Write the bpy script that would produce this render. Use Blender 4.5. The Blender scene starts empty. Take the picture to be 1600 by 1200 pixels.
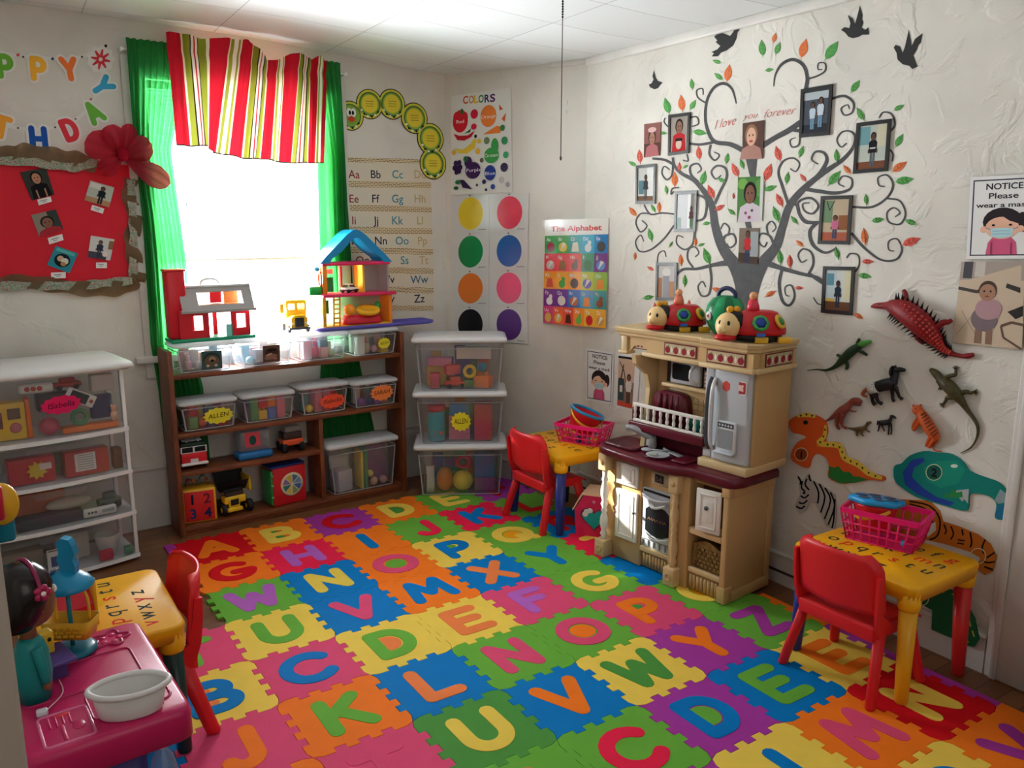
import bpy, bmesh, math, random
from mathutils import Vector, Matrix
random.seed(7)
PI = math.pi
sc = bpy.context.scene
COL = sc.collection

# ---------------------------------------------------------------- camera
CAM_R = ((0.832791, -0.553582, 0.002252), (-0.104919, -0.161847, -0.981222), (0.543473, 0.816797, -0.193597))  # right, down, forward
CAM_C = Vector((-0.747216, -4.307121, 1.640102))
F_PX = 1276.62
_r, _d, _f = [Vector(v).normalized() for v in CAM_R]
_r = (_r - _f * _r.dot(_f)).normalized(); _d = _f.cross(_r)
cam_data = bpy.data.cameras.new('camera')
cam_data.sensor_width = 36.0
cam_data.lens = F_PX / 1600.0 * 36.0
cam_data.clip_start = 0.02
cam = bpy.data.objects.new('camera', cam_data)
COL.objects.link(cam)
cm = Matrix((( _r.x, -_d.x, -_f.x, CAM_C.x), (_r.y, -_d.y, -_f.y, CAM_C.y), (_r.z, -_d.z, -_f.z, CAM_C.z), (0, 0, 0, 1)))
cam.matrix_world = cm
sc.camera = cam

# ---------------------------------------------------------------- world, lights, exposure
sc.view_settings.view_transform = 'Standard'
sc.view_settings.look = 'None'
sc.view_settings.exposure = 0.06
sc.view_settings.gamma = 1.0
sc.view_settings.use_curve_mapping = False
w = bpy.data.worlds.new('sky'); sc.world = w; w.use_nodes = True
bg = w.node_tree.nodes['Background']
bg.inputs[0].default_value = (0.80, 0.90, 1.0, 1); bg.inputs[1].default_value = 6.0
sc.cycles.transparent_max_bounces = 24
sc.cycles.caustics_reflective = False
sc.cycles.caustics_refractive = False
sc.cycles.sample_clamp_indirect = 6.0

def sun_dir(v, strength, angle, color):
    d = bpy.data.lights.new('sun', 'SUN'); d.energy = strength; d.angle = angle; d.color = color
    o = bpy.data.objects.new('sun', d); COL.objects.link(o)
    o.rotation_euler = Vector(v).to_track_quat('-Z', 'Y').to_euler(); o.location = (-2, 4, 4)
    return o
def area(name, loc, target, sx, sy, power, color):
    d = bpy.data.lights.new(name, 'AREA'); d.shape = 'RECTANGLE'; d.size = sx; d.size_y = sy
    d.energy = power; d.color = color
    o = bpy.data.objects.new(name, d); COL.objects.link(o); o.location = loc
    o.rotation_euler = (Vector(target) - Vector(loc)).to_track_quat('-Z', 'Y').to_euler()
    return o
sun_dir((1.33, -1.86, -0.98), 20.0, 0.012, (1.0, 0.95, 0.86))
# daylight coming through the window, from just outside the glass
area('window_daylight', (0.62, 0.66, 1.50), (0.80, -2.0, 1.55), 1.0, 1.4, 400.0, (0.93, 0.97, 1.0))
# added fill lamp in the doorway behind the camera, brightening the room's dim sides
area('doorway_fill', (0.1, -5.2, 1.9), (0.1, 0.3, 2.5), 1.5, 1.5, 9.5, (1.0, 0.95, 0.90))

# ---------------------------------------------------------------- walls as planes; a photo pixel is read as a ray and met with a plane
WA, WB, WD, WE = Vector((-0.108, 0.342)), Vector((1.8745, 0.406)), Vector((2.286, -0.508)), Vector((2.283, -3.91))
WALLS = {}
for k, (a, b) in {1: (WA, WB), 2: (WB, WD), 3: (WD, WE)}.items():
    t = (b - a).normalized()
    WALLS[k] = (Vector((a.x, a.y, 0)), Vector((t.x, t.y, 0)), Vector((t.y, -t.x, 0)))   # origin, along, normal into the room
def ray(px, py):
    return _r * ((px - 800) / F_PX) + _d * ((py - 600) / F_PX) + _f
def wp(k, px, py, o=0.0):
    a, t, n = WALLS[k]; d = ray(px, py)
    s = ((a - CAM_C).dot(n) + o) / d.dot(n)
    return CAM_C + d * s
def wuv(k, px, py):                     # (along, height) on the wall
    a, t, n = WALLS[k]; p = wp(k, px, py)
    return ((p - a).dot(t), p.z)
def wat(k, u, z, o=0.0):
    a, t, n = WALLS[k]; p = a + t * u + n * o; p.z = z; return p
def zp(px, py, z=0.0):
    d = ray(px, py); return CAM_C + d * ((z - CAM_C.z) / d.z)

# ---------------------------------------------------------------- materials
def s2l(c): return c / 12.92 if c <= 0.04045 else ((c + 0.055) / 1.055) ** 2.4
def rgb(h):
    h = h.lstrip('#'); return tuple(s2l(int(h[i:i + 2], 16) / 255) for i in (0, 2, 4)) + (1.0,)
MATS = {}
def mat(name, color='#808080', rough=0.5, metal=0.0, bump=0.0, bscale=60.0, vary=0.0, vscale=6.0, emit=0.0, coat=0.0, spec=0.5, sss=0.0):
    if name in MATS: return MATS[name]
    m = bpy.data.materials.new(name); m.use_nodes = True
    nt = m.node_tree; b = nt.nodes['Principled BSDF']
    col = rgb(color)
    b.inputs['Base Color'].default_value = col
    b.inputs['Roughness'].default_value = rough; b.inputs['Metallic'].default_value = metal
    b.inputs['Coat Weight'].default_value = coat
    b.inputs['Specular IOR Level'].default_value = spec * 0.7
    if emit: b.inputs['Emission Color'].default_value = col; b.inputs['Emission Strength'].default_value = emit
    if bump or vary:
        tc = nt.nodes.new('ShaderNodeTexCoord')
    if bump:
        n = nt.nodes.new('ShaderNodeTexNoise'); n.inputs['Scale'].default_value = bscale; n.inputs['Detail'].default_value = 3
        bp = nt.nodes.new('ShaderNodeBump'); bp.inputs['Strength'].default_value = bump; bp.inputs['Distance'].default_value = 0.004
        nt.links.new(tc.outputs['Object'], n.inputs['Vector']); nt.links.new(n.outputs['Fac'], bp.inputs['Height']); nt.links.new(bp.outputs['Normal'], b.inputs['Normal'])
    if vary:
        n = nt.nodes.new('ShaderNodeTexNoise'); n.inputs['Scale'].default_value = vscale; n.inputs['Detail'].default_value = 4
        r = nt.nodes.new('ShaderNodeMapRange'); r.inputs[1].default_value = 0.3; r.inputs[2].default_value = 0.7
        r.inputs[3].default_value = 1 - vary; r.inputs[4].default_value = 1 + vary * 0.4
        mx = nt.nodes.new('ShaderNodeMix'); mx.data_type = 'RGBA'; mx.blend_type = 'MULTIPLY'; mx.inputs[0].default_value = 1
        mx.inputs[6].default_value = col
        nt.links.new(tc.outputs['Object'], n.inputs['Vector']); nt.links.new(n.outputs['Fac'], r.inputs[0]); nt.links.new(r.outputs[0], mx.inputs[7]); nt.links.new(mx.outputs[2], b.inputs['Base Color'])
    MATS[name] = m; return m
def plastic(color, rough=0.35): return mat('plastic_' + color.strip('#') + '_%02d' % int(rough * 100), color, rough, bump=0.05, bscale=90)
def paper(color): return mat('print_' + color.strip('#'), color, 0.75, spec=0.2)
def clear(name, color='#f4f6f8', haze=0.22, gloss=0.10, rough=0.15):
    if name in MATS: return MATS[name]
    m = bpy.data.materials.new(name); m.use_nodes = True; nt = m.node_tree; nt.nodes.clear()
    out = nt.nodes.new('ShaderNodeOutputMaterial'); tr = nt.nodes.new('ShaderNodeBsdfTransparent'); tr.inputs[0].default_value = rgb(color)
    df = nt.nodes.new('ShaderNodeBsdfDiffuse'); df.inputs[0].default_value = rgb('#d8dade')
    tl = nt.nodes.new('ShaderNodeBsdfTranslucent'); tl.inputs[0].default_value = rgb('#d8dade')
    ad = nt.nodes.new('ShaderNodeMixShader'); ad.inputs[0].default_value = 0.4
    gl = nt.nodes.new('ShaderNodeBsdfGlossy'); gl.inputs['Roughness'].default_value = rough
    m1 = nt.nodes.new('ShaderNodeMixShader'); m1.inputs[0].default_value = haze
    m2 = nt.nodes.new('ShaderNodeMixShader'); m2.inputs[0].default_value = gloss
    L = nt.links.new
    L(df.outputs[0], ad.inputs[1]); L(tl.outputs[0], ad.inputs[2]); L(tr.outputs[0], m1.inputs[1]); L(ad.outputs[0], m1.inputs[2])
    L(m1.outputs[0], m2.inputs[1]); L(gl.outputs[0], m2.inputs[2]); L(m2.outputs[0], out.inputs[0])
    MATS[name] = m; return m
def sheer(name, color, through=0.35, transl=0.6):
    if name in MATS: return MATS[name]
    m = bpy.data.materials.new(name); m.use_nodes = True; nt = m.node_tree; nt.nodes.clear()
    out = nt.nodes.new('ShaderNodeOutputMaterial'); tr = nt.nodes.new('ShaderNodeBsdfTransparent'); tr.inputs[0].default_value = rgb(color)
    df = nt.nodes.new('ShaderNodeBsdfDiffuse'); df.inputs[0].default_value = rgb(color)
    tl = nt.nodes.new('ShaderNodeBsdfTranslucent'); tl.inputs[0].default_value = rgb(color)
    a = nt.nodes.new('ShaderNodeMixShader'); a.inputs[0].default_value = transl
    b = nt.nodes.new('ShaderNodeMixShader'); b.inputs[0].default_value = through
    L = nt.links.new
    L(df.outputs[0], a.inputs[1]); L(tl.outputs[0], a.inputs[2]); L(a.outputs[0], b.inputs[1]); L(tr.outputs[0], b.inputs[2]); L(b.outputs[0], out.inputs[0])
    MATS[name] = m; return m
def wood(name, c1, c2, scale=14.0, axis=(1, 12, 12), rough=0.45):
    if name in MATS: return MATS[name]
    m = bpy.data.materials.new(name); m.use_nodes = True; nt = m.node_tree; b = nt.nodes['Principled BSDF']
    tc = nt.nodes.new('ShaderNodeTexCoord'); mp = nt.nodes.new('ShaderNodeMapping'); mp.inputs['Scale'].default_value = axis
    n = nt.nodes.new('ShaderNodeTexNoise'); n.inputs['Scale'].default_value = scale; n.inputs['Detail'].default_value = 5; n.inputs['Distortion'].default_value = 0.6
    cr = nt.nodes.new('ShaderNodeValToRGB'); cr.color_ramp.elements[0].color = rgb(c1); cr.color_ramp.elements[1].color = rgb(c2)
    cr.color_ramp.elements[0].position = 0.3; cr.color_ramp.elements[1].position = 0.7
    L = nt.links.new
    L(tc.outputs['Object'], mp.inputs[0]); L(mp.outputs[0], n.inputs['Vector']); L(n.outputs['Fac'], cr.inputs[0]); L(cr.outputs[0], b.inputs['Base Color'])
    b.inputs['Roughness'].default_value = rough
    MATS[name] = m; return m

# ---------------------------------------------------------------- mesh builder
I4 = Matrix.Identity(4)
def T(x, y, z): return Matrix.Translation((x, y, z))
def RX(a): return Matrix.Rotation(a, 4, 'X')
def RY(a): return Matrix.Rotation(a, 4, 'Y')
def RZ(a): return Matrix.Rotation(a, 4, 'Z')
def frame(o, x, y, z):
    return Matrix(((x.x, y.x, z.x, o.x), (x.y, y.y, z.y, o.y), (x.z, y.z, z.z, o.z), (0, 0, 0, 1)))
class MB:
    def __init__(s): s.v = []; s.f = []; s.mi = []; s.sm = []; s.mats = []; s.k = 0
    def m(s, material):
        if material not in s.mats: s.mats.append(material)
        return s.mats.index(material)
    def add(s, vs, fs, mt, smooth=False, M=None):
        o = len(s.v); i = s.m(mt)
        for p in vs:
            p = Vector(p); s.v.append(M @ p if M is not None else p)
        for f in fs: s.f.append([o + q for q in f]); s.mi.append(i); s.sm.append(smooth)
    def bm(s, b, mt, smooth=False, M=None):
        b.verts.ensure_lookup_table(); b.verts.index_update()
        s.add([v.co.copy() for v in b.verts], [[v.index for v in f.verts] for f in b.faces], mt, smooth, M); b.free()
    def box(s, c, d, mt, M=None, bev=0.0, seg=2, taper=None):
        b = bmesh.new(); bmesh.ops.create_cube(b, size=1.0)
        for v in b.verts:
            k = 1.0
            if taper is not None and v.co.z < 0: k = taper
            v.co = Vector((v.co.x * d[0] * k, v.co.y * d[1] * k, v.co.z * d[2]))
        if bev > 0: bmesh.ops.bevel(b, geom=b.edges[:], offset=bev, segments=seg, profile=0.5, affect='EDGES')
        for v in b.verts: v.co += Vector(c)
        s.bm(b, mt, bev > 0 and seg > 1, M)
    def prism(s, poly, z0, z1, mt, M=None, smooth=False):        # closed outline in xy, extruded in z
        n = len(poly)
        ar = sum(poly[i][0] * poly[(i + 1) % n][1] - poly[(i + 1) % n][0] * poly[i][1] for i in range(n))
        if ar < 0: poly = poly[::-1]
        vs = [(p[0], p[1], z0) for p in poly] + [(p[0], p[1], z1) for p in poly]
        fs = [list(range(n))[::-1], list(range(n, 2 * n))] + [[i, (i + 1) % n, n + (i + 1) % n, n + i] for i in range(n)]
        s.add(vs, fs, mt, smooth, M)
    def flat(s, poly, z, mt, M=None):
        n = len(poly)
        ar = sum(poly[i][0] * poly[(i + 1) % n][1] - poly[(i + 1) % n][0] * poly[i][1] for i in range(n))
        if ar < 0: poly = poly[::-1]
        s.add([(p[0], p[1], z) for p in poly], [list(range(n))], mt, False, M)
    def lathe(s, prof, mt, M=None, seg=20, sx=1.0, sy=1.0, smooth=True):   # prof: (r, z) bottom to top
        vs = []; fs = []
        for r, z in prof:
            for k in range(seg):
                a = 2 * PI * k / seg; vs.append((r * math.cos(a) * sx, r * math.sin(a) * sy, z))
        for i in range(len(prof) - 1):
            for k in range(seg):
                k2 = (k + 1) % seg; fs.append([i * seg + k, i * seg + k2, (i + 1) * seg + k2, (i + 1) * seg + k])
        if prof[0][0] > 1e-5: fs.append(list(range(seg))[::-1])
        if prof[-1][0] > 1e-5: fs.append([(len(prof) - 1) * seg + k for k in range(seg)])
        s.add(vs, fs, mt, smooth, M)
    def ball(s, c, r, mt, M=None, u=16, v=10):
        if not hasattr(r, '__len__'): r = (r, r, r)
        b = bmesh.new(); bmesh.ops.create_uvsphere(b, u_segments=u, v_segments=v, radius=1.0)
        for q in b.verts: q.co = Vector((q.co.x * r[0] + c[0], q.co.y * r[1] + c[1], q.co.z * r[2] + c[2]))
        s.bm(b, mt, True, M)
    def tube(s, pts, rad, mt, M=None, seg=10, closed=False, flat=None, cap=True):
        pts = [Vector(p) for p in pts]; n = len(pts)
        if not hasattr(rad, '__len__'): rad = [rad] * n
        vs = []; fs = []; up = None
        for i, p in enumerate(pts):
            if closed: t = pts[(i + 1) % n] - pts[i - 1]
            else: t = pts[min(i + 1, n - 1)] - pts[max(i - 1, 0)]
            t.normalize()
            if up is None:
                up = Vector((0, 0, 1)) if abs(t.z) < 0.9 else Vector((0, 1, 0))
            x = up.cross(t)
            if x.length < 1e-4: x = Vector((1, 0, 0)).cross(t)
            x.normalize(); y = t.cross(x).normalized(); up = y
            for k in range(seg):
                a = 2 * PI * k / seg
                vs.append(p + x * math.cos(a) * rad[i] * (flat or 1.0) + y * math.sin(a) * rad[i])
        m = n if closed else n - 1
        for i in range(m):
            j = (i + 1) % n
            for k in range(seg):
                k2 = (k + 1) % seg; fs.append([i * seg + k, i * seg + k2, j * seg + k2, j * seg + k])
        if not closed and cap:
            fs.append(list(range(seg))[::-1]); fs.append([(n - 1) * seg + k for k in range(seg)])
        s.add(vs, fs, mt, True, M)
    def loft(s, rings, mt, M=None, smooth=True, cap=True, closed=True):
        n = len(rings[0]); vs = [p for r in rings for p in r]; fs = []
        for i in range(len(rings) - 1):
            for k in range(n if closed else n - 1):
                k2 = (k + 1) % n; fs.append([i * n + k, i * n + k2, (i + 1) * n + k2, (i + 1) * n + k])
        if cap and closed: fs.append(list(range(n))[::-1]); fs.append([(len(rings) - 1) * n + k for k in range(n)])
        s.add(vs, fs, mt, smooth, M)
    def stroke(s, pts, wd, z0, z1, mt, M=None, seg=5, dz=0.00004):     # a rounded band along a 2D polyline, as capsules
        for i in range(len(pts) - 1):
            a, b = Vector(pts[i][:2]), Vector(pts[i + 1][:2]); d = b - a
            if d.length < 1e-6: continue
            an = math.atan2(d.y, d.x); r = wd / 2; poly = []
            for k in range(seg + 1):
                t = an - PI / 2 + PI * k / seg; poly.append((b.x + r * math.cos(t), b.y + r * math.sin(t)))
            for k in range(seg + 1):
                t = an + PI / 2 + PI * k / seg; poly.append((a.x + r * math.cos(t), a.y + r * math.sin(t)))
            s.k += 1; s.prism(poly, z0, z1 + dz * s.k, mt, M)
    def ribbon(s, pts, wds, z0, z1, mt, M=None):                        # a smooth band of varying width (2D)
        n = len(pts); L = []; R_ = []
        for i in range(n):
            a = Vector(pts[max(i - 1, 0)][:2]); b = Vector(pts[min(i + 1, n - 1)][:2]); t = (b - a).normalized(); nn = Vector((-t.y, t.x))
            w2 = (wds[i] if hasattr(wds, '__len__') else wds) / 2; p = Vector(pts[i][:2]); L.append(p + nn * w2); R_.append(p - nn * w2)
        vs = [(p.x, p.y, z1) for p in L] + [(p.x, p.y, z1) for p in R_] + [(p.x, p.y, z0) for p in L] + [(p.x, p.y, z0) for p in R_]
        fs = []
        for i in range(n - 1):
            fs += [[n + i, n + i + 1, i + 1, i], [i, i + 1, 2 * n + i + 1, 2 * n + i], [3 * n + i, 3 * n + i + 1, n + i + 1, n + i]]
        fs += [[0, 2 * n, 3 * n, n], [n - 1, 2 * n - 1, 4 * n - 1, 3 * n - 1]]
        s.add(vs, fs, mt, False, M)
    def text(s, txt, x, y, h, mt, z=0.0, M=None, width=None, bold=0.0, shear=0.0, align='L', depth=0.0):
        vs, fs, x0, x1 = text_geo(txt, bold, shear)
        k = h / 0.73; kx = k if width is None else width / max(x1 - x0, 1e-3)
        off = {'L': x, 'C': x - (x1 - x0) * kx / 2, 'R': x - (x1 - x0) * kx}[align]
        s.add([((p[0] - x0) * kx + off, p[1] * k + y, z) for p in vs], fs, mt, False, M)
_TG = {}
def text_geo(txt, bold, shear):
    key = (txt, bold, shear)
    if key not in _TG:
        c = bpy.data.curves.new('t', 'FONT'); c.body = txt; c.size = 1.0; c.offset = bold; c.shear = shear; c.resolution_u = 3
        o = bpy.data.objects.new('t', c); COL.objects.link(o)
        dg = bpy.context.evaluated_depsgraph_get(); dg.update(); me = o.evaluated_get(dg).to_mesh()
        vs = [tuple(v.co) for v in me.vertices]; fs = []
        for p in me.polygons:
            q = list(p.vertices); fs.append(q if p.normal.z > 0 else q[::-1])
        o.evaluated_get(dg).to_mesh_clear(); bpy.data.objects.remove(o); bpy.data.curves.remove(c)
        xs = [v[0] for v in vs] or [0, 1]
        _TG[key] = (vs, fs, min(xs), max(xs))
    return _TG[key]

def ob(name, mb, parent=None, solid=None, subsurf=0):
    me = bpy.data.meshes.new(name); me.from_pydata([tuple(v) for v in mb.v], [], mb.f)
    for m in mb.mats: me.materials.append(m)
    me.polygons.foreach_set('material_index', mb.mi); me.polygons.foreach_set('use_smooth', mb.sm); me.update()
    o = bpy.data.objects.new(name, me); COL.objects.link(o)
    if parent is not None: o.parent = parent
    if solid:
        md = o.modifiers.new('solid', 'SOLIDIFY'); md.thickness = solid; md.offset = 0
    if subsurf:
        md = o.modifiers.new('sub', 'SUBSURF'); md.levels = subsurf; md.render_levels = subsurf
    return o
def tag(o, label, cat, group=None, kind=None):
    o['label'] = label; o['category'] = cat
    if group: o['group'] = group
    if kind: o['kind'] = kind
    return o
def thing(name, label, cat, loc=(0, 0, 0), rz=0.0, group=None):
    o = bpy.data.objects.new(name, None); COL.objects.link(o); o.location = loc; o.rotation_euler = (0, 0, rz)
    o.empty_display_size = 0.05
    return tag(o, label, cat, group)
def struct(name, mb, **k):
    o = ob(name, mb, **k); o['kind'] = 'structure'; return o
def dup(root, loc, rz, label, group=None):
    r = root.copy(); COL.objects.link(r); r.location = loc; r.rotation_euler = (0, 0, rz); r['label'] = label
    if group: r['group'] = group
    for ch in list(root.children):
        c = ch.copy(); COL.objects.link(c); c.parent = r
        for g in list(ch.children):
            d = g.copy(); COL.objects.link(d); d.parent = c
    return r
def wframe(k, u=0.0, z=0.0, o=0.0):     # matrix: local x along wall, y up, z out of the wall
    a, t, n = WALLS[k]; p = wat(k, u, z, o); return frame(p, t, Vector((0, 0, 1)), n)
def wpts(k, pix): return [wuv(k, *p) for p in pix]
def ell(cx, cy, rx, ry=None, n=24, a0=0.0, a1=2 * PI):
    ry = rx if ry is None else ry
    return [(cx + rx * math.cos(a0 + (a1 - a0) * i / n), cy + ry * math.sin(a0 + (a1 - a0) * i / n)) for i in range(n if a1 - a0 > 6.28 else n + 1)]
def rrect(x0, y0, x1, y1, r, n=4):
    out = []
    for cx, cy, a in ((x1 - r, y0 + r, -PI / 2), (x1 - r, y1 - r, 0), (x0 + r, y1 - r, PI / 2), (x0 + r, y0 + r, PI)):
        for i in range(n + 1):
            t = a + PI / 2 * i / n; out.append((cx + r * math.cos(t), cy + r * math.sin(t)))
    return out
def smooth_path(pts, per=6):            # Catmull-Rom through points
    n = len(pts); out = []
    P = [Vector(p) for p in pts]
    for i in range(n - 1):
        p0 = P[max(i - 1, 0)]; p1 = P[i]; p2 = P[i + 1]; p3 = P[min(i + 2, n - 1)]
        for k in range(per):
            t = k / per
            out.append(0.5 * ((2 * p1) + (p2 - p0) * t + (2 * p0 - 5 * p1 + 4 * p2 - p3) * t * t + (3 * p1 - p0 - 3 * p2 + p3) * t ** 3))
    out.append(P[-1]); return out
def smooth_loop(pts, per=4):
    n = len(pts); out = []; P = [Vector(p) for p in pts]
    for i in range(n):
        p0, p1, p2, p3 = P[i - 1], P[i], P[(i + 1) % n], P[(i + 2) % n]
        for k in range(per):
            t = k / per
            out.append(0.5 * ((2 * p1) + (p2 - p0) * t + (2 * p0 - 5 * p1 + 4 * p2 - p3) * t * t + (3 * p1 - p0 - 3 * p2 + p3) * t ** 3))
    return out
# ================================================================ the room
FLOOR_Z = -0.012
def wall_mat(name, color, bump, scale):
    m = bpy.data.materials.new(name); m.use_nodes = True; nt = m.node_tree; b = nt.nodes['Principled BSDF']
    tc = nt.nodes.new('ShaderNodeTexCoord')
    n = nt.nodes.new('ShaderNodeTexNoise'); n.inputs['Scale'].default_value = scale; n.inputs['Detail'].default_value = 5; n.inputs['Distortion'].default_value = 1.5
    n2 = nt.nodes.new('ShaderNodeTexNoise'); n2.inputs['Scale'].default_value = scale * 5; n2.inputs['Detail'].default_value = 3
    r = nt.nodes.new('ShaderNodeMapRange'); r.inputs[1].default_value = 0.52; r.inputs[2].default_value = 0.62
    ad = nt.nodes.new('ShaderNodeMath'); ad.operation = 'MULTIPLY_ADD'; ad.inputs[1].default_value = 0.25
    bp = nt.nodes.new('ShaderNodeBump'); bp.inputs['Strength'].default_value = bump; bp.inputs['Distance'].default_value = 0.006
    L = nt.links.new
    L(tc.outputs['Object'], n.inputs['Vector']); L(tc.outputs['Object'], n2.inputs['Vector'])
    L(n.outputs['Fac'], r.inputs[0]); L(n2.outputs['Fac'], ad.inputs[0]); L(r.outputs[0], ad.inputs[2])
    L(ad.outputs[0], bp.inputs['Height']); L(bp.outputs['Normal'], b.inputs['Normal'])
    n3 = nt.nodes.new('ShaderNodeTexNoise'); n3.inputs['Scale'].default_value = 2.5; n3.inputs['Detail'].default_value = 6
    cr = nt.nodes.new('ShaderNodeValToRGB'); c = rgb(color)
    cr.color_ramp.elements[0].color = (c[0] * 0.86, c[1] * 0.86, c[2] * 0.86, 1); cr.color_ramp.elements[1].color = c
    cr.color_ramp.elements[0].position = 0.3; cr.color_ramp.elements[1].position = 0.55
    L(tc.outputs['Object'], n3.inputs['Vector']); L(n3.outputs['Fac'], cr.inputs[0]); L(cr.outputs[0], b.inputs['Base Color'])
    b.inputs['Roughness'].default_value = 0.75; b.inputs['Specular IOR Level'].default_value = 0.25
    return m
M_WALL = wall_mat('cream_plaster', '#e0dbd2', 0.35, 3.0)
M_WALLR = wall_mat('cream_trowelled_plaster', '#e0dbd2', 0.5, 5.0)
M_TRIM = mat('white_trim_paint', '#d6d2cc', 0.45, vary=0.1)
M_CEIL = None
def ceiling_mat():
    m = bpy.data.materials.new('white_ceiling_tiles'); m.use_nodes = True; nt = m.node_tree; b = nt.nodes['Principled BSDF']
    tc = nt.nodes.new('ShaderNodeTexCoord'); mp = nt.nodes.new('ShaderNodeMapping'); mp.inputs['Rotation'].default_value = (0, 0, 0.035)
    mp.inputs['Location'].default_value = (0.16, 0.16, 0)
    br = nt.nodes.new('ShaderNodeTexBrick'); br.offset = 0; br.inputs['Scale'].default_value = 1.0
    br.inputs['Brick Width'].default_value = 0.62; br.inputs['Row Height'].default_value = 0.40; br.inputs['Mortar Size'].default_value = 0.0022; br.inputs['Mortar Smooth'].default_value = 0.2
    br.inputs['Color1'].default_value = rgb('#e6e9ea'); br.inputs['Color2'].default_value = rgb('#dfe2e3'); br.inputs['Mortar'].default_value = rgb('#a5a39f')
    L = nt.links.new
    L(tc.outputs['Object'], mp.inputs[0]); L(mp.outputs[0], br.inputs['Vector']); L(br.outputs['Color'], b.inputs['Base Color'])
    b.inputs['Roughness'].default_value = 0.55
    return m
M_CEIL = ceiling_mat()
def floor_mat():
    m = bpy.data.materials.new('brown_wood_floorboards'); m.use_nodes = True; nt = m.node_tree; b = nt.nodes['Principled BSDF']
    tc = nt.nodes.new('ShaderNodeTexCoord')
    br = nt.nodes.new('ShaderNodeTexBrick'); br.inputs['Scale'].default_value = 1.0; br.inputs['Brick Width'].default_value = 0.9; br.inputs['Row Height'].default_value = 0.075
    br.inputs['Mortar Size'].default_value = 0.0015; br.inputs['Color1'].default_value = rgb('#8a5a34'); br.inputs['Color2'].default_value = rgb('#74482a'); br.inputs['Mortar'].default_value = rgb('#2c1b10')
    mp = nt.nodes.new('ShaderNodeMapping'); mp.inputs['Scale'].default_value = (2, 30, 1)
    n = nt.nodes.new('ShaderNodeTexNoise'); n.inputs['Scale'].default_value = 4; n.inputs['Detail'].default_value = 5
    mx = nt.nodes.new('ShaderNodeMix'); mx.data_type = 'RGBA'; mx.blend_type = 'MULTIPLY'; mx.inputs[0].default_value = 0.6
    cr = nt.nodes.new('ShaderNodeValToRGB'); cr.color_ramp.elements[0].color = (0.45, 0.4, 0.35, 1); cr.color_ramp.elements[1].color = (1, 1, 1, 1)
    L = nt.links.new
    L(tc.outputs['Object'], br.inputs['Vector']); L(tc.outputs['Object'], mp.inputs[0]); L(mp.outputs[0], n.inputs['Vector']); L(n.outputs['Fac'], cr.inputs[0])
    L(br.outputs['Color'], mx.inputs[6]); L(cr.outputs[0], mx.inputs[7]); L(mx.outputs[2], b.inputs['Base Color'])
    b.inputs['Roughness'].default_value = 0.35
    return m
XL, YB, ZT = -1.62, -3.30, 2.75           # left wall, back wall, top of the walls
mb = MB(); mb.box((0.4, -2.4, FLOOR_Z - 0.05), (5.2, 6.4, 0.1), floor_mat()); struct('floor', mb)
# ceiling: sags towards the right wall
mb = MB(); xs = [-1.8, -0.39, 0.3, 0.7, 1.2, 1.55, 1.89, 2.1, 2.28, 2.5]; zs = [2.635, 2.628, 2.622, 2.613, 2.585, 2.562, 2.546, 2.542, 2.542, 2.542]
vs = [(x, y, z) for y in (-5.6, 0.75) for x, z in zip(xs, zs)]; n = len(xs)
mb.add(vs, [[i + 1, i, n + i, n + i + 1] for i in range(n - 1)], M_CEIL, True)
mb.add([(x, y, 2.85) for x, y in ((-1.8, -5.6), (2.5, -5.6), (2.5, 0.75), (-1.8, 0.75))], [[0, 1, 2, 3]], M_CEIL)
struct('ceiling', mb)
# window wall with its opening
U0, U1, Z0, Z1 = 0.22, 1.20, 0.94, 2.36
def wallbox(mb, k, u0, u1, z0, z1, o0, o1, mt, bev=0.0):
    mb.box(((u0 + u1) / 2, (z0 + z1) / 2, (o0 + o1) / 2), (u1 - u0, z1 - z0, o1 - o0), mt, wframe(k), bev)
L1 = (WB - WA).length; L2 = (WD - WB).length; L3 = (WE - WD).length
mb = MB()
wallbox(mb, 1, -1.8, U0, FLOOR_Z, ZT, -0.14, 0, M_WALL); wallbox(mb, 1, U1, L1, FLOOR_Z, ZT, -0.14, 0, M_WALL)
wallbox(mb, 1, U0, U1, FLOOR_Z, Z0, -0.14, 0, M_WALL); wallbox(mb, 1, U0, U1, Z1, ZT, -0.14, 0, M_WALL)
struct('wall_window', mb)
mb = MB(); wallbox(mb, 2, 0, L2, FLOOR_Z, ZT, -0.14, 0, M_WALL); struct('wall_corner', mb)
mb = MB(); wallbox(mb, 3, 0, L3 + 1.8, FLOOR_Z, ZT, -0.14, 0, M_WALLR); struct('wall_right', mb)
mb = MB(); mb.box((XL - 0.05, -2.4, 1.35), (0.1, 6.4, 2.76), M_WALL); struct('wall_left', mb)
mb = MB()
mb.box(((XL - 0.7465 - 0.11) / 2, YB - 0.06, 1.35), (-0.7465 - 0.11 - XL, 0.12, 2.76), M_WALL)
mb.box((2.14, YB - 0.06, 1.35), (0.29, 0.12, 2.76), M_WALL)
mb.box((0.57, YB - 0.06, 2.5), (2.85, 0.12, 0.46), M_WALL)
struct('wall_back', mb)
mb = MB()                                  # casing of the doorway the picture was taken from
mb.box((-0.7465 - 0.055, YB - 0.06, 1.13), (0.11, 0.15, 2.284), mat('shaded_door_trim', '#a2968a', 0.5), bev=0.004)  # left casing coloured darker: its shade is put into the base colour
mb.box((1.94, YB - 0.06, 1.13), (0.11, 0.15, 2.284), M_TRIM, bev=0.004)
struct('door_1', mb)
mb = MB()                                  # the next room's far wall and sides
mb.box((0.3, -5.62, 1.35), (5.0, 0.06, 2.76), M_WALL)
struct('wall_hallway', mb)
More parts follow.
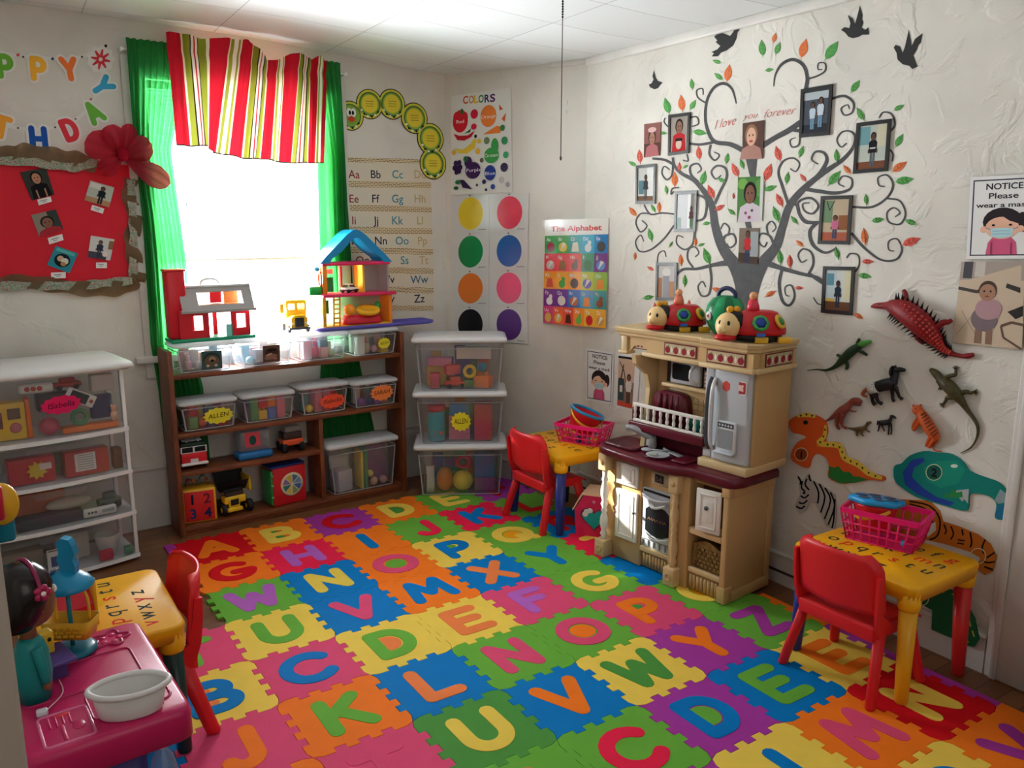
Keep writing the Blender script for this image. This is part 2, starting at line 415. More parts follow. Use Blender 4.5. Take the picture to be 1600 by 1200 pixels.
# baseboards and trims
mb = MB(); wallbox(mb, 1, -1.5, L1, FLOOR_Z, 0.315, 0.0005, 0.014, M_TRIM); wallbox(mb, 1, -1.5, L1, 0.315, 0.338, 0.0005, 0.022, M_TRIM, 0.006); struct('baseboard_window', mb)
mb = MB(); wallbox(mb, 2, 0.0, L2, FLOOR_Z, 0.115, 0.0005, 0.014, M_TRIM); wallbox(mb, 2, 0.0, L2, 0.115, 0.13, 0.0005, 0.02, M_TRIM, 0.005); struct('baseboard_corner', mb)
mb = MB(); wallbox(mb, 3, 0.0, 2.45, FLOOR_Z, 0.125, 0.0005, 0.016, M_TRIM); wallbox(mb, 3, 0.0, 2.45, 0.125, 0.142, 0.0005, 0.024, M_TRIM, 0.006)
wallbox(mb, 3, 0.0, 1.75, 0.045, 0.056, 0.016, 0.02, mat('dark_gap', '#3a3330', 0.8)); struct('baseboard_right', mb)
mb = MB(); wallbox(mb, 3, 0.0, 3.0, 2.50, 2.545, 0.0005, 0.02, M_TRIM, 0.008); wallbox(mb, 2, L2 - 0.25, L2, 2.515, 2.545, 0.0005, 0.016, M_TRIM, 0.006); struct('trim_1', mb)
mb = MB(); wallbox(mb, 3, 2.455, 2.60, FLOOR_Z, 2.2, 0.0005, 0.022, M_TRIM, 0.006); wallbox(mb, 3, 2.475, 2.50, FLOOR_Z, 2.2, 0.022, 0.03, M_TRIM, 0.004)
wallbox(mb, 3, 2.60, 2.79, FLOOR_Z, 2.2, 0.0005, 0.014, M_TRIM); struct('trim_2', mb)
mb = MB()                                  # two small dents of a light switch chase on the corner wall
for px, py in ((886, 160), (885, 175)): 
    u, z = wuv(2, px, py); mb.ball((u, z, 0), (0.006, 0.012, 0.003), M_WALL, wframe(2))
struct('trim_3', mb)
# window
win = bpy.data.objects.new('window_1', None); COL.objects.link(win); win['kind'] = 'structure'
M_VINYL = mat('white_vinyl', '#e8e8e6', 0.35)
mb = MB()
for u0, u1, z0, z1 in ((U0 - 0.11, U0, Z0 - 0.02, Z1 + 0.1), (U1, U1 + 0.11, Z0 - 0.02, Z1 + 0.1), (U0, U1, Z1, Z1 + 0.1)):
    wallbox(mb, 1, u0, u1, z0, z1, 0.0005, 0.018, M_TRIM, 0.005)
ob('window_casing', mb, win)
mb = MB(); wallbox(mb, 1, U0 - 0.16, U1 + 0.16, Z0 - 0.035, Z0, -0.10, 0.05, M_TRIM, 0.006); wallbox(mb, 1, U0 - 0.11, U1 + 0.11, Z0 - 0.12, Z0 - 0.035, 0.0005, 0.016, M_TRIM, 0.004)
ob('window_sill', mb, win)
zm = 1.47
for nm, z0, z1, o in (('lower_sash', Z0, zm + 0.02, -0.07), ('upper_sash', zm - 0.02, Z1, -0.105)):
    mb = MB(); f = 0.036
    for a in ((U0, U0 + f, z0, z1), (U1 - f, U1, z0, z1), (U0 + f, U1 - f, z0, z0 + f), (U0 + f, U1 - f, z1 - f, z1)):
        wallbox(mb, 1, a[0], a[1], a[2], a[3], o - 0.03, o, M_VINYL, 0.003)
    s = ob(nm, mb, win)
    mb = MB(); wallbox(mb, 1, U0 + f, U1 - f, z0 + f, z1 - f, o - 0.018, o - 0.014, clear('window_glass', '#ffffff', 0.0, 0.04, 0.0)); ob('pane', mb, s)
# venetian blind, lowered over the upper part of the window
bl = thing('venetian_blind', 'white horizontal slat blind lowered over the bright window', 'blind', wat(1, 0.7, 2.3, -0.03))
M_SLAT = sheer('white_blind_slat', '#f4f6f8', 0.03, 0.75)
inv = Matrix.Translation(-bl.location)
mb = MB(); wallbox(mb, 1, U0 + 0.01, U1 - 0.01, 2.31, 2.35, -0.055, -0.012, M_VINYL, 0.004); mb.v = [inv @ v for v in mb.v]; ob('headrail', mb, bl)
mb = MB(); z = 2.295
while z > 1.45:
    F = wframe(1) @ T(0, z, -0.035) @ RX(-0.4)
    mb.box(((U0 + U1) / 2, 0, 0), (U1 - U0 - 0.03, 0.0012, 0.025), M_SLAT, F); z -= 0.021
mb.v = [inv @ v for v in mb.v]; ob('slats', mb, bl)
mb = MB(); wallbox(mb, 1, U0 + 0.015, U1 - 0.015, 1.425, 1.443, -0.047, -0.022, M_VINYL, 0.004); mb.v = [inv @ v for v in mb.v]; ob('bottom_rail', mb, bl)
mb = MB(); mb.tube([inv @ wat(1, 0.385, 2.3, -0.008), inv @ wat(1, 0.382, 1.54, -0.004)], 0.0028, mat('grey_wand', '#8d8f92', 0.3), seg=6); ob('tilt_wand', mb, bl)

# curtain rod, sheer green panels, striped valance
mb = MB(); mb.tube([wat(1, 0.115, 2.475, 0.048), wat(1, 1.30, 2.475, 0.048)], 0.006, M_VINYL); 
for u in (0.115, 1.30): mb.tube([wat(1, u, 2.475, 0.048), wat(1, u, 2.475, 0.001)], 0.008, M_VINYL); mb.ball(wat(1, u, 2.475, 0.048), 0.010, M_VINYL)
tag(ob('curtain_rod', mb), 'white rod carrying the green curtains and striped valance', 'curtain rod')
M_SHEER = sheer('sheer_green_curtain', '#3a964e', 0.28, 0.44)
def panel(name, label, rows, folds, amp, seed):
    rnd = random.Random(seed); mb = MB(); N = folds * 8; rings = []
    ph = [rnd.uniform(0, 6.28) for _ in range(4)]
    for (z, ul, ur, am) in rows:
        r = []
        for i in range(N + 1):
            t = i / N; u = ul + (ur - ul) * t
            o = (0.068 if z > 2.35 else 0.033 if z < 1.15 else 0.042 + 0.026 * max(0, (z - 1.75) / 0.6)) + am * (1.0 if z > 1.15 else 0.45) * (math.sin(2 * PI * folds * t + 0.6 * math.sin(3 * z + ph[0])) + 0.4 * math.sin(2 * PI * folds * 0.43 * t + ph[1] + z))
            r.append(wat(1, u, z, max(o, 0.022)))
        rings.append(r)
    mb.loft(rings, M_SHEER, smooth=True, cap=False, closed=False)
    o = ob(name, mb); tag(o, label, 'curtain'); return o
def rows(keys, n):
    out = []
    for i in range(n + 1):
        z = keys[0][0] + (keys[-1][0] - keys[0][0]) * i / n
        for a, b in zip(keys, keys[1:]):
            if a[0] >= z >= b[0] - 1e-6:
                t = (a[0] - z) / (a[0] - b[0]); out.append((z,) + tuple(a[j] + (b[j] - a[j]) * t for j in (1, 2, 3))); break
    return out
panel('sheer_curtain', 'sheer green curtain panel hanging beside the red pin board', rows([(2.525, 0.135, 0.42, .013), (2.495, 0.135, 0.42, .016), (2.475, 0.14, 0.42, .004), (2.44, .135, .42, .012), (2.0, 0.135, 0.31, 0.014), (1.66, 0.15, 0.335, 0.014), (1.4, 0.146, 0.352, 0.014), (1.0, 0.14, 0.34, 0.014), (0.75, 0.16, 0.39, .014), (0.30, 0.17, 0.40, 0.014)], 60), 9, 0.014, 3)
panel('sheer_curtain', 'sheer green curtain panel hanging beside the caterpillar of yellow circles', rows([(2.53, 0.97, 1.262, .013), (2.50, .97, 1.262, .016), (2.475, .98, 1.26, .004), (2.44, .98, 1.262, .012), (2.0, 1.105, 1.278, .013), (1.4, 1.095, 1.295, .013), (0.8, 1.08, 1.33, .013), (0.30, 1.03, 1.43, .014)], 60), 9, 0.014, 5)
val = thing('valance', 'red, olive and white striped valance across the top of the window', 'valance', wat(1, 0.65, 2.47, 0.06))
inv = Matrix.Translation(-val.location)
unit = [('#c2202f', 36), ('#efe3c4', 4), ('#8f9432', 13), ('#2d2420', 3), ('#efe3d0', 6), ('#c2202f', 3), ('#efe3d0', 6), ('#2d2420', 3), ('#8f9432', 13), ('#efe3c4', 4), ('#c2202f', 30), ('#efe3c4', 4), ('#8f9432', 7), ('#f3ead8', 9), ('#8f9432', 4), ('#efe3c4', 3)]
top = [wuv(1, *p) for p in ((250, 57), (275, 58), (300, 66), (345, 66), (372, 68), (388, 76), (405, 98), (420, 100), (440, 90), (462, 88), (472, 100), (485, 92), (498, 100))]
bot = [wuv(1, *p) for p in ((266, 229), (290, 231), (314, 230), (322, 241), (350, 245), (372, 250), (392, 250), (410, 252), (430, 256), (448, 257), (466, 256), (480, 257), (494, 256))]
def lerp_at(P, t):
    x = t * (len(P) - 1); i = min(int(x), len(P) - 2); f = x - i
    return (P[i][0] + (P[i + 1][0] - P[i][0]) * f, P[i][1] + (P[i + 1][1] - P[i][1]) * f)
mb = MB(); tot = sum(b for a, b in unit) * 3.1; pos = 0; k = 0; NR = 14
def vpt(t, r):
    a = lerp_at(top, t); b = lerp_at(bot, t)
    u = a[0] + (b[0] - a[0]) * r; z = a[1] + (b[1] - a[1]) * r
    am = 0.012 * (0.45 + 0.75 * r) if r > 0.16 else 0.018 * (1 - r * 3)
    o = 0.122 + am * math.sin(2 * PI * 9 * t + 0.8 * math.sin(5 * t)) + 0.006 * math.sin(2 * PI * 21 * t + 3 * r)
    if 0.12 < r < 0.2: o -= 0.012
    return inv @ wat(1, u, z, o)
while pos < tot:
    c, wd = unit[k % len(unit)]; k += 1
    t0, t1 = pos / tot, min((pos + wd) / tot, 1.0); pos += wd
    ns = max(1, int((t1 - t0) / 0.012))
    for q in range(ns):
        a = t0 + (t1 - t0) * q / ns; b = t0 + (t1 - t0) * (q + 1) / ns
        g = [[vpt(a, r / NR) for r in range(NR + 1)], [vpt(b, r / NR) for r in range(NR + 1)]]
        mb.loft([[g[0][r], g[1][r]] for r in range(NR + 1)], sheer('valance_cloth_' + c[1:], c, 0.0, 0.09), smooth=True, cap=False, closed=False)
ob('cloth', mb, val)
mb = MB(); P = [lerp_at(bot, i / 60) for i in range(61)]
mb.loft([[vpt(i / 60, 1.0) + Vector((0, -0.002, 0.004 - 0.007 * j)) for i in range(61)] for j in range(2)], mat('dark_hem', '#4a3226', 0.8), cap=False, closed=False); ob('hem', mb, val)
# pull cord of the ceiling lamp
mb = MB(); c0 = Vector((0.55, -2.15, 2.6))
p = [CAM_C + ray(878, y) * (2.05) for y in (-40, 245)]; x, y = (p[0].x + p[1].x) / 2, (p[0].y + p[1].y) / 2
zb = p[1].z; cord = thing('pull_cord', 'thin pull cord with beaded chain hanging from the ceiling', 'cord', (x, y, zb))
mb.tube([(0, 0, 0.0), (0, 0, 2.61 - zb)], 0.0013, mat('cord_grey', '#6b655e', 0.8), seg=6); mb.ball((0, 0, 0.0), (0.003, 0.003, 0.006), mat('cord_grey'), u=8, v=6); ob('string', mb, cord)
mb = MB(); zc = (CAM_C + ray(878, 30) * 2.05).z - zb
for i in range(14): mb.ball((0, 0, zc + i * 0.006), 0.0028, mat('bead_black', '#1d1b1a', 0.3, 0.6), u=8, v=6)
ob('bead_chain', mb, cord)
# ================================================================ foam alphabet mat
TS = 0.345; TH = 0.011
FO = {'blue': '#0079c2', 'orange': '#f57a1e', 'yellow': '#f3d056', 'green': '#69ad3c', 'pink': '#e04c76', 'red': '#d0101c', 'purple': '#a93aa0', 'lilac': '#b865c4', 'coral': '#f08146', 'dgreen': '#4f9440', 'hot': '#ea2048', 'gold': '#ed9f16'}
def foam(c): return mat('foam_' + c, FO[c], 0.72, bump=0.25, bscale=260, vary=0.05, vscale=12, spec=0.12)
def arc(cx, cy, rx, ry, a0, a1, n=14): return [(cx + rx * math.cos(math.radians(a0 + (a1 - a0) * i / n)), cy + ry * math.sin(math.radians(a0 + (a1 - a0) * i / n))) for i in range(n + 1)]
LET = {   # strokes in a unit box (x 0..1, y 0..1), core = inside pieces
 'A': [[(0.05, 0), (0.5, 1), (0.95, 0)], [(0.25, 0.33), (0.75, 0.33)]],
 'B': [[(0.1, 0), (0.1, 1)], [(0.1, 1)] + arc(0.5, 0.76, 0.3, 0.24, 90, -90) + [(0.1, 0.52)], [(0.1, 0.52)] + arc(0.55, 0.26, 0.35, 0.26, 90, -90) + [(0.1, 0)]],
 'C': [arc(0.52, 0.5, 0.47, 0.5, 42, 318)],
 'D': [[(0.1, 0), (0.1, 1), (0.4, 1)] + arc(0.42, 0.5, 0.48, 0.5, 88, -88) + [(0.4, 0), (0.1, 0)]],
 'E': [[(0.85, 1), (0.12, 1), (0.12, 0), (0.88, 0)], [(0.12, 0.52), (0.75, 0.52)]],
 'F': [[(0.85, 1), (0.15, 1), (0.15, 0)], [(0.15, 0.54), (0.72, 0.54)]],
 'G': [arc(0.5, 0.5, 0.46, 0.5, 50, 345) + [(0.93, 0.42), (0.55, 0.42)]],
 'H': [[(0.12, 0), (0.12, 1)], [(0.88, 0), (0.88, 1)], [(0.12, 0.5), (0.88, 0.5)]],
 'I': [[(0.5, 0), (0.5, 1)]],
 'J': [[(0.72, 1), (0.72, 0.25)] + arc(0.45, 0.25, 0.27, 0.27, 0, -160)],
 'K': [[(0.14, 0), (0.14, 1)], [(0.85, 1), (0.16, 0.45)], [(0.4, 0.62), (0.92, 0)]],
 'L': [[(0.18, 1), (0.18, 0), (0.85, 0)]],
 'M': [[(0.05, 0), (0.18, 1), (0.5, 0.3), (0.82, 1), (0.95, 0)]],
 'N': [[(0.12, 0), (0.12, 1), (0.88, 0), (0.88, 1)]],
 'O': [arc(0.5, 0.5, 0.47, 0.5, 0, 360, 28)],
 'P': [[(0.15, 0), (0.15, 1)], [(0.15, 1)] + arc(0.5, 0.72, 0.34, 0.28, 90, -90) + [(0.15, 0.44)]],
 'Q': [arc(0.5, 0.5, 0.47, 0.5, 0, 360, 28), [(0.62, 0.3), (0.98, -0.02)]],
 'R': [[(0.15, 0), (0.15, 1)], [(0.15, 1)] + arc(0.5, 0.72, 0.34, 0.28, 90, -90) + [(0.15, 0.44)], [(0.45, 0.44), (0.9, 0)]],
 'S': [arc(0.5, 0.75, 0.38, 0.25, 30, 250) + arc(0.5, 0.25, 0.38, 0.25, 80, -150)],
 'T': [[(0.08, 1), (0.92, 1)], [(0.5, 1), (0.5, 0)]],
 'U': [[(0.1, 1), (0.1, 0.4)] + arc(0.5, 0.4, 0.4, 0.4, 180, 360) + [(0.9, 1)]],
 'V': [[(0.06, 1), (0.5, 0), (0.94, 1)]],
 'W': [[(0.03, 1), (0.25, 0), (0.5, 0.75), (0.75, 0), (0.97, 1)]],
 'X': [[(0.1, 0), (0.9, 1)], [(0.1, 1), (0.9, 0)]],
 'Y': [[(0.08, 1), (0.5, 0.48), (0.92, 1)], [(0.5, 0.5), (0.5, 0)]],
 'Z': [[(0.1, 1), (0.9, 1), (0.1, 0), (0.9, 0)]],
}
CORES = {'A': [(0.5, 0.5, 0.09, 0.12)], 'B': [(0.32, 0.76, 0.17, 0.1), (0.36, 0.26, 0.2, 0.11)], 'D': [(0.42, 0.5, 0.28, 0.31)], 'O': [(0.5, 0.5, 0.29, 0.3)], 'P': [(0.38, 0.72, 0.2, 0.12)], 'Q': [(0.5, 0.5, 0.29, 0.3)], 'R': [(0.38, 0.72, 0.2, 0.12)]}
NT = 7
def edge(p, q, flip, straight=False):     # jigsaw edge from p to q; the tabs swing to both sides of the line
    p, q = Vector(p), Vector(q); t = (q - p); L = t.length; t /= L; n = Vector((-t.y, t.x)); out = [p]
    if not straight:
        a = 0.012; s0 = 0.085
        for i in range(NT):
            x0 = s0 + (1 - 2 * s0) * i / NT; x1 = s0 + (1 - 2 * s0) * (i + 1) / NT
            sgn = 1 if (i % 2 == 0) != flip else -1
            fl = 0.006 * (1 if sgn > 0 else -1)
            out += [p + t * (L * x0) + n * (a * sgn), p + t * (L * x1) + n * (a * sgn)]
    return out
def jig(i, j, h):                          # shared boundary curves: h = along x from (i,j) to (i+1,j), else along -y
    if h: return edge((i * TS, -j * TS), ((i + 1) * TS, -j * TS), (i + j) % 2 == 0)
    return edge((i * TS, -j * TS), (i * TS, -(j + 1) * TS), (i + j) % 2 == 1)
GRP = 'interlocking foam alphabet tiles of the play mat'
def tile(i, j, base, letter, lc, core=None, label=None, open_core=None):
    cx, cy = (i + 0.5) * TS, -(j + 0.5) * TS
    top = jig(i, j, True) + [Vector(((i + 1) * TS, -j * TS))]
    right = jig(i + 1, j, False) + [Vector(((i + 1) * TS, -(j + 1) * TS))]
    botm = (jig(i, j + 1, True) + [Vector(((i + 1) * TS, -(j + 1) * TS))])[::-1]
    left = (jig(i, j, False) + [Vector((i * TS, -(j + 1) * TS))])[::-1]
    poly = top[:-1] + right[:-1] + botm[:-1] + left[:-1]
    poly = [((p.x - cx) * 0.9935, (p.y - cy) * 0.9935) for p in poly]
    mb = MB(); mb.prism(poly, -TH, 0.0, foam(base))
    o = thing('foam_tile', label, 'foam tile', (cx, cy, 0), 0, GRP)
    ob('base', mb, o)
    if letter:
        S, H, W = 0.054, 0.175, 0.165
        if letter in 'MW': W = 0.19
        if letter in 'OQCG': W = 0.185
        M = T(-W / 2, -H / 2, 0)
        mb = MB()
        for st in LET[letter]:
            mb.stroke([(x * W, y * H) for x, y in st], S, 0.0, 0.0016, foam(lc), M)
        lo = ob('letter', mb, o)
        if letter in CORES and core:
            for x, y, rx, ry in CORES[letter]:
                mb = MB()
                if letter in 'D': pts = [(x * W - rx * W * 0.9, y * H - ry * H)] + [(x * W + rx * W * (math.cos(a)), y * H + ry * H * math.sin(a)) for a in [(-PI / 2 + PI * k / 12) for k in range(13)]] + [(x * W - rx * W * 0.9, y * H + ry * H)]
                else: pts = ell(x * W, y * H, rx * W, ry * H)
                mb.prism(pts, 0.0, 0.0009, foam(core), M); ob('letter_core', mb, o)
    return o
# (column, row): column runs to the right, row runs towards the camera
TILES = [
 (0, 0, 'red', 'A', 'orange', 'red', 'red foam tile with an orange letter A, by the wooden shelf'),
 (1, 0, 'orange', 'B', 'yellow', 'dgreen', 'orange foam tile with a yellow letter B, by the shelf'),
 (2, 0, 'purple', 'C', 'red', None, 'purple foam tile with a red letter C, by the shelf'),
 (3, 0, 'orange', 'D', 'yellow', 'dgreen', 'orange foam tile with a yellow letter D, by the shelf'),
 (4, 0, 'green', 'E', 'yellow', None, 'green foam tile with a yellow letter E, by the stacked bins'),
 (5, 0, 'purple', 'F', 'red', None, 'purple foam tile under the edge of the stacked bins'),
 (0, 1, 'orange', 'G', 'red', None, 'orange foam tile with a red letter G'),
 (1, 1, 'hot', 'H', 'lilac', None, 'pink-red foam tile with a lilac letter H'),
 (2, 1, 'orange', 'I', 'blue', None, 'orange foam tile with a blue letter I'),
 (3, 1, 'green', 'J', 'hot', None, 'green foam tile with a red letter J'),
 (4, 1, 'hot', 'K', 'blue', None, 'red foam tile with a blue letter K, in front of the stacked bins'),
 (5, 1, 'green', 'L', 'red', None, 'green foam tile with a red letter L under the corner chair'),
 (0, 2, 'green', 'W', 'lilac', None, 'light green foam tile with a lilac letter W'),
 (1, 2, 'blue', 'N', 'yellow', None, 'blue foam tile with a yellow letter N'),
 (2, 2, 'orange', 'O', 'pink', 'green', 'orange foam tile with a pink letter O around a green centre'),
 (3, 2, 'yellow', 'P', 'blue', 'green', 'yellow foam tile with a blue letter P'),
 (4, 2, 'green', 'Q', 'yellow', 'gold', 'green foam tile with a yellow letter Q around an orange centre'),
 (5, 2, 'blue', 'R', 'red', 'gold', 'blue foam tile with a red letter R under the table leg'),
 (-1, 3, 'pink', 'T', 'green', None, 'pink foam tile with a green letter T by the left chair'),
 (0, 3, 'yellow', 'U', 'green', None, 'yellow foam tile with a green letter U'),
 (1, 3, 'blue', 'V', 'pink', None, 'blue foam tile with a pink letter V'),
 (2, 3, 'orange', 'M', 'blue', None, 'orange foam tile with a blue letter M'),
 (3, 3, 'blue', 'X', 'coral', None, 'blue foam tile with an orange letter X'),
 (4, 3, 'green', 'Y', 'blue', None, 'green foam tile with a blue letter Y'),
 (5, 3, 'hot', 'Z', 'yellow', None, 'bright pink foam tile with a yellow letter in front of the heart toy house'),
 (-1, 4, 'yellow', 'B', 'blue', 'coral', 'yellow foam tile with a blue letter B beside the left chair'),
 (0, 4, 'pink', 'C', 'blue', None, 'pink foam tile with a blue letter C'),
 (1, 4, 'yellow', 'D', 'green', 'coral', 'yellow foam tile with a green letter D around an orange centre'),
 (2, 4, 'yellow', 'E', 'coral', None, 'yellow foam tile with an orange letter E in the middle of the mat'),
 (3, 4, 'pink', 'F', 'lilac', None, 'crimson foam tile with a lilac letter F'),
 (4, 4, 'green', 'G', 'yellow', None, 'light green foam tile with a yellow letter G'),
 (5, 4, 'blue', 'I', 'yellow', None, 'blue foam tile with a yellow bar at the foot of the play kitchen'),
 (-2, 5, 'blue', None, None, None, 'blue foam tile beside the black table leg'),
 (-1, 5, 'pink', 'J', 'orange', None, 'pink foam tile with an orange letter J'),
 (0, 5, 'orange', 'K', 'green', None, 'orange foam tile with a green letter K'),
 (1, 5, 'blue', 'L', 'coral', None, 'blue foam tile with an orange letter L'),
 (2, 5, 'green', 'N', 'pink', None, 'green foam tile with a crimson letter N'),
 (3, 5, 'green', 'O', 'pink', 'orange', 'green foam tile with a crimson letter O around an orange centre'),
 (4, 5, 'pink', 'P', 'orange', 'dgreen', 'crimson foam tile with an orange letter P'),
 (5, 5, 'green', 'Q', 'yellow', 'gold', 'green foam tile with a yellow and orange Q half under the play kitchen'),
 (-1, 6, 'orange', None, None, None, 'orange foam tile at the bottom edge of the picture'),
 (0, 6, 'pink', 'T', 'pink', None, 'pink foam tile with a letter T of its own pink'),
 (1, 6, 'dgreen', 'U', 'yellow', None, 'dark green foam tile with a yellow letter U'),
 (2, 6, 'blue', 'V', 'orange', None, 'blue foam tile with an orange letter V'),
 (3, 6, 'yellow', 'W', 'dgreen', None, 'yellow foam tile with a dark green letter W'),
 (4, 6, 'purple', 'Y', 'orange', None, 'purple foam tile with an orange letter Y'),
 (5, 6, 'green', 'Z', 'purple', None, 'green foam tile with a purple letter Z, right of the kitchen'),
 (1, 7, 'green', 'A', 'coral', None, 'green foam tile with an orange letter at the bottom edge of the picture'),
 (2, 7, 'green', 'C', 'hot', None, 'green foam tile with a red letter C'),
 (3, 7, 'purple', 'D', 'blue', 'green', 'purple foam tile with a blue letter D around a green centre'),
 (4, 7, 'blue', 'E', 'green', None, 'blue foam tile with a green letter E'),
 (5, 7, 'yellow', 'E', 'orange', None, 'yellow foam tile with an orange letter under the right chair'),
 (2, 8, 'purple', None, None, None, 'purple foam tile, only a corner of it in the picture'),
 (3, 8, 'yellow', 'I', 'blue', None, 'yellow foam tile with a blue letter I, at the bottom edge'),
 (4, 8, 'orange', 'M', 'pink', None, 'orange foam tile with a crimson letter M'),
 (5, 8, 'red', 'N', 'yellow', None, 'red foam tile with a yellow letter N under the right table'),
 (4, 9, 'yellow', 'R', 'blue', None, 'yellow foam tile with a blue letter, bottom right of the mat'),
 (5, 9, 'orange', 'V', 'purple', None, 'orange foam tile with a purple letter V, rightmost of the mat'),
]
for (i, j, b, l, lc, cr_, lab) in TILES: tile(i, j, b, l, lc, cr_, lab)
def strip(name, i, j, side, color, label):     # narrow border piece with a jigsaw edge
    mb = MB()
    if side == 'R':
        e = jig(i + 1, j, False) + [Vector(((i + 1) * TS, -(j + 1) * TS))]; x0, y0 = (i + 1) * TS, -j * TS
        poly = [(p.x - x0 + 0.0015, p.y - y0) for p in e] + [(0.04, -TS), (0.04, 0)]
    else:
        e = jig(i, j, False) + [Vector((i * TS, -(j + 1) * TS))]; x0, y0 = i * TS, -j * TS
        poly = [(p.x - x0 - 0.0015, p.y - y0) for p in e] + [(-0.04, -TS), (-0.04, 0)]
    mb.prism(poly, -TH, -0.0005, foam(color)); o = ob(name, mb); o.location = (x0, y0, 0); tag(o, label, 'foam edge strip'); return o
strip('foam_edge_strip', 5, 6, 'R', 'orange', 'narrow orange foam border strip beside the play kitchen')
strip('foam_edge_strip', 5, 7, 'R', 'purple', 'narrow purple foam border strip under the right chair')
strip('foam_edge_strip', 5, 8, 'R', 'purple', 'narrow purple foam border strip under the right table')
strip('foam_edge_strip', 5, 9, 'R', 'orange', 'narrow orange foam border strip at the right end of the mat')
strip('foam_edge_strip', 0, 0, 'L', 'purple', 'narrow purple foam border strip at the left end of the wooden shelf')
# ================================================================ storage: bookshelf, bins, drawer cabinet
M_BIN = clear('clear_plastic', '#f4f6f8', 0.15, 0.07, 0.12)
M_BIND = clear('clear_drawer_plastic', '#f2f3f4', 0.10, 0.06, 0.15)
M_LID = sheer('frosted_white_lid', '#eef0f2', 0.06, 0.35)
M_WHITE = mat('white_plastic', '#e9e9e8', 0.35)
def burst(cx, cy, r1, r2, n, sx=1.0):
    return [(cx + sx * (r1 if k % 2 else r2) * math.cos(PI * k / n), cy + (r1 if k % 2 else r2) * math.sin(PI * k / n)) for k in range(2 * n)]
def rring(w, d, z, r, n=4): return [Vector((x, y, z)) for x, y in rrect(-w / 2, -d / 2, w / 2, d / 2, r, n)]
def clear_bin(label, loc, rz, w, d, h, group, taper=0.88, lid_h=0.022, rim=0.012, sticker=None, lidmat=None):
    """origin at the middle of the base; front faces local -y"""
    b = thing('storage_bin', label, 'storage bin', loc, rz, group)
    ht = h - lid_h; mb = MB()
    wb, db = w * taper, d * taper
    rings = [rring(wb * 0.96, db * 0.96, 0.0006, 0.02), rring(wb, db, 0.008, 0.022), rring(w * 0.965, d * 0.965, ht * 0.86, 0.024), rring(w * 0.985, d * 0.985, ht * 0.90, 0.026), rring(w * 0.985, d * 0.985, ht - 0.001, 0.026)]
    mb.loft(rings, M_BIN, cap=False); mb.add(rings[0], [list(range(len(rings[0])))[::-1]], M_BIN)
    EDG = sheer('frosted_edge', '#e6e9ec', 0.45, 0.4)
    for sx in (-1, 1):
        for sy in (-1, 1): mb.tube([(sx * (wb / 2 - 0.005), sy * (db / 2 - 0.005), 0.008), (sx * (w * 0.4825 - 0.006), sy * (d * 0.4825 - 0.006), ht * 0.86)], 0.0045, EDG, seg=6, cap=False)
    for rw, rz_ in ((0.0, 0.008), (1.0, ht * 0.87)):
        pr = rring(wb + (w * 0.967 - wb) * rw, db + (d * 0.967 - db) * rw, rz_, 0.022); mb.tube(pr, 0.0028, EDG, closed=True, seg=6)
    ob('tub', mb, b)
    mb = MB(); W2, D2 = w + rim * 2, d + rim * 2
    rings = [rring(W2, D2, ht, 0.03), rring(W2, D2, ht + lid_h * 0.55, 0.03), rring(W2 - 0.012, D2 - 0.012, ht + lid_h * 0.8, 0.028), rring(W2 - 0.05, D2 - 0.05, h, 0.026)]
    mb.loft(rings, lidmat or M_LID); ob('lid', mb, b)
    if sticker:
        kind, color, txt, sx_, sz_, sw, sh = sticker
        y0 = -(db / 2 + (w * 0.965 - wb) * 0 + (d * 0.965 - db) / 2 * (sz_ / (ht * 0.86))) - 0.0012
        tilt = math.atan2((d * 0.965 - db) / 2, ht * 0.86)
        M = T(sx_, y0, sz_) @ RX(PI / 2 + tilt * 0 + 0) @ RX(tilt)
        mb = MB()
        if kind == 'burst':
            mb.prism([(x, y) for x, y in burst(0, 0, 1, 0.84, 13)] and [(x * sw / 2, y * sh / 2) for x, y in burst(0, 0, 1, 0.84, 13)], 0, 0.001, paper(color), M)
        elif kind == 'tag': mb.prism(rrect(-sw / 2, -sh / 2, sw / 2, sh / 2, 0.006), 0, 0.001, paper(color), M)
        else:
            mb.prism([(-sw / 2, -sh / 2), (sw / 2, -sh / 2), (sw / 2, sh / 2), (-sw / 2, sh / 2)], 0, 0.001, paper(color), M)
            for sh_ in txt: 
                col, cx, cy, rx, ry, rot, zz = sh_
                mb.flat([(cx * sw + (x * math.cos(rot) - y * math.sin(rot)) * sw, cy * sh + (x * math.sin(rot) + y * math.cos(rot)) * sh) for x, y in ell(0, 0, rx, ry, 14)], 0.0012 + zz * 0.0003, paper(col), M)
            txt = None
        if txt: mb.text(txt, 0, -sh * 0.10, sh * 0.27, paper('#1c1a1a'), 0.0014, M @ RZ(0.06), width=sw * 0.66, align='C', shear=0.15)
        ob('name_label' if kind != 'photo' else 'photo_card', mb, b)
    return b
TOYN = {}
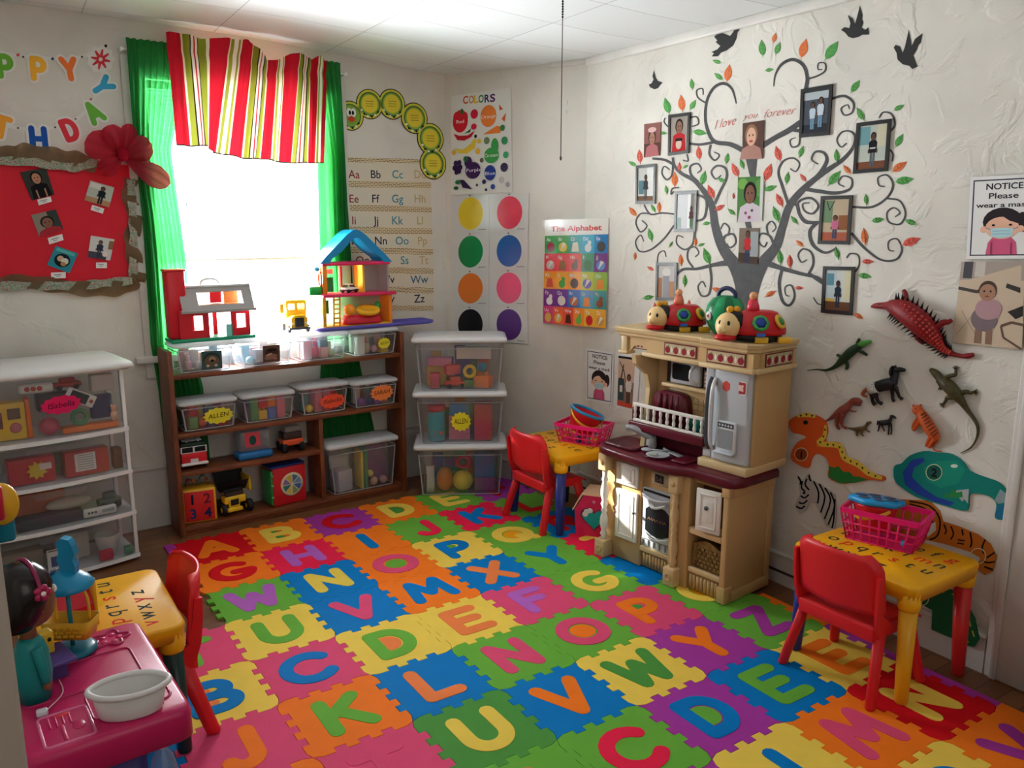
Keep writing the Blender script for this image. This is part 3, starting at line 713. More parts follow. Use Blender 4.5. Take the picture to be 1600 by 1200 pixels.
def toy(kind, color, cname, where, P, rz, s, group='toys inside the clear bins', shape=None):
    """one small toy; P = base point (world), s = (x, y, z) size"""
    mb = MB(); m = plastic(color, 0.45); x, y, z = s
    if kind in ('block', 'box', 'book'): mb.box((0, 0, z / 2), (x, y, z), m, bev=min(s) * (0.12 if kind == 'block' else 0.04))
    elif kind == 'ball': mb.ball((0, 0, z / 2), (x / 2, y / 2, z / 2), m)
    elif kind == 'brick':
        mb.box((0, 0, z * 0.4), (x, y, z * 0.8), m, bev=0.002)
        for i in (-1, 1): mb.lathe([(x * 0.14, z * 0.8), (x * 0.14, z)], m, T(i * x * 0.24, 0, 0), 12)
    elif kind == 'ring': mb.tube([(x * 0.36 * math.cos(a), 0, z / 2 + z * 0.36 * math.sin(a)) for a in [2 * PI * k / 20 for k in range(20)]], min(x, z) * 0.13, m, closed=True, seg=8)
    elif kind == 'cup': mb.lathe([(x * 0.34, 0), (x * 0.5, z * 0.96), (x * 0.5, z), (x * 0.44, z), (x * 0.3, z * 0.1)], m)
    elif kind == 'can': mb.lathe([(x * 0.46, 0), (x * 0.5, z * 0.03), (x * 0.5, z * 0.97), (x * 0.45, z)], m)
    elif kind == 'car':
        mb.box((0, 0, z * 0.38), (x, y, z * 0.36), m, bev=z * 0.1); mb.box((x * 0.02, 0, z * 0.7), (x * 0.55, y * 0.85, z * 0.42), m, bev=z * 0.13)
        for i in (-1, 1): mb.lathe([(z * 0.2, -y * 0.52), (z * 0.2, y * 0.52)], plastic('#222222'), T(i * x * 0.3, 0, z * 0.2) @ RX(PI / 2), 14)
    elif kind == 'plush':
        mb.ball((0, 0, z * 0.33), (x * 0.45, y * 0.45, z * 0.33), m); mb.ball((0, 0, z * 0.75), (x * 0.3, y * 0.32, z * 0.25), m)
        for i in (-1, 1): mb.ball((i * x * 0.25, 0, z * 0.93), (x * 0.1, y * 0.1, z * 0.1), m)
    elif kind == 'sheet': mb.loft([[Vector((x * (i / 6 - 0.5), 0.006 * math.sin(i * 1.3 + 2 * j) , z * j / 4)) for i in range(7)] for j in range(5)], m, closed=False, cap=False)
    o = ob({'block': 'toy_block', 'ball': 'toy_ball', 'brick': 'toy_brick', 'ring': 'toy_ring', 'cup': 'toy_cup', 'can': 'toy_can', 'car': 'toy_car', 'plush': 'plush_toy', 'box': 'toy_box', 'book': 'picture_book', 'sheet': 'paper_sheet'}[kind], mb, solid=0.002 if kind == 'sheet' else None)
    o.location = P; o.rotation_euler = (0, 0, rz)
    nm = {'block': 'toy block', 'ball': 'toy ball', 'brick': 'studded toy brick', 'ring': 'toy ring', 'cup': 'toy cup', 'can': 'round toy can', 'car': 'toy car', 'plush': 'plush toy', 'box': 'box', 'book': 'picture book', 'sheet': 'sheet of paper'}[kind]
    tag(o, '%s %s inside %s' % (cname, nm, where), nm.split()[-1] if kind != 'sheet' else 'paper', group); return o
CN = {'#e66a8c': 'pink', '#d3222f': 'red', '#2f9a56': 'green', '#f0c13a': 'yellow', '#2f6fc0': 'blue', '#ef7d32': 'orange', '#e9e4dc': 'white', '#7a4aa0': 'purple', '#d9b99a': 'beige', '#8fc6d9': 'pale blue', '#9aa0a5': 'grey', '#1f2c55': 'navy', '#5a3a28': 'brown', '#f3b7c0': 'pale pink', '#28a7a6': 'turquoise', '#1c1c1e': 'black', '#c9d6a0': 'pale green'}
def fill(binobj, w, d, h, where, items, seed):
    """items in slots from left to right on the bin's floor, a second layer on top of them"""
    rnd = random.Random(seed); M = Matrix.Translation(binobj.location) @ RZ(binobj.rotation_euler.z)
    n = len(items); sw = w * 0.78 / n
    for i, it in enumerate(items):
        for layer, part in enumerate(it):
            kind, color = part[0], part[1]; hz = h * (0.45 if len(it) > 1 else min(0.85, part[2] * 1.25) if len(part) > 2 else 0.75)
            sx = sw * 0.94; sy = min(d * 0.5, sx * 1.2)
            if kind in ('ball', 'ring', 'can', 'cup'): sx = min(sx, hz * 1.1); sy = sx
            if kind == 'ball': hz = sx
            y = -d * 0.17 + rnd.uniform(-0.01, 0.01)
            P = M @ Vector((-w * 0.39 + sw * (i + 0.5), y, 0.0075 + layer * h * 0.455))
            toy(kind, color, CN[color], where, P, binobj.rotation_euler.z + rnd.uniform(-0.03, 0.03), (sx, sy, hz))
BACKC = ['#d3222f', '#f0c13a', '#2f6fc0', '#7a4aa0', '#2f9a56', '#ef7d32', '#28a7a6', '#e66a8c', '#1f2c55', '#e9e4dc']
def fill_back(binobj, w, d, h, where, seed, n=4, pale=False, yb=0.26, db=0.2):
    M = Matrix.Translation(binobj.location) @ RZ(binobj.rotation_euler.z); sw = w * 0.78 / n
    for i in range(n):
        c = (['#f3b7c0', '#e9e4dc', '#d9b99a', '#8fc6d9'] if pale else BACKC)[(seed * 3 + i) % (4 if pale else 10)]
        toy(('box', 'block', 'book')[(seed + i) % 3], c, CN[c], 'the back of ' + where, M @ Vector((-w * 0.39 + sw * (i + 0.5), d * yb, 0.0075)), binobj.rotation_euler.z, (sw * 0.9, d * db, h * (0.86 - 0.13 * ((i + seed) % 3))))
# ---- bookshelf
SL = Vector((0.064, 0.085)); SRZ = math.atan2(0.05, 1.338)
def SH(s, dpt, z): return Vector((SL.x + s * math.cos(SRZ) - dpt * math.sin(SRZ), SL.y + s * math.sin(SRZ) + dpt * math.cos(SRZ), z))
SW, SD = 1.36, 0.205
M_SHELF = wood('brown_shelf_wood_upright', '#5a2c17', '#8a4c29', 10, (9, 9, 0.8))
M_SHELFH = wood('brown_shelf_wood_board', '#5a2c17', '#8a4c29', 10, (0.8, 9, 9))
sh = thing('bookshelf', 'low brown wooden bookshelf under the window holding clear bins and toys', 'bookshelf', SH(0, 0, FLOOR_Z), SRZ)
fz = -FLOOR_Z
for nm, x0, x1, z0, z1 in (('upright', 0, 0.026, 0, 0.996), ('upright', SW - 0.026, SW, 0, 0.996), ('divider', 0.80, 0.824, 0.052, 0.527)):
    mb = MB(); mb.box(((x0 + x1) / 2, SD / 2 + (0.004 if nm == 'divider' else 0), (z0 + z1) / 2 + fz * (nm == 'divider')), (x1 - x0, SD - (0.008 if nm == 'divider' else 0), z1 - z0 + fz), M_SHELF, bev=0.002); ob(nm, mb, sh)
for x0, x1, zt in ((0.0265, SW - 0.0265, 0.04), (0.0265, 0.7995, 0.345), (0.0265, SW - 0.0265, 0.552), (0.0265, SW - 0.0265, 0.866)):
    mb = MB(); mb.box(((x0 + x1) / 2, SD / 2, zt - 0.0125 + fz), (x1 - x0, SD - 0.004, 0.025 if zt > 0.05 else 0.026), M_SHELFH, bev=0.002); ob('shelf_board', mb, sh)
mb = MB(); mb.box((SW / 2, 0.022, 0.013), (SW - 0.054, 0.02, 0.024), M_SHELFH); ob('plinth', mb, sh)
# ---- four bins along the top, four on the second board
ph1 = [('#2d3f3a', 0, 0.05, 0.42, 0.38, 0, 0), ('#6d5a48', 0.0, -0.05, 0.36, 0.33, 0, 1), ('#a98e74', 0.02, 0.05, 0.17, 0.15, 0, 2), ('#1c1d1f', 0.02, -0.03, 0.1, 0.07, 0, 3), ('#c9b9a0', -0.2, -0.3, 0.08, 0.07, 0, 2), ('#c9b9a0', 0.2, -0.3, 0.08, 0.07, 0, 2)]
ph2 = [('#4a2f28', 0, 0.08, 0.4, 0.22, 0, 0), ('#8d6a58', -0.05, -0.2, 0.38, 0.16, 0.2, 1), ('#2a1a18', 0.02, 0.22, 0.3, 0.1, 0, 2), ('#bda08a', -0.15, -0.05, 0.2, 0.05, 0.3, 3), ('#b06a60', 0.2, -0.32, 0.14, 0.07, 0, 3)]
ROW1 = [('clear bin with a teal picture card, leftmost on top of the shelf', ('photo', '#3f5a58', ph1, 0.03, 0.062, 0.105, 0.098), 'the top-shelf bin with the teal picture card', [[('plush', '#f3b7c0', .5)], [('ball', '#e9e4dc')], [('cup', '#d9b99a', .55)], [('plush', '#e66a8c', .5)]]),
        ('clear bin with a brown picture card, second from the left on top of the shelf', ('photo', '#5c433a', ph2, 0.025, 0.068, 0.095, 0.092), 'the top-shelf bin with the brown picture card', [[('ball', '#8fc6d9')], [('box', '#9aa0a5', .45)], [('plush', '#f3b7c0', .5)], [('cup', '#e9e4dc', .5)]]),
        ('clear bin of pink things without a card, third on top of the shelf', None, 'the uncarded bin on top of the shelf', [[('box', '#f3b7c0', .62)], [('plush', '#e66a8c', .7)], [('block', '#f3b7c0', .6), ('block', '#8fc6d9')], [('ball', '#c9d6a0')]]),
        ('clear bin with a small yellow starburst tag, under the dollhouse', ('burst', '#e6d93c', 'ALLEN', 0.06, 0.068, 0.085, 0.07), 'the top-shelf bin under the dollhouse', [[('box', '#e9e4dc', .6)], [('plush', '#d9b99a', .6)], [('ball', '#f3b7c0')], [('box', '#f0c13a', .4)]])]
for i, (lab, stk, where, items) in enumerate(ROW1):
    w, d, h = 0.298, 0.20, 0.160
    b = clear_bin(lab, SH(0.03 + 0.325 * (i + 0.5), 0.095, 0.8665), SRZ, w, d, h, 'clear bins along the top of the shelf', sticker=stk, taper=0.86, rim=0.010)
    fill(b, w * 0.86, d * 0.86, h - 0.02, where, items, i); fill_back(b, w * 0.86, d * 0.86, h - 0.022, where, i, pale=True)
ROW2 = [('lidded clear bin with a yellow starburst name tag, leftmost on the second shelf', ('burst', '#e6d93c', 'ALLEN', 0.045, 0.072, 0.165, 0.095), 'the second-shelf bin with the yellow tag', [[('block', '#2f9a56'), ('block', '#d3222f')], [('ball', '#ef7d32')], [('cup', '#28a7a6', .6)], [('brick', '#d3222f', .5)]]),
        ('lidded clear bin of coloured blocks without a tag, second on the second shelf', None, 'the untagged bin on the second shelf', [[('block', '#2f9a56', .7)], [('brick', '#f0c13a'), ('brick', '#d3222f')], [('block', '#2f6fc0'), ('block', '#ef7d32')], [('block', '#e66a8c', .7)]]),
        ('lidded clear bin with a red-orange name tag, third on the second shelf', ('burst', '#f0573a', 'ISabella', 0.045, 0.07, 0.17, 0.092), 'the second-shelf bin with the red-orange tag', [[('ball', '#f0c13a')], [('block', '#e66a8c', .7)], [('brick', '#d3222f'), ('brick', '#e66a8c')], [('cup', '#d3222f', .6)]]),
        ('lidded clear bin with a pale orange name tag, rightmost on the second shelf', ('burst', '#f58a4a', 'SARAH', 0.04, 0.082, 0.16, 0.105), 'the second-shelf bin with the pale orange tag', [[('ball', '#7a4aa0')], [('box', '#1f2c55', .7)], [('brick', '#7a4aa0'), ('ball', '#8fc6d9')], [('block', '#ef7d32', .4)]])]
for i, (lab, stk, where, items) in enumerate(ROW2):
    w, d, h = 0.295, 0.185, 0.165 + (0.012 if i == 2 else 0)
    b = clear_bin(lab, SH(0.031 + 0.3245 * (i + 0.5), 0.095, 0.5535), SRZ + (0.02 if i == 2 else 0), w, d, h, 'clear bins on the second shelf', sticker=stk, taper=0.86, rim=0.006)
    fill(b, w * 0.86, d * 0.86, h - 0.02, where, items, 10 + i); fill_back(b, w * 0.86, d * 0.86, h - 0.022, where, i)
b = clear_bin('large lidded clear bin of books and papers at the bottom right of the shelf', SH(1.079, 0.105, 0.0415), SRZ, 0.45, 0.19, 0.315, None, taper=0.86, rim=0.012, lid_h=0.026)
where = 'the big bin at the bottom of the shelf'
M = Matrix.Translation(b.location) @ RZ(SRZ)
for kind, col, cn, x, y, s, rz in (('book', '#e2cf52', 'yellow', -0.005, -0.02, (0.014, 0.10, 0.235), 0), ('book', '#2f9a6a', 'green', 0.022, -0.02, (0.018, 0.10, 0.245), 0), ('box', '#b9bcc0', 'pale grey', -0.12, -0.015, (0.10, 0.09, 0.13), 0.2), ('box', '#8c5a86', 'mauve', 0.115, 0.005, (0.14, 0.02, 0.24), 0), ('sheet', '#dcdcd6', 'crumpled white', -0.10, 0.05, (0.14, 0.01, 0.2), 0.1)):
    toy(kind, col, cn, where, M @ Vector((x, y, 0.0085)), SRZ + rz, s)
for col, cn, x, z, r in (('#d9a982', 'peach', 0.08, 0.0085, 0.055), ('#c98d96', 'rose', 0.145, 0.0085, 0.05), ('#e8d06a', 'pale yellow', 0.055, 0.0645, 0.045)):
    toy('ball', col, cn, where, M @ Vector((x, -0.045, z)), 0, (r, r, r))
# ---- stack of three bins in the corner
SRZ3 = math.atan2(-0.258, 0.436); c0 = Vector((1.63, -0.174)); bk = Vector((0.509, 0.861)); cc = c0 + bk * 0.15
STK = [('bottom clear bin of the corner stack, with a ball and blue box inside', None, 'the bottom bin of the corner stack', 0.0), ('middle clear bin of the corner stack, with a yellow starburst name tag', ('burst', '#e9dc33', 'ALLEN', 0.005, 0.14, 0.125, 0.125), 'the middle bin of the corner stack', 0.3255), ('top clear bin of the corner stack, full of mixed toys', None, 'the top bin of the corner stack', 0.651)]
LIDM = mat('white_bin_lid', '#e2e3e6', 0.35)
SB = []
for lab, stk, where, z in STK:
    b = clear_bin(lab, (cc.x, cc.y, z + 0.003), SRZ3, 0.53, 0.30, 0.325, 'three clear bins stacked in the corner', taper=0.89, lid_h=0.030, rim=0.017, sticker=stk, lidmat=LIDM); SB.append(b)
def instack(b, where, items):
    M = Matrix.Translation(b.location) @ RZ(SRZ3)
    for kind, col, cn, x, y, z, s, rz in items: toy(kind, col, cn, where, M @ Vector((x, y, z + 0.0075)), SRZ3 + rz, s)
instack(SB[0], STK[0][2], [('sheet', '#d8d4cc', 'white', -0.185, -0.09, 0, (0.05, 0.01, 0.17), 0.3), ('ball', '#d9772f', 'orange', -0.10, -0.055, 0, (0.10, 0.10, 0.15), 0), ('box', '#3f8f4e', 'green', -0.06, 0.07, 0, (0.16, 0.08, 0.10), 0), ('ring', '#d3222f', 'red', 0.015, -0.02, 0.125, (0.10, 0.03, 0.09), 0), ('ball', '#e9c63a', 'yellow and green', 0.012, -0.05, 0, (0.125, 0.12, 0.125), 0), ('box', '#2a6fb2', 'blue', 0.147, -0.03, 0.085, (0.125, 0.08, 0.155), 0), ('box', '#8a3c78', 'plum', 0.147, -0.03, 0, (0.125, 0.09, 0.084), 0)])
instack(SB[1], STK[1][2], [('can', '#2aa6b8', 'turquoise', -0.145, -0.045, 0, (0.105, 0.105, 0.18), 0), ('can', '#c8324e', 'crimson', -0.145, -0.045, 0.181, (0.108, 0.108, 0.035), 0), ('ball', '#ee6a35', 'orange', -0.115, -0.118, 0.05, (0.02, 0.02, 0.02), 0), ('box', '#e28aa0', 'pink', -0.005, -0.02, 0, (0.13, 0.09, 0.15), 0), ('box', '#4a8fc8', 'blue', -0.005, -0.02, 0.151, (0.12, 0.08, 0.07), 0), ('box', '#d0344e', 'crimson', 0.14, -0.035, 0, (0.11, 0.10, 0.225), 0)])
instack(SB[2], STK[2][2], [('car', '#d33a34', 'red', -0.03, -0.06, 0, (0.12, 0.06, 0.075), 0.1), ('box', '#e48aa4', 'pink', -0.12, -0.02, 0.13, (0.14, 0.05, 0.05), -0.15), ('box', '#c8485a', 'rose', -0.15, -0.05, 0, (0.06, 0.06, 0.09), 0), ('block', '#d9b65a', 'mustard', -0.14, 0.04, 0, (0.12, 0.08, 0.125), 0), ('box', '#edeae4', 'white', 0.085, 0.02, 0.165, (0.21, 0.06, 0.07), 0), ('box', '#243a78', 'navy', 0.03, 0.035, 0, (0.08, 0.05, 0.16), 0), ('ring', '#f0c531', 'yellow', 0.06, -0.07, 0.055, (0.085, 0.03, 0.09), 0.1), ('brick', '#ec7b4a', 'orange', 0.14, -0.05, 0, (0.1, 0.07, 0.09), -0.4), ('block', '#3c7d52', 'green', 0.055, -0.06, 0, (0.06, 0.05, 0.05), 0), ('ball', '#5a8ab0', 'pale blue', 0.14, -0.04, 0.09, (0.06, 0.06, 0.06), 0), ('cup', '#b1393f', 'dark red', -0.075, 0.05, 0, (0.07, 0.07, 0.11), 0), ('block', '#d0344e', 'crimson', -0.045, -0.05, 0.08, (0.09, 0.05, 0.06), 0.4)])
for b, (lab, stk, where, z), sd in zip(SB, STK, (4, 1, 7)): fill_back(b, 0.47, 0.30, 0.27, where, sd, 5, False, 0.365, 0.1)
# ---- white drawer cabinet on the left
CRZ = math.atan2(0.078, 0.601); CW, CD = 0.66, 0.33
CX = Vector((-0.165, -0.09, FLOOR_Z))
cab = thing('drawer_cabinet', 'white drawer tower with four clear drawers of toys, left of the shelf', 'drawer cabinet', CX, CRZ)
z3 = -FLOOR_Z
def front(t, k=0.03): return -k * (1 - (2 * t - 1) ** 2)     # the fronts bow outwards
def cbar(z, h, o=0.0, back=0.30):                                # horizontal frame tray with bowed front
    n = 12; P = [(-CW + CW * i / n, front(i / n) - o) for i in range(n + 1)] + [(0, back), (-CW, back)]
    return P
for z, h in ((0.004, 0.018), (0.226, 0.018), (0.438, 0.018), (0.650, 0.02)):
    mb = MB(); P = cbar(z, h); mb.prism(P, z3 + z, z3 + z + h, M_WHITE); ob('rail', mb, cab)
for x in (-0.012, -CW + 0.012):
    mb = MB(); mb.box((x, 0.015, z3 + 0.49), (0.018, 0.024, 0.93), M_WHITE, bev=0.004); mb.box((x, 0.285, z3 + 0.49), (0.018, 0.024, 0.93), M_WHITE, bev=0.004); ob('side_frame', mb, cab)
mb = MB(); n = 12
def lidring(z, g): return [Vector((-CW - g + (CW + 2 * g) * i / n, front(i / n) - g, z)) for i in range(n + 1)] + [Vector((g, 0.30 + g, z)), Vector((-CW - g, 0.30 + g, z))]
mb.loft([lidring(z3 + 0.955, 0.018), lidring(z3 + 0.968, 0.038), lidring(z3 + 0.99, 0.030), lidring(z3 + 1.012, -0.02)], M_WHITE); ob('top', mb, cab)
drs = []
for z0, z1 in ((0.024, 0.224), (0.246, 0.436), (0.458, 0.648), (0.672, 0.953)):
    mb = MB(); n = 10; a, b_ = -CW + 0.024, -0.024
    def ring(z, k=0.0): return [Vector((a + (b_ - a) * i / n, front(i / n, 0.028) - 0.001 + k, z3 + z)) for i in range(n + 1)] + [Vector((b_, 0.27, z3 + z)), Vector((a, 0.27, z3 + z))]
    rr = [ring(z0), ring(z1 - 0.006)]
    mb.loft(rr, M_BIND, cap=False); mb.add(rr[0], [list(range(len(rr[0])))[::-1]], M_BIND)
    d = ob('drawer', mb, cab); drs.append(d)
    if z1 < 0.9:
        mb = MB(); mb.prism([(-0.10, 0), (0.10, 0), (0.115, 0.026), (-0.115, 0.026)], 0, 0.012, M_BIND, T(-CW / 2, -0.031, z3 + z1 - 0.036) @ RX(PI / 2)); ob('handle', mb, d)
mb = MB(); M = T(-CW * 0.435, -0.031, z3 + 0.825) @ RX(PI / 2) @ RZ(0.06)
mb.prism([(x * 0.088, y * 0.044) for x, y in burst(0, 0, 1, 0.86, 12)], 0, 0.001, paper('#e0245e'), M)
mb.text('ISabella', 0, -0.012, 0.026, paper('#2a1018'), 0.0014, M, width=0.11, align='C', shear=0.2); ob('name_label', mb, drs[3])
CM = Matrix.Translation(CX) @ RZ(CRZ)
def incab(x, y, z): return CM @ Vector((x, y, z3 + z + 0.003))
wt = 'the top drawer of the white drawer tower'
# toy oven: yellow front with two dark windows and a dial
ov = thing('toy_oven', 'yellow toy oven with orange side inside the top drawer', 'toy oven', incab(-0.50, 0.10, 0.672), CRZ - 0.08)
mb = MB(); mb.box((0, 0, 0.085), (0.17, 0.10, 0.17), plastic('#efc231'), bev=0.006); ob('body', mb, ov)
mb = MB(); mb.box((-0.03, -0.052, 0.095), (0.048, 0.004, 0.075), plastic('#6a3234'), bev=0.003); ob('window', mb, ov)
mb = MB(); mb.box((0.04, -0.052, 0.12), (0.05, 0.004, 0.05), plastic('#5d4a42'), bev=0.003); ob('window', mb, ov)
mb = MB(); mb.lathe([(0.024, 0), (0.02, 0.008)], plastic('#c8607a'), T(0.042, -0.05, 0.055) @ RX(PI / 2)); ob('dial', mb, ov)
mb = MB(); mb.box((0.097, 0, 0.09), (0.02, 0.09, 0.18), plastic('#ee6d25'), bev=0.004); ob('side_panel', mb, ov)
phn = thing('toy_phone', 'white toy phone with a dark screen, tilted inside the top drawer', 'toy phone', incab(-0.195, 0.012, 0.835), CRZ)
PM = RY(0.5) @ RX(0.0)
mb = MB(); mb.box((0, 0, 0), (0.13, 0.012, 0.058), plastic('#e9e6e2'), PM, bev=0.005); ob('body', mb, phn)
mb = MB(); mb.box((-0.008, -0.0068, 0), (0.078, 0.002, 0.046), plastic('#26302e', 0.2), PM); ob('screen', mb, phn)
mb = MB(); mb.lathe([(0.009, 0), (0.008, 0.002)], plastic('#a83a44'), PM @ T(0.048, -0.006, 0) @ RX(PI / 2)); ob('button', mb, phn)
gp = thing('toy_game_pad', 'white toy game pad with red buttons inside the top drawer', 'toy', incab(-0.37, 0.03, 0.90), CRZ - 0.15)
mb = MB(); mb.box((0, 0, 0), (0.14, 0.03, 0.045), plastic('#ece8e4'), bev=0.014); ob('body', mb, gp)
for x in (-0.035, -0.01, 0.015):
    mb = MB(); mb.ball((x, -0.0155, 0.0), (0.011, 0.004, 0.011), plastic('#c53a3a')); ob('button', mb, gp)
for kind, col, cn, x, y, z, s in (('ring', '#4f8f60', 'green', -0.205, 0.02, 0.70, (0.085, 0.03, 0.085)), ('ball', '#c0455f', 'raspberry', -0.33, 0.04, 0.6725, (0.085, 0.085, 0.085)), ('box', '#23355f', 'navy', -0.10, 0.06, 0.72, (0.09, 0.05, 0.11)), ('box', '#e9792e', 'orange', -0.16, 0.05, 0.6725, (0.24, 0.07, 0.026)), ('block', '#d8d3cc', 'white', -0.085, 0.08, 0.845, (0.10, 0.05, 0.08)), ('block', '#2a2a30', 'black', -0.29, 0.12, 0.775, (0.14, 0.06, 0.08)), ('block', '#2c5f9c', 'blue', -0.615, 0.06, 0.6725, (0.03, 0.08, 0.12)), ('plush', '#e0a98a', 'peach', -0.055, 0.022, 0.70, (0.04, 0.03, 0.08)), ('car', '#c8332f', 'red', -0.22, 0.14, 0.86, (0.12, 0.05, 0.06))):
    toy(kind, col, cn, wt, incab(x, y, z), CRZ, s, 'toys inside the white drawer tower')
wt = 'the second drawer of the white drawer tower'
def gamebox(label, x, y, z, rz, card):
    g = thing('game_box', label, 'box', incab(x, y, z), CRZ + rz)
    mb = MB(); mb.box((0, 0, 0.06), (0.19, 0.07, 0.12), plastic('#b92a30'), bev=0.004); ob('carton', mb, g)
    mb = MB()
    if card: mb.box((-0.01, -0.036, 0.065), (0.09, 0.002, 0.085), paper('#e3ddd5'))
    else:
        mb.prism(burst(0, 0, 0.045, 0.03, 9), 0, 0.002, paper('#d8c23c'), T(0.02, -0.0352, 0.06) @ RX(PI / 2)); mb.box((0.055, -0.0372, 0.075), (0.05, 0.002, 0.03), paper('#e6dfd6'))
    ob('printed_panel', mb, g)
    if card:
        mb = MB()
        for k in range(7): mb.box((-0.01, -0.0374, 0.033 + k * 0.011), (0.07, 0.0008, 0.003), paper('#8a7f78'))
        ob('small_print', mb, g)
gamebox('red game carton with a yellow starburst inside the second drawer', -0.42, 0.07, 0.4585, 0.0, False)
gamebox('red game carton with a white panel of small print inside the second drawer', -0.19, 0.06, 0.4585, 0.02, True)
for kind, col, cn, x, y, z, s in (('block', '#d9c9c0', 'pale', -0.585, 0.05, 0.4585, (0.06, 0.06, 0.10)), ('block', '#7d4a32', 'brown', -0.05, 0.07, 0.4585, (0.04, 0.06, 0.10)), ('block', '#3a6a4a', 'dark green', -0.30, 0.16, 0.4585, (0.10, 0.06, 0.10))):
    toy(kind, col, cn, wt, incab(x, y, z), CRZ, s, 'toys inside the white drawer tower')
wt = 'the third drawer of the white drawer tower'
for kind, col, cn, x, y, z, s in (('block', '#2e3742', 'dark slate', -0.37, 0.06, 0.2465, (0.28, 0.09, 0.05)), ('ball', '#b8b4a4', 'pale grey', -0.28, 0.07, 0.297, (0.20, 0.08, 0.06)), ('block', '#c2663a', 'rust', -0.40, 0.15, 0.2465, (0.24, 0.05, 0.14)), ('block', '#78909a', 'grey blue', -0.58, 0.06, 0.2465, (0.06, 0.05, 0.09)), ('car', '#5f6a60', 'grey green', -0.09, 0.12, 0.2465, (0.11, 0.05, 0.09))):
    toy(kind, col, cn, wt, incab(x, y, z), CRZ, s, 'toys inside the white drawer tower')
rc = thing('game_controller', 'white toy controller bar with buttons inside the third drawer', 'controller', incab(-0.16, 0.02, 0.2465), CRZ)
mb = MB(); mb.box((0, 0, 0.024), (0.15, 0.022, 0.044), plastic('#dedbd6'), bev=0.01); ob('body', mb, rc)
for x in (-0.05, -0.035, -0.02):
    mb = MB(); mb.ball((x, -0.011, 0.026), (0.006, 0.003, 0.006), plastic('#5d6468')); ob('button', mb, rc)
mb = MB(); mb.box((0.035, -0.0112, 0.025), (0.055, 0.002, 0.016), plastic('#9fb0a8')); ob('screen', mb, rc)
wt = 'the bottom drawer of the white drawer tower'
for kind, col, cn, x, y, z, s in (('cup', '#e6e3df', 'white', -0.12, 0.095, 0.0245, (0.12, 0.12, 0.10)), ('block', '#c22a44', 'crimson', -0.155, 0.006, 0.0245, (0.06, 0.03, 0.05)), ('block', '#c8c0b8', 'pale grey', -0.27, 0.14, 0.0245, (0.14, 0.08, 0.13)), ('block', '#8b7d70', 'taupe', -0.50, 0.07, 0.0245, (0.18, 0.08, 0.12)), ('block', '#3c7a58', 'green', -0.05, 0.018, 0.0245, (0.035, 0.03, 0.04))):
    toy(kind, col, cn, wt, incab(x, y, z), CRZ, s, 'toys inside the white drawer tower')
sg = thing('printed_card', 'white card with a dark border and blue square inside the bottom drawer', 'card', incab(-0.34, 0.01, 0.0245), CRZ)
mb = MB(); mb.box((0, 0, 0.055), (0.13, 0.002, 0.11), paper('#e4e2dd')); ob('card', mb, sg)
mb = MB(); mb.box((-0.03, -0.0014, 0.05), (0.04, 0.0008, 0.05), paper('#3a4a94')); ob('picture', mb, sg)
mb = MB(); mb.box((0, -0.0014, 0.103), (0.12, 0.0008, 0.004), paper('#26242a')); mb.box((0, -0.0014, 0.008), (0.12, 0.0008, 0.004), paper('#26242a')); ob('border', mb, sg)
# ================================================================ toys on and in the bookshelf
def P_(c, r=0.32): return plastic(c, r)
def part(parent, name, fn):
    mb = MB(); fn(mb); return ob(name, mb, parent)
RED, GRN = P_('#d0202e'), P_('#14946a')
# --- red play house with grey roof
h = thing('toy_house', 'red plastic play house with grey roof and silo, standing left on the bins', 'toy house', SH(0.245, 0.085, 1.0272), SRZ)
part(h, 'base', lambda m: m.box((0.005, 0, 0.009), (0.435, 0.15, 0.018), GRN, bev=0.006))
def f(m):
    y0, y1, z0, z1 = -0.055, -0.045, 0.018, 0.165
    for x0, x1, a, b in ((-0.165, -0.10, z0, z1), (-0.10, -0.045, z0, 0.058), (-0.10, -0.045, 0.135, z1), (-0.045, -0.015, z0, z1), (-0.015, 0.10, 0.145, z1), (0.10, 0.122, z0, z1), (0.122, 0.178, z0, 0.058), (0.122, 0.178, 0.135, z1), (0.178, 0.20, z0, z1)):
        m.box(((x0 + x1) / 2, (y0 + y1) / 2, (a + b) / 2), (x1 - x0, y1 - y0, b - a), RED)
part(h, 'front_wall', f)
part(h, 'side_wall', lambda m: m.box((0.195, 0.005, 0.09), (0.01, 0.10, 0.145), RED)); part(h, 'side_wall', lambda m: m.box((-0.16, 0.005, 0.09), (0.01, 0.10, 0.145), RED))
for x in (-0.075, 0.045, 0.15): part(h, 'back_post', lambda m: m.box((x, 0.052, 0.09), (0.022, 0.008, 0.145), RED))
part(h, 'silo', lambda m: (m.box((-0.163, 0.0, 0.195), (0.095, 0.085, 0.355), RED, bev=0.012), m.box((-0.163, 0.0, 0.37), (0.104, 0.094, 0.012), RED, bev=0.004)))
def f(m):
    F = T(0.035, -0.078, 0.160) @ RX(math.radians(62)); g = P_('#a5a2a0', 0.5)
    for x0, x1, a, b in ((-0.185, 0.185, 0, 0.03), (-0.185, 0.185, 0.105, 0.135), (-0.185, -0.10, 0.03, 0.105), (0.135, 0.185, 0.03, 0.105)): m.box(((x0 + x1) / 2, (a + b) / 2, 0), (x1 - x0, b - a, 0.01), g, F)
    m.box((0.035, -0.082, 0.158), (0.385, 0.014, 0.016), g, bev=0.003)
    m.box((0.035, 0.01, 0.284), (0.37, 0.075, 0.012), P_('#dfe6ea', 0.5), bev=0.004)
part(h, 'roof', f)
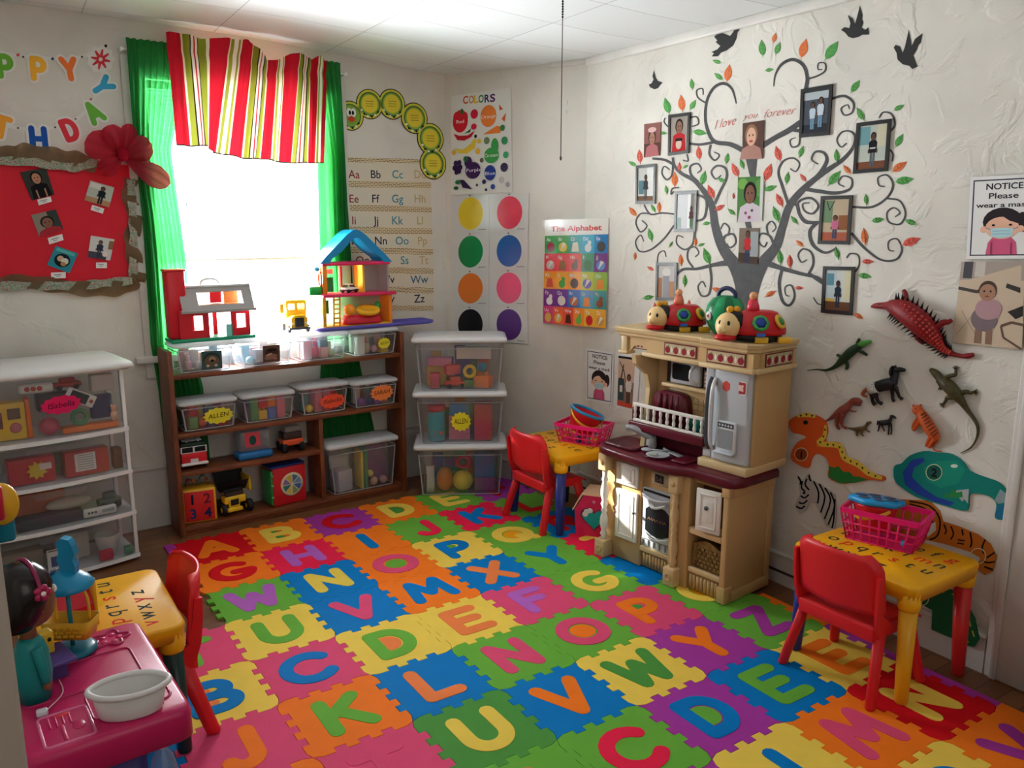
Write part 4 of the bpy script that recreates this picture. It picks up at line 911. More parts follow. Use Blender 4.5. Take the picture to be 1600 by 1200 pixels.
part(h, 'sun_block_panel', lambda m: m.box((0.025, 0.066, 0.157), (0.34, 0.005, 0.276), sheer('white_backlit_plastic', '#f0f0f0', 0.0, 0.7)))  # panel added to stop sun passing through the house; lit white from behind
part(h, 'attic_floor', lambda m: (m.box((0.06, 0.0, 0.185), (0.22, 0.07, 0.006), P_('#d98a4a')), m.box((0.13, 0.03, 0.23), (0.075, 0.006, 0.085), P_('#e0924e')), m.box((0.05, 0.03, 0.225), (0.06, 0.006, 0.07), RED)))
part(h, 'handle', lambda m: m.tube(smooth_path([(-0.03, 0.01, 0.288), (-0.022, 0.01, 0.308), (0.0, 0.01, 0.318), (0.04, 0.01, 0.318), (0.06, 0.01, 0.306), (0.07, 0.01, 0.288)], 4), 0.006, P_('#dcded8')))
part(h, 'door', lambda m: (m.box((0.083, -0.062, 0.05), (0.028, 0.006, 0.065), P_('#7fd8c8')), m.box((0.098, -0.066, 0.055), (0.004, 0.006, 0.08), P_('#2f9c8c'))))
# --- yellow school bus, front on
b = thing('toy_bus', 'yellow toy school bus facing the room on the bin lids', 'toy bus', SH(0.735, 0.11, 1.0272), SRZ - 0.10)
YB_ = P_('#f0bd28')
part(b, 'body', lambda m: (m.box((0, 0.06, 0.10), (0.118, 0.13, 0.055), YB_, bev=0.01), m.box((0, 0.06, 0.172), (0.118, 0.13, 0.022), YB_, bev=0.008),
     [m.box((x, y, 0.145), (0.012, 0.012, 0.05), YB_) for x in (-0.052, 0.052) for y in (0.0, 0.04, 0.08, 0.12)], m.box((0, 0.0, 0.145), (0.016, 0.01, 0.05), YB_)))
part(b, 'hood', lambda m: m.loft([[Vector((x * sx, y, z * 1.0)) for x, z in ((-0.05, 0.032), (0.05, 0.032), (0.05, 0.085), (0.03, 0.10), (-0.03, 0.10), (-0.05, 0.085))] for y, sx in ((-0.005, 1.08), (-0.05, 1.0), (-0.062, 0.93))], YB_, smooth=False))
part(b, 'grille', lambda m: (m.box((0, -0.0635, 0.062), (0.05, 0.004, 0.05), P_('#23282c')), [m.box((x, -0.066, 0.062), (0.002, 0.002, 0.046), P_('#4b5258')) for x in (-0.018, -0.009, 0, 0.009, 0.018)]))
part(b, 'bumper', lambda m: m.box((0, -0.066, 0.027), (0.124, 0.014, 0.014), P_('#3b4248'), bev=0.004))
part(b, 'windscreen', lambda m: m.box((0, -0.001, 0.145), (0.09, 0.002, 0.04), clear('bus_window', '#fff4c8', 0.1, 0.08)))
for x in (-0.052, 0.052):
    for y in (-0.03, 0.09): part(b, 'wheel', lambda m: (m.lathe([(0.020, -0.009), (0.022, -0.006), (0.022, 0.006), (0.020, 0.009)], P_('#26292c', 0.7), T(x, y, 0.0222) @ RY(PI / 2), 18), m.lathe([(0.01, -0.0105), (0.01, 0.0105)], P_('#b7bcc0'), T(x, y, 0.0222) @ RY(PI / 2), 12)))
    part(b, 'headlight', lambda m: m.lathe([(0.008, 0), (0.006, 0.004)], P_('#e9e2c4'), T(x * 0.72, -0.062, 0.055) @ RX(PI / 2), 12))
part(b, 'mirror', lambda m: (m.tube([(-0.055, -0.0, 0.10), (-0.085, -0.02, 0.12), (-0.085, -0.02, 0.09)], 0.003, YB_, seg=6), m.box((-0.085, -0.02, 0.138), (0.022, 0.008, 0.05), YB_, bev=0.004)))
# --- purple tray under the dollhouse
mb = MB(); w2, d2 = 0.76, 0.165
mb.loft([rring(w2 - 0.03, d2 - 0.03, 0.0, 0.03), rring(w2, d2, 0.008, 0.035), rring(w2, d2, 0.022, 0.035), rring(w2 - 0.012, d2 - 0.012, 0.024, 0.03), rring(w2 - 0.016, d2 - 0.016, 0.016, 0.03)], P_('#5d55b4', 0.4))
o = ob('tray', mb); o.location = SH(1.205, 0.088, 1.0272); o.rotation_euler = (0, 0, SRZ); tag(o, 'long purple plastic tray under the dollhouse, reaching past the shelf', 'tray')
# --- dollhouse
d = thing('dollhouse', 'two-storey open dollhouse with blue gable roof on the purple tray', 'dollhouse', SH(1.075, 0.085, 1.0445), SRZ)
HOT, ORG, YEL = P_('#e02b62'), P_('#f2902c'), P_('#f5b830')
TL = clear('pale_plastic_panel', '#f4dfe4', 0.55, 0.06)
part(d, 'base', lambda m: m.box((0, 0, 0.006), (0.44, 0.135, 0.012), YEL, bev=0.003))
part(d, 'ground_floor', lambda m: (m.box((-0.205, 0, 0.095), (0.022, 0.13, 0.166), YEL, bev=0.004), m.box((0.212, 0, 0.095), (0.022, 0.13, 0.166), ORG, bev=0.004), m.box((0.0, 0.062, 0.095), (0.40, 0.004, 0.166), clear('pale_back_panel', '#e9d4c8', 0.5, 0.05))))
part(d, 'upper_wall', lambda m: m.box((-0.195, 0, 0.275), (0.026, 0.13, 0.16), ORG, bev=0.004))
part(d, 'clear_panel', lambda m: (m.box((0.20, 0, 0.275), (0.01, 0.13, 0.16), TL), m.box((0.115, 0.06, 0.275), (0.17, 0.004, 0.16), TL), m.box((-0.02, 0.062, 0.275), (0.08, 0.004, 0.16), TL)))
part(d, 'floor_slab', lambda m: m.box((0.01, -0.01, 0.186), (0.46, 0.165, 0.018), HOT, bev=0.005))
part(d, 'ceiling_frame', lambda m: m.box((0, 0, 0.364), (0.425, 0.15, 0.02), HOT, bev=0.006))
part(d, 'divider', lambda m: m.box((0.045, 0.0, 0.275), (0.012, 0.115, 0.158), YEL, RZ(0.0)))
def f(m):
    for sx in (-1, 1):
        R = [Vector((0, y, 0)) for y in (0,)]
        pts = [(sx * 0.225, 0.368), (sx * 0.19, 0.405), (sx * 0.06, 0.525), (sx * 0.02, 0.552), (0, 0.556)]
        inn = [(sx * 0.17, 0.368), (sx * 0.15, 0.395), (sx * 0.09, 0.435), (sx * 0.02, 0.505), (0, 0.51)]
        poly = pts + inn[::-1]
        m.prism([(x, z) for x, z in poly], -0.075, 0.075, P_('#1788c4'), RX(PI / 2))
part(d, 'roof', f)
def f(m):
    for x in (-0.155, -0.118): m.tube([(x, -0.07, 0.012), (x + 0.012, -0.055, 0.18)], 0.005, YEL, seg=6)
    for k in range(6): m.tube([(-0.155 + 0.002 * k, -0.068 + 0.0025 * k, 0.03 + k * 0.026), (-0.118 + 0.002 * k, -0.068 + 0.0025 * k, 0.03 + k * 0.026)], 0.0045, YEL, seg=6)
part(d, 'ladder', f)
part(d, 'balcony', lambda m: m.box((-0.25, -0.03, 0.215), (0.075, 0.06, 0.05), P_('#23b04a'), bev=0.01))
part(d, 'doorway', lambda m: (m.box((-0.13, 0.055, 0.24), (0.07, 0.006, 0.085), P_('#1f8c4a')), m.box((-0.13, 0.055, 0.315), (0.07, 0.006, 0.03), P_('#e8d9b8')), m.box((-0.045, 0.054, 0.285), (0.012, 0.006, 0.12), P_('#c0392f'))))
part(d, 'side_handle', lambda m: (m.tube([(-0.216, -0.04 + 0.02 * math.cos(a), 0.28 + 0.04 * math.sin(a)) for a in [2 * PI * k / 16 for k in range(16)]], 0.006, P_('#f0602a'), closed=True, seg=6)))
part(d, 'side_lamp', lambda m: m.ball((-0.225, -0.02, 0.335), (0.016, 0.016, 0.014), P_('#1c9ad0')))
part(d, 'back_window', lambda m: m.box((-0.155, 0.055, 0.11), (0.05, 0.006, 0.08), P_('#1f8c4a')))
c = thing('toy_car', 'small white toy car parked on the dollhouse upper floor', 'toy car', SH(1.075 - 0.03, 0.065, 1.2398), SRZ + 0.35)
part(c, 'body', lambda m: (m.box((0, 0, 0.020), (0.10, 0.05, 0.022), P_('#eceded', 0.2), bev=0.008), m.loft([[Vector((x, s * w, z)) for s in (-1, 1)] for x, w, z in ((-0.04, 0.022, 0.031), (-0.022, 0.018, 0.050), (0.012, 0.018, 0.050), (0.03, 0.022, 0.031))], P_('#20262c', 0.15), closed=False, cap=False)))
part(c, 'roof', lambda m: m.box((-0.005, 0, 0.0485), (0.04, 0.038, 0.006), P_('#eceded', 0.2), bev=0.002))
part(c, 'bumper', lambda m: m.box((0.0, 0, 0.0145), (0.106, 0.053, 0.008), P_('#20262c'), bev=0.002))
for x in (-0.03, 0.03):
    for y in (-0.024, 0.024): part(c, 'wheel', lambda m: m.lathe([(0.0105, -0.005), (0.0105, 0.005)], P_('#17181a', 0.7), T(x, y, 0.0107) @ RX(PI / 2), 14))
rt = thing('toy_drum_set', 'red toy base with a yellow disc and orange ball on the dollhouse ground floor', 'toy', SH(1.075 + 0.035, 0.052, 1.0568), SRZ)
part(rt, 'base', lambda m: m.loft([rring(0.24, 0.08, 0, 0.03), rring(0.25, 0.09, 0.012, 0.035), rring(0.22, 0.075, 0.05, 0.035)], P_('#c91f36')))
part(rt, 'disc', lambda m: m.lathe([(0.07, 0), (0.076, 0.012), (0.07, 0.026), (0.04, 0.028), (0.03, 0.02)], P_('#f1b928'), T(0.03, -0.022, 0.066) @ RX(0.5), 24, 1, 0.6))
part(rt, 'ball', lambda m: m.ball((-0.083, -0.02, 0.085), 0.034, P_('#f29a24')))
part(rt, 'post', lambda m: (m.ball((0.105, 0.0, 0.095), (0.022, 0.02, 0.03), P_('#2f9a44')), m.lathe([(0.012, 0.05), (0.012, 0.075)], P_('#2f9a44'), T(0.105, 0, 0))))
# --- fire truck on the third shelf
t = thing('toy_fire_truck', 'red and white toy fire truck at the left end of the third shelf', 'toy truck', SH(0.106, 0.075, 0.3455), SRZ - 0.04)
part(t, 'body', lambda m: (m.box((0, 0.03, 0.062), (0.132, 0.15, 0.06), RED, bev=0.006), m.box((0, 0.03, 0.135), (0.132, 0.15, 0.02), P_('#16352a'), bev=0.004)))
part(t, 'cab_band', lambda m: m.box((0, 0.028, 0.108), (0.134, 0.15, 0.036), P_('#e9e9ea'), bev=0.003))
for x in (-0.032, 0.032): part(t, 'window', lambda m: m.box((x, -0.0475, 0.110), (0.055, 0.004, 0.028), P_('#161c22', 0.15), bev=0.002))
part(t, 'bumper', lambda m: m.box((0, -0.05, 0.032), (0.138, 0.02, 0.014), P_('#e4e4e4'), bev=0.004))
part(t, 'number_plate', lambda m: m.box((0, -0.0475, 0.05), (0.04, 0.004, 0.018), P_('#d9d4d0')))
part(t, 'ladder', lambda m: [m.tube([(-0.05, y, 0.152), (0.05, y, 0.152)], 0.003, P_('#cfd3d6'), seg=6) for y in (-0.02, 0.0, 0.02, 0.04)] + [m.tube([(x, -0.03, 0.150), (x, 0.09, 0.150)], 0.004, P_('#cfd3d6'), seg=6) for x in (-0.03, 0.03)])
for x in (-0.06, 0.06):
    for y in (-0.015, 0.075): part(t, 'wheel', lambda m: m.lathe([(0.026, -0.008), (0.028, 0), (0.026, 0.008)], P_('#191a1c', 0.7), T(x, y, 0.0285) @ RY(PI / 2), 18))
# --- clear case with blue base
k = thing('carry_case', 'clear toy case with blue base and red square sticker on the third shelf', 'case', SH(0.435, 0.08, 0.3455), SRZ)
part(k, 'base', lambda m: m.box((0, 0, 0.022), (0.195, 0.11, 0.042), P_('#1f6fae'), bev=0.014))
part(k, 'cover', lambda m: m.box((0, 0, 0.105), (0.175, 0.095, 0.12), clear('case_cover', '#d8e0f0', 0.28, 0.08), bev=0.012))
part(k, 'sticker', lambda m: (m.box((-0.015, -0.049, 0.115), (0.085, 0.002, 0.08), paper('#c94a58')), m.prism(ell(0, 0, 0.02, 0.028, 14), 0, 0.001, paper('#27504a'), T(-0.015, -0.0502, 0.11) @ RX(PI / 2))))
k = thing('toy_dump_truck', 'small orange and black toy truck behind the clear case on the third shelf', 'toy truck', SH(0.655, 0.085, 0.3455), SRZ)
part(k, 'body', lambda m: (m.box((0, 0, 0.06), (0.12, 0.09, 0.035), P_('#d8542c'), bev=0.006), m.box((0.0, 0, 0.098), (0.11, 0.085, 0.04), P_('#3a2c2a'), bev=0.006)))
part(k, 'windscreen', lambda m: m.box((0, -0.01, 0.135), (0.09, 0.06, 0.034), clear('truck_window', '#e0d8dc', 0.35, 0.1), bev=0.006))
for x in (-0.05, 0.05):
    for y in (-0.03, 0.04): part(k, 'wheel', lambda m: m.lathe([(0.028, -0.012), (0.03, 0), (0.028, 0.012)], P_('#1a1a1c', 0.7), T(x, y, 0.0305) @ RY(PI / 2), 16))
# --- number cube
k = thing('activity_cube', 'yellow and red toy cube with numbers one to four, bottom left of the shelf', 'toy cube', SH(0.125, 0.10, 0.0408), SRZ - 0.16)
part(k, 'body', lambda m: m.box((0, 0, 0.095), (0.175, 0.13, 0.19), P_('#e7b02c'), bev=0.012))
def f(m):
    m.box((0.0, -0.066, 0.095), (0.15, 0.004, 0.165), P_('#cf2a2a'), bev=0.004)
part(k, 'number_panel', f)
for n_, x, z, c_ in (('1', -0.035, 0.135, '#1b2540'), ('2', 0.04, 0.135, '#7a2a34'), ('3', -0.035, 0.055, '#1d3a6e'), ('4', 0.04, 0.055, '#1d2d58')):
    part(k, 'numeral', lambda m: m.text(n_, x, z - 0.026, 0.055, paper(c_), 0.0002, T(0, -0.0684, 0) @ RX(PI / 2), bold=0.03, align='C'))
part(k, 'bead_wire', lambda m: (m.tube(smooth_path([(-0.06, 0, 0.188), (-0.05, 0, 0.235), (0, 0, 0.215), (0.03, 0, 0.25), (0.06, 0, 0.188)], 5), 0.003, P_('#6a5148'), seg=6)))
for x, z, c_ in ((-0.045, 0.226, '#c0392b'), (-0.02, 0.222, '#d98c2b'), (0.03, 0.248, '#3c7a4a'), (0.05, 0.22, '#b04a2a')): part(k, 'bead', lambda m: m.ball((x, 0, z), 0.010, P_(c_), u=12, v=8))
# --- yellow dump truck
k = thing('toy_dump_truck', 'yellow and black toy dump truck facing out on the bottom shelf', 'toy truck', SH(0.325, 0.09, 0.0408), SRZ + 0.08)
YT, BK = P_('#e9c02c'), P_('#1b1b1d', 0.6)
part(k, 'cab', lambda m: (m.box((-0.02, -0.02, 0.09), (0.12, 0.06, 0.04), YT, bev=0.006), m.box((-0.03, -0.045, 0.07), (0.06, 0.03, 0.055), YT, bev=0.004), m.box((-0.02, 0.0, 0.14), (0.11, 0.05, 0.012), BK, bev=0.003)))
part(k, 'grille', lambda m: m.box((-0.03, -0.0615, 0.082), (0.046, 0.004, 0.034), BK, bev=0.002))
part(k, 'bumper', lambda m: m.box((-0.03, -0.058, 0.04), (0.085, 0.02, 0.02), YT, bev=0.003))
part(k, 'windscreen', lambda m: m.box((-0.02, -0.028, 0.122), (0.10, 0.02, 0.026), P_('#2a3034', 0.15)))
part(k, 'dump_bed', lambda m: m.loft([[Vector((s * w, y, z)) for s in (-1, 1)] for w, y, z in ((0.085, -0.03, 0.19), (0.075, 0.03, 0.12), (0.07, 0.08, 0.12), (0.085, 0.10, 0.22))], BK, closed=False, cap=False, smooth=False))
part(k, 'bed_side', lambda m: m.box((0.075, 0.03, 0.16), (0.012, 0.12, 0.08), YT, bev=0.004))
for x in (-0.075, 0.065):
    for y in (-0.02, 0.07):
        wh = part(k, 'wheel', lambda m: m.lathe([(0.03, -0.017), (0.035, -0.01), (0.035, 0.01), (0.03, 0.017)], BK, T(x, y, 0.0352) @ RY(PI / 2), 18))
        part(wh, 'hub', lambda m: m.lathe([(0.014, -0.0185), (0.014, 0.0185)], YT, T(x, y, 0.0352) @ RY(PI / 2), 12))
# --- busy cube with dial
k = thing('activity_cube', 'red, green and blue toy cube with a round picture dial on the bottom shelf', 'toy cube', SH(0.605, 0.10, 0.0408), SRZ + 0.10)
part(k, 'body', lambda m: m.box((0.01, 0, 0.115), (0.205, 0.12, 0.226), P_('#c9202c'), bev=0.008))
part(k, 'side_panel', lambda m: m.box((-0.098, 0, 0.115), (0.014, 0.122, 0.20), P_('#2d8a4a'), bev=0.004))
part(k, 'top_panel', lambda m: m.box((0.005, 0, 0.233), (0.21, 0.124, 0.012), P_('#233a86'), bev=0.004))
def f(m):
    M = T(0.022, -0.0605, 0.12) @ RX(PI / 2)
    m.lathe([(0.068, 0), (0.07, 0.004), (0.06, 0.006)], P_('#d8cfae'), M, 32)
    for i, c_ in enumerate(('#6a90c0', '#4f7a9a', '#c7b64a', '#8d7ab0', '#3f7f7a', '#d9c85a', '#7fa06a', '#4a6aa8')):
        a0 = i * PI / 4; m.prism([(0.006 * math.cos(a0 + PI / 8), 0.006 * math.sin(a0 + PI / 8))] + [(0.056 * math.cos(a0 + 0.05 + (PI / 4 - 0.1) * q / 4), 0.056 * math.sin(a0 + 0.05 + (PI / 4 - 0.1) * q / 4)) for q in range(5)], 0.0061, 0.0068, paper(c_), M)
part(k, 'dial', f)
part(k, 'corner_clip', lambda m: [m.ball((-0.096, -0.062, z), 0.008, P_('#4fb06a'), u=8, v=6) for z in (0.06, 0.13, 0.19)])
# ================================================================ small tables and chairs
CRED, TYEL = P_('#dc2028', 0.4), P_('#f0ac0c', 0.38)
def table(label, cx, cy, rz, legs, zf=-0.0115):
    """top 0.43 x 0.50; local +x is away from the child's seat"""
    t = thing('play_table', label, 'table', (cx, cy, 0), rz, None)
    w, d, zt = 0.435, 0.50, 0.44
    part(t, 'tabletop', lambda m: (m.loft([rring(w - 0.03, d - 0.03, zt - 0.05, 0.03), rring(w - 0.008, d - 0.008, zt - 0.055, 0.038), rring(w, d, zt - 0.01, 0.04), rring(w - 0.004, d - 0.004, zt - 0.004, 0.038), rring(w - 0.014, d - 0.014, zt, 0.034)], TYEL)))
    for (sx, sy), c in zip(((-1, -1), (-1, 1), (1, -1), (1, 1)), legs):
        x, y = sx * (w / 2 - 0.042), sy * (d / 2 - 0.042)
        l = part(t, 'leg', lambda m: m.loft([[Vector((x * k + r * math.cos(a), y * k + r * math.sin(a), z)) for a in [2 * PI * q / 18 for q in range(18)]] for z, r, k in ((zf if sx > 0 else 0.0022, 0.0195, 1.06), ((zf if sx > 0 else 0.0022) + 0.004, 0.0225, 1.06), (0.35, 0.031, 1.0))], P_(c, 0.3)))
        part(t, 'leg_socket', lambda m: m.lathe([(0.034, 0.345), (0.037, 0.352), (0.040, 0.41)], TYEL, T(x, y, 0), 18))
    mb = MB()
    for r, row in enumerate(('abcdefg', 'hijklmn', 'opqrstu', 'vwxyz')):
        for k, ch in enumerate(row):
            mb.text(ch, (k - 3) * 0.062, 0.108 - r * 0.085, 0.058, paper('#d3281e' if (k + r) % 3 == 0 else '#20343a'), 0, T(0, 0, zt + 0.0006) @ RZ(-PI / 2), bold=0.006, shear=0.12, align='C')
    ob('printed_alphabet', mb, t)
    return t
table('yellow play table with a pink basket against the toy-animal wall', 2.0, -2.69, 0, ('#e9a81c', '#24307f', '#d02c2c', '#1b4a40'))
table('yellow play table with a pink basket in the corner left of the play kitchen', 1.945, -0.785, 0, ('#24307f', '#24307f', '#2b2f6e', '#1b5a4a'))
table('yellow alphabet table in the left foreground behind the pink play counter', -0.512, -1.594, PI, ('#b32c2c', '#16332f', '#24307f', '#24307f'), 0.0005)
def chair(label, x, y, rz):
    c = thing('child_chair', label, 'chair', (x, y, 0.0018), rz, 'red plastic child chairs')
    def f(m):      # seat, dished, with a rolled front
        rows_ = []
        for i in range(9):
            u = i / 8; r = []
            for j in range(13):
                v = j / 12 - 0.5; xx = -0.13 + 0.28 * u; zz = 0.268 - 0.016 * math.cos(v * PI) * math.sin(PI * min(u * 1.1, 1)) - (0.02 * max(0, (u - 0.8) / 0.2) ** 2)
                r.append(Vector((xx, v * (0.30 + 0.02 * u), zz)))
            rows_.append(r)
        m.loft(rows_, CRED, closed=False, cap=False)
    s = part(c, 'seat', f); md = s.modifiers.new('thick', 'SOLIDIFY'); md.thickness = 0.010; md.offset = 0
    part(c, 'seat_skirt', lambda m: (m.box((-0.0, -0.150, 0.247), (0.25, 0.012, 0.04), CRED, bev=0.004), m.box((0.0, 0.150, 0.247), (0.25, 0.012, 0.04), CRED, bev=0.004), m.box((-0.128, 0, 0.247), (0.012, 0.30, 0.05), CRED, bev=0.004)))
    def f(m):      # back panel, bent round the sitter, with rounded top corners and side flanges
        rows_ = []
        for i in range(11):
            u = i / 10; z = 0.325 + 0.205 * u; hw = 0.172 - 0.006 * u
            if u > 0.72: hw -= 0.05 * ((u - 0.72) / 0.28) ** 3
            r = []
            for j in range(15):
                v = j / 14 * 2 - 1; bend = 0.034 * v * v + (0.022 if abs(v) > 0.95 else 0)
                r.append(Vector((-0.150 - 0.030 * u + bend * 0.9, hw * v, z - 0.018 * (1 - abs(v)) ** 1 * (1 - u))))
            rows_.append(r)
        m.loft(rows_, CRED, closed=False, cap=False)
    b = part(c, 'backrest', f); md = b.modifiers.new('thick', 'SOLIDIFY'); md.thickness = 0.010; md.offset = 0
    for s_ in (-1, 1):
        part(c, 'back_arm', lambda m: m.loft([[Vector((x0 - w0, s_ * (y0 - 0.006), z0)), Vector((x0 + w0, s_ * (y0 - 0.006), z0)), Vector((x0 + w0, s_ * (y0 + 0.006), z0)), Vector((x0 - w0, s_ * (y0 + 0.006), z0))] for x0, w0, y0, z0 in ((-0.06, 0.055, 0.157, 0.235), (-0.085, 0.045, 0.159, 0.27), (-0.125, 0.020, 0.163, 0.32), (-0.138, 0.016, 0.166, 0.40), (-0.145, 0.012, 0.166, 0.47))], CRED, smooth=False))
        for (xa, xb, ya, yb, w0, w1) in ((-0.085, -0.158, 0.148, 0.182, 0.030, 0.020), (0.095, 0.152, 0.146, 0.178, 0.030, 0.018)):
            part(c, 'leg', lambda m: m.loft([[Vector((xx + w_ * math.cos(a), s_ * yy + 0.016 * math.sin(a), zz)) for a in [2 * PI * q / 14 for q in range(14)]] for xx, yy, zz, w_ in ((xb, yb, 0.0005, w1), (xb, yb, 0.006, w1 + 0.003), ((xa + xb) / 2, (ya + yb) / 2, 0.13, (w0 + w1) / 2), (xa, ya, 0.25, w0))], CRED))
    return c
chair('red plastic child chair at the yellow table by the toy-animal wall', 1.848, -2.692, 0)
chair('red plastic child chair at the corner table, sunlit, beside the stacked bins', 1.838, -0.776, 0)
chair('red plastic child chair at the left foreground table', -0.385, -1.585, PI)
# --- pink shopping baskets on the tables
PINK = P_('#ef1f77', 0.35)
def basket(label, loc, rz, w, d, h):
    b = thing('basket', label, 'basket', loc, rz)
    k = 0.82
    def f(m):
        def P(u, v, t): # u,v in -1..1 on the rectangle
            q = k + (1 - k) * t; return Vector((u * w / 2 * q, v * d / 2 * q, 0.003 + (h - 0.006) * t))
        for n, fn in ((8, lambda a, t: P(a, -1, t)), (8, lambda a, t: P(a, 1, t)), (5, lambda a, t: P(-1, a, t)), (5, lambda a, t: P(1, a, t))):
            for i in range(n + 1):
                a = -1 + 2 * i / n; m.tube([fn(a, 0), fn(a, 1)], 0.0038, PINK, seg=6)
            for t in (0, 0.28, 0.55): m.tube([fn(-1, t), fn(1, t)], 0.0035, PINK, seg=6)
    part(b, 'lattice', f)
    part(b, 'bottom', lambda m: m.prism([(p.x, p.y) for p in rring(w * k, d * k, 0, 0.01)], 0.0005, 0.004, PINK))
    def f(m):
        o = rring(w + 0.006, d + 0.006, 0, 0.015); i = rring(w - 0.012, d - 0.012, 0, 0.01)
        m.loft([[p + Vector((0, 0, h - 0.02)) for p in o], [p + Vector((0, 0, h)) for p in o], [p + Vector((0, 0, h)) for p in i], [p + Vector((0, 0, h - 0.02)) for p in i], [p + Vector((0, 0, h - 0.02)) for p in o]], PINK, cap=False, smooth=False)
    part(b, 'rim', f); return b
def bucket(label, M, r, h, lid):
    b = thing('toy_bucket', label, 'bucket'); b.matrix_world = M
    RB = P_('#da1f2c', 0.35)
    part(b, 'body', lambda m: m.lathe([(r * 0.72, 0), (r * 0.74, 0.004), (r * 0.97, h - 0.012), (r, h - 0.01), (r, h), (r * 0.94, h), (r * 0.7, 0.01)], RB, seg=28))
    if not lid: part(b, 'rim', lambda m: m.tube([(r * 1.0 * math.cos(a), r * 1.0 * math.sin(a), h) for a in [2 * PI * q / 32 for q in range(32)]], 0.009, P_('#1e8fc6'), closed=True, seg=8))
    hd = [(r * 1.01 * math.cos(a), r * 1.01 * -0.95 * math.sin(a), h - 0.012 - 0.55 * r * math.sin(a)) for a in [PI * q / 16 for q in range(17)]]
    part(b, 'handle', lambda m: m.tube(hd, 0.008, P_('#f2b02e'), seg=8, flat=0.45))
    return b
basket('pink lattice basket on the corner table, holding a bucket with blue rim', (2.045, -0.84, 0.4408), -1.15, 0.28, 0.185, 0.108)
bucket('red toy bucket with turquoise rim and yellow handle tilted in the corner basket', T(2.045, -0.80, 0.490) @ RX(0.22) @ RY(0.30) @ RZ(-0.45), 0.095, 0.118, False)
wh = 'the pink basket on the corner table'
for kind, col, cn, x, y, s in (('block', '#2a2f7a', 'navy', 1.995, -0.855, (0.03, 0.03, 0.03)), ('brick', '#e9b23c', 'yellow', 2.065, -0.905, (0.045, 0.03, 0.032)), ('ball', '#8fa8d8', 'pale blue', 2.018, -0.905, (0.03, 0.03, 0.03))):
    toy(kind, col, cn, wh, Vector((x, y, 0.4455)), -0.5, s, 'toys in the corner basket')
basket('pink lattice basket on the right-hand table, holding a bucket and sieve', (2.10, -2.625, 0.4408), -1.30, 0.29, 0.185, 0.128)
B2 = T(2.085, -2.585, 0.478) @ RX(-0.06) @ RY(0.14) @ RZ(-1.9)
bucket('red toy bucket with yellow handle lying in the right-hand basket', B2, 0.078, 0.098, True)
sv = thing('sand_sieve', 'turquoise flower-shaped sieve tray on top of the right-hand red bucket', 'sieve'); sv.matrix_world = B2 @ T(0, 0, 0.1005)
def f(m):
    n = 60; R_ = lambda a: 0.098 + 0.005 * math.cos(6 * a)
    ho = [(0.0, 0.0, 0.020)] + [(0.056 * math.cos(a), 0.056 * math.sin(a), 0.021) for a in [PI / 6 + k * PI / 3 for k in range(6)]]
    out = [Vector((R_(2 * PI * k / n) * math.cos(2 * PI * k / n), R_(2 * PI * k / n) * math.sin(2 * PI * k / n), 0)) for k in range(n)]
    m.loft([[p * 0.93 for p in out], [p + Vector((0, 0, 0.004)) for p in out], [p + Vector((0, 0, 0.018)) for p in out], [p * 0.95 + Vector((0, 0, 0.022)) for p in out]], P_('#1a95d4'))
part(sv, 'tray', f)
for k in range(6):
    a = PI / 6 + k * PI / 3; part(sv, 'hole', lambda m: m.lathe([(0.022, 0.0), (0.0225, 0.0012), (0.019, 0.0014)], P_('#12305e'), T(0.058 * math.cos(a), 0.058 * math.sin(a), 0.0222), 18))
part(sv, 'hole', lambda m: m.lathe([(0.019, 0.0), (0.0195, 0.0012), (0.016, 0.0014)], P_('#12305e'), T(0, 0, 0.0222), 18))
bd = MB(); bd.ball((0, 0, 0), (0.011, 0.011, 0.011), P_('#2a9be0')); o = ob('bead', bd); o.location = (2.052, -2.728, 0.475); tag(o, 'round blue bead caught in the lattice of the right-hand pink basket', 'bead')
# --- heart toy house beside the kitchen
hh = thing('heart_toy_house', 'pink toy house with a turquoise heart, on the floor left of the kitchen', 'toy house', (1.955, -1.085, FLOOR_Z if False else 0.0005), -0.95)
part(hh, 'body', lambda m: m.loft([[Vector((x, y, z)) for x, z in ((-0.10, 0.0), (0.10, 0.0), (0.11, 0.14), (0.06, 0.225), (-0.06, 0.225), (-0.11, 0.14))] for y in (-0.075, 0.075)], P_('#e02a63'), smooth=False))
part(hh, 'roof', lambda m: m.loft([[Vector((x, y, z)) for x, z in ((-0.118, 0.135), (-0.066, 0.228), (0.066, 0.228), (0.118, 0.135), (0.122, 0.142), (0.07, 0.238), (-0.07, 0.238), (-0.122, 0.142))] for y in (-0.082, 0.082)], P_('#efc7a8'), smooth=False))
HEART = [(0.066 * (0.78 * math.sin(t) ** 3 * 1.25), 0.06 * (0.8125 * math.cos(t) - 0.3125 * math.cos(2 * t) - 0.125 * math.cos(3 * t) - 0.0625 * math.cos(4 * t))) for t in [2 * PI * k / 40 for k in range(40)]]
part(hh, 'heart_rim', lambda m: m.prism([(x * 1.18, y * 1.18) for x, y in HEART], 0, 0.006, P_('#8f2450'), T(0, -0.0752, 0.105) @ RX(PI / 2)))
part(hh, 'heart', lambda m: m.prism(HEART, 0.006, 0.011, P_('#22b0b4'), T(0, -0.0752, 0.105) @ RX(PI / 2)))
part(hh, 'heart_cloud', lambda m: [m.ball((x, -0.0865, z), (0.016, 0.004, 0.014), P_('#e9eef0')) for x, z in ((-0.04, 0.14), (-0.022, 0.148), (-0.048, 0.125))])
part(hh, 'knob', lambda m: m.ball((-0.005, -0.078, 0.192), (0.01, 0.006, 0.01), P_('#f08ab0')))
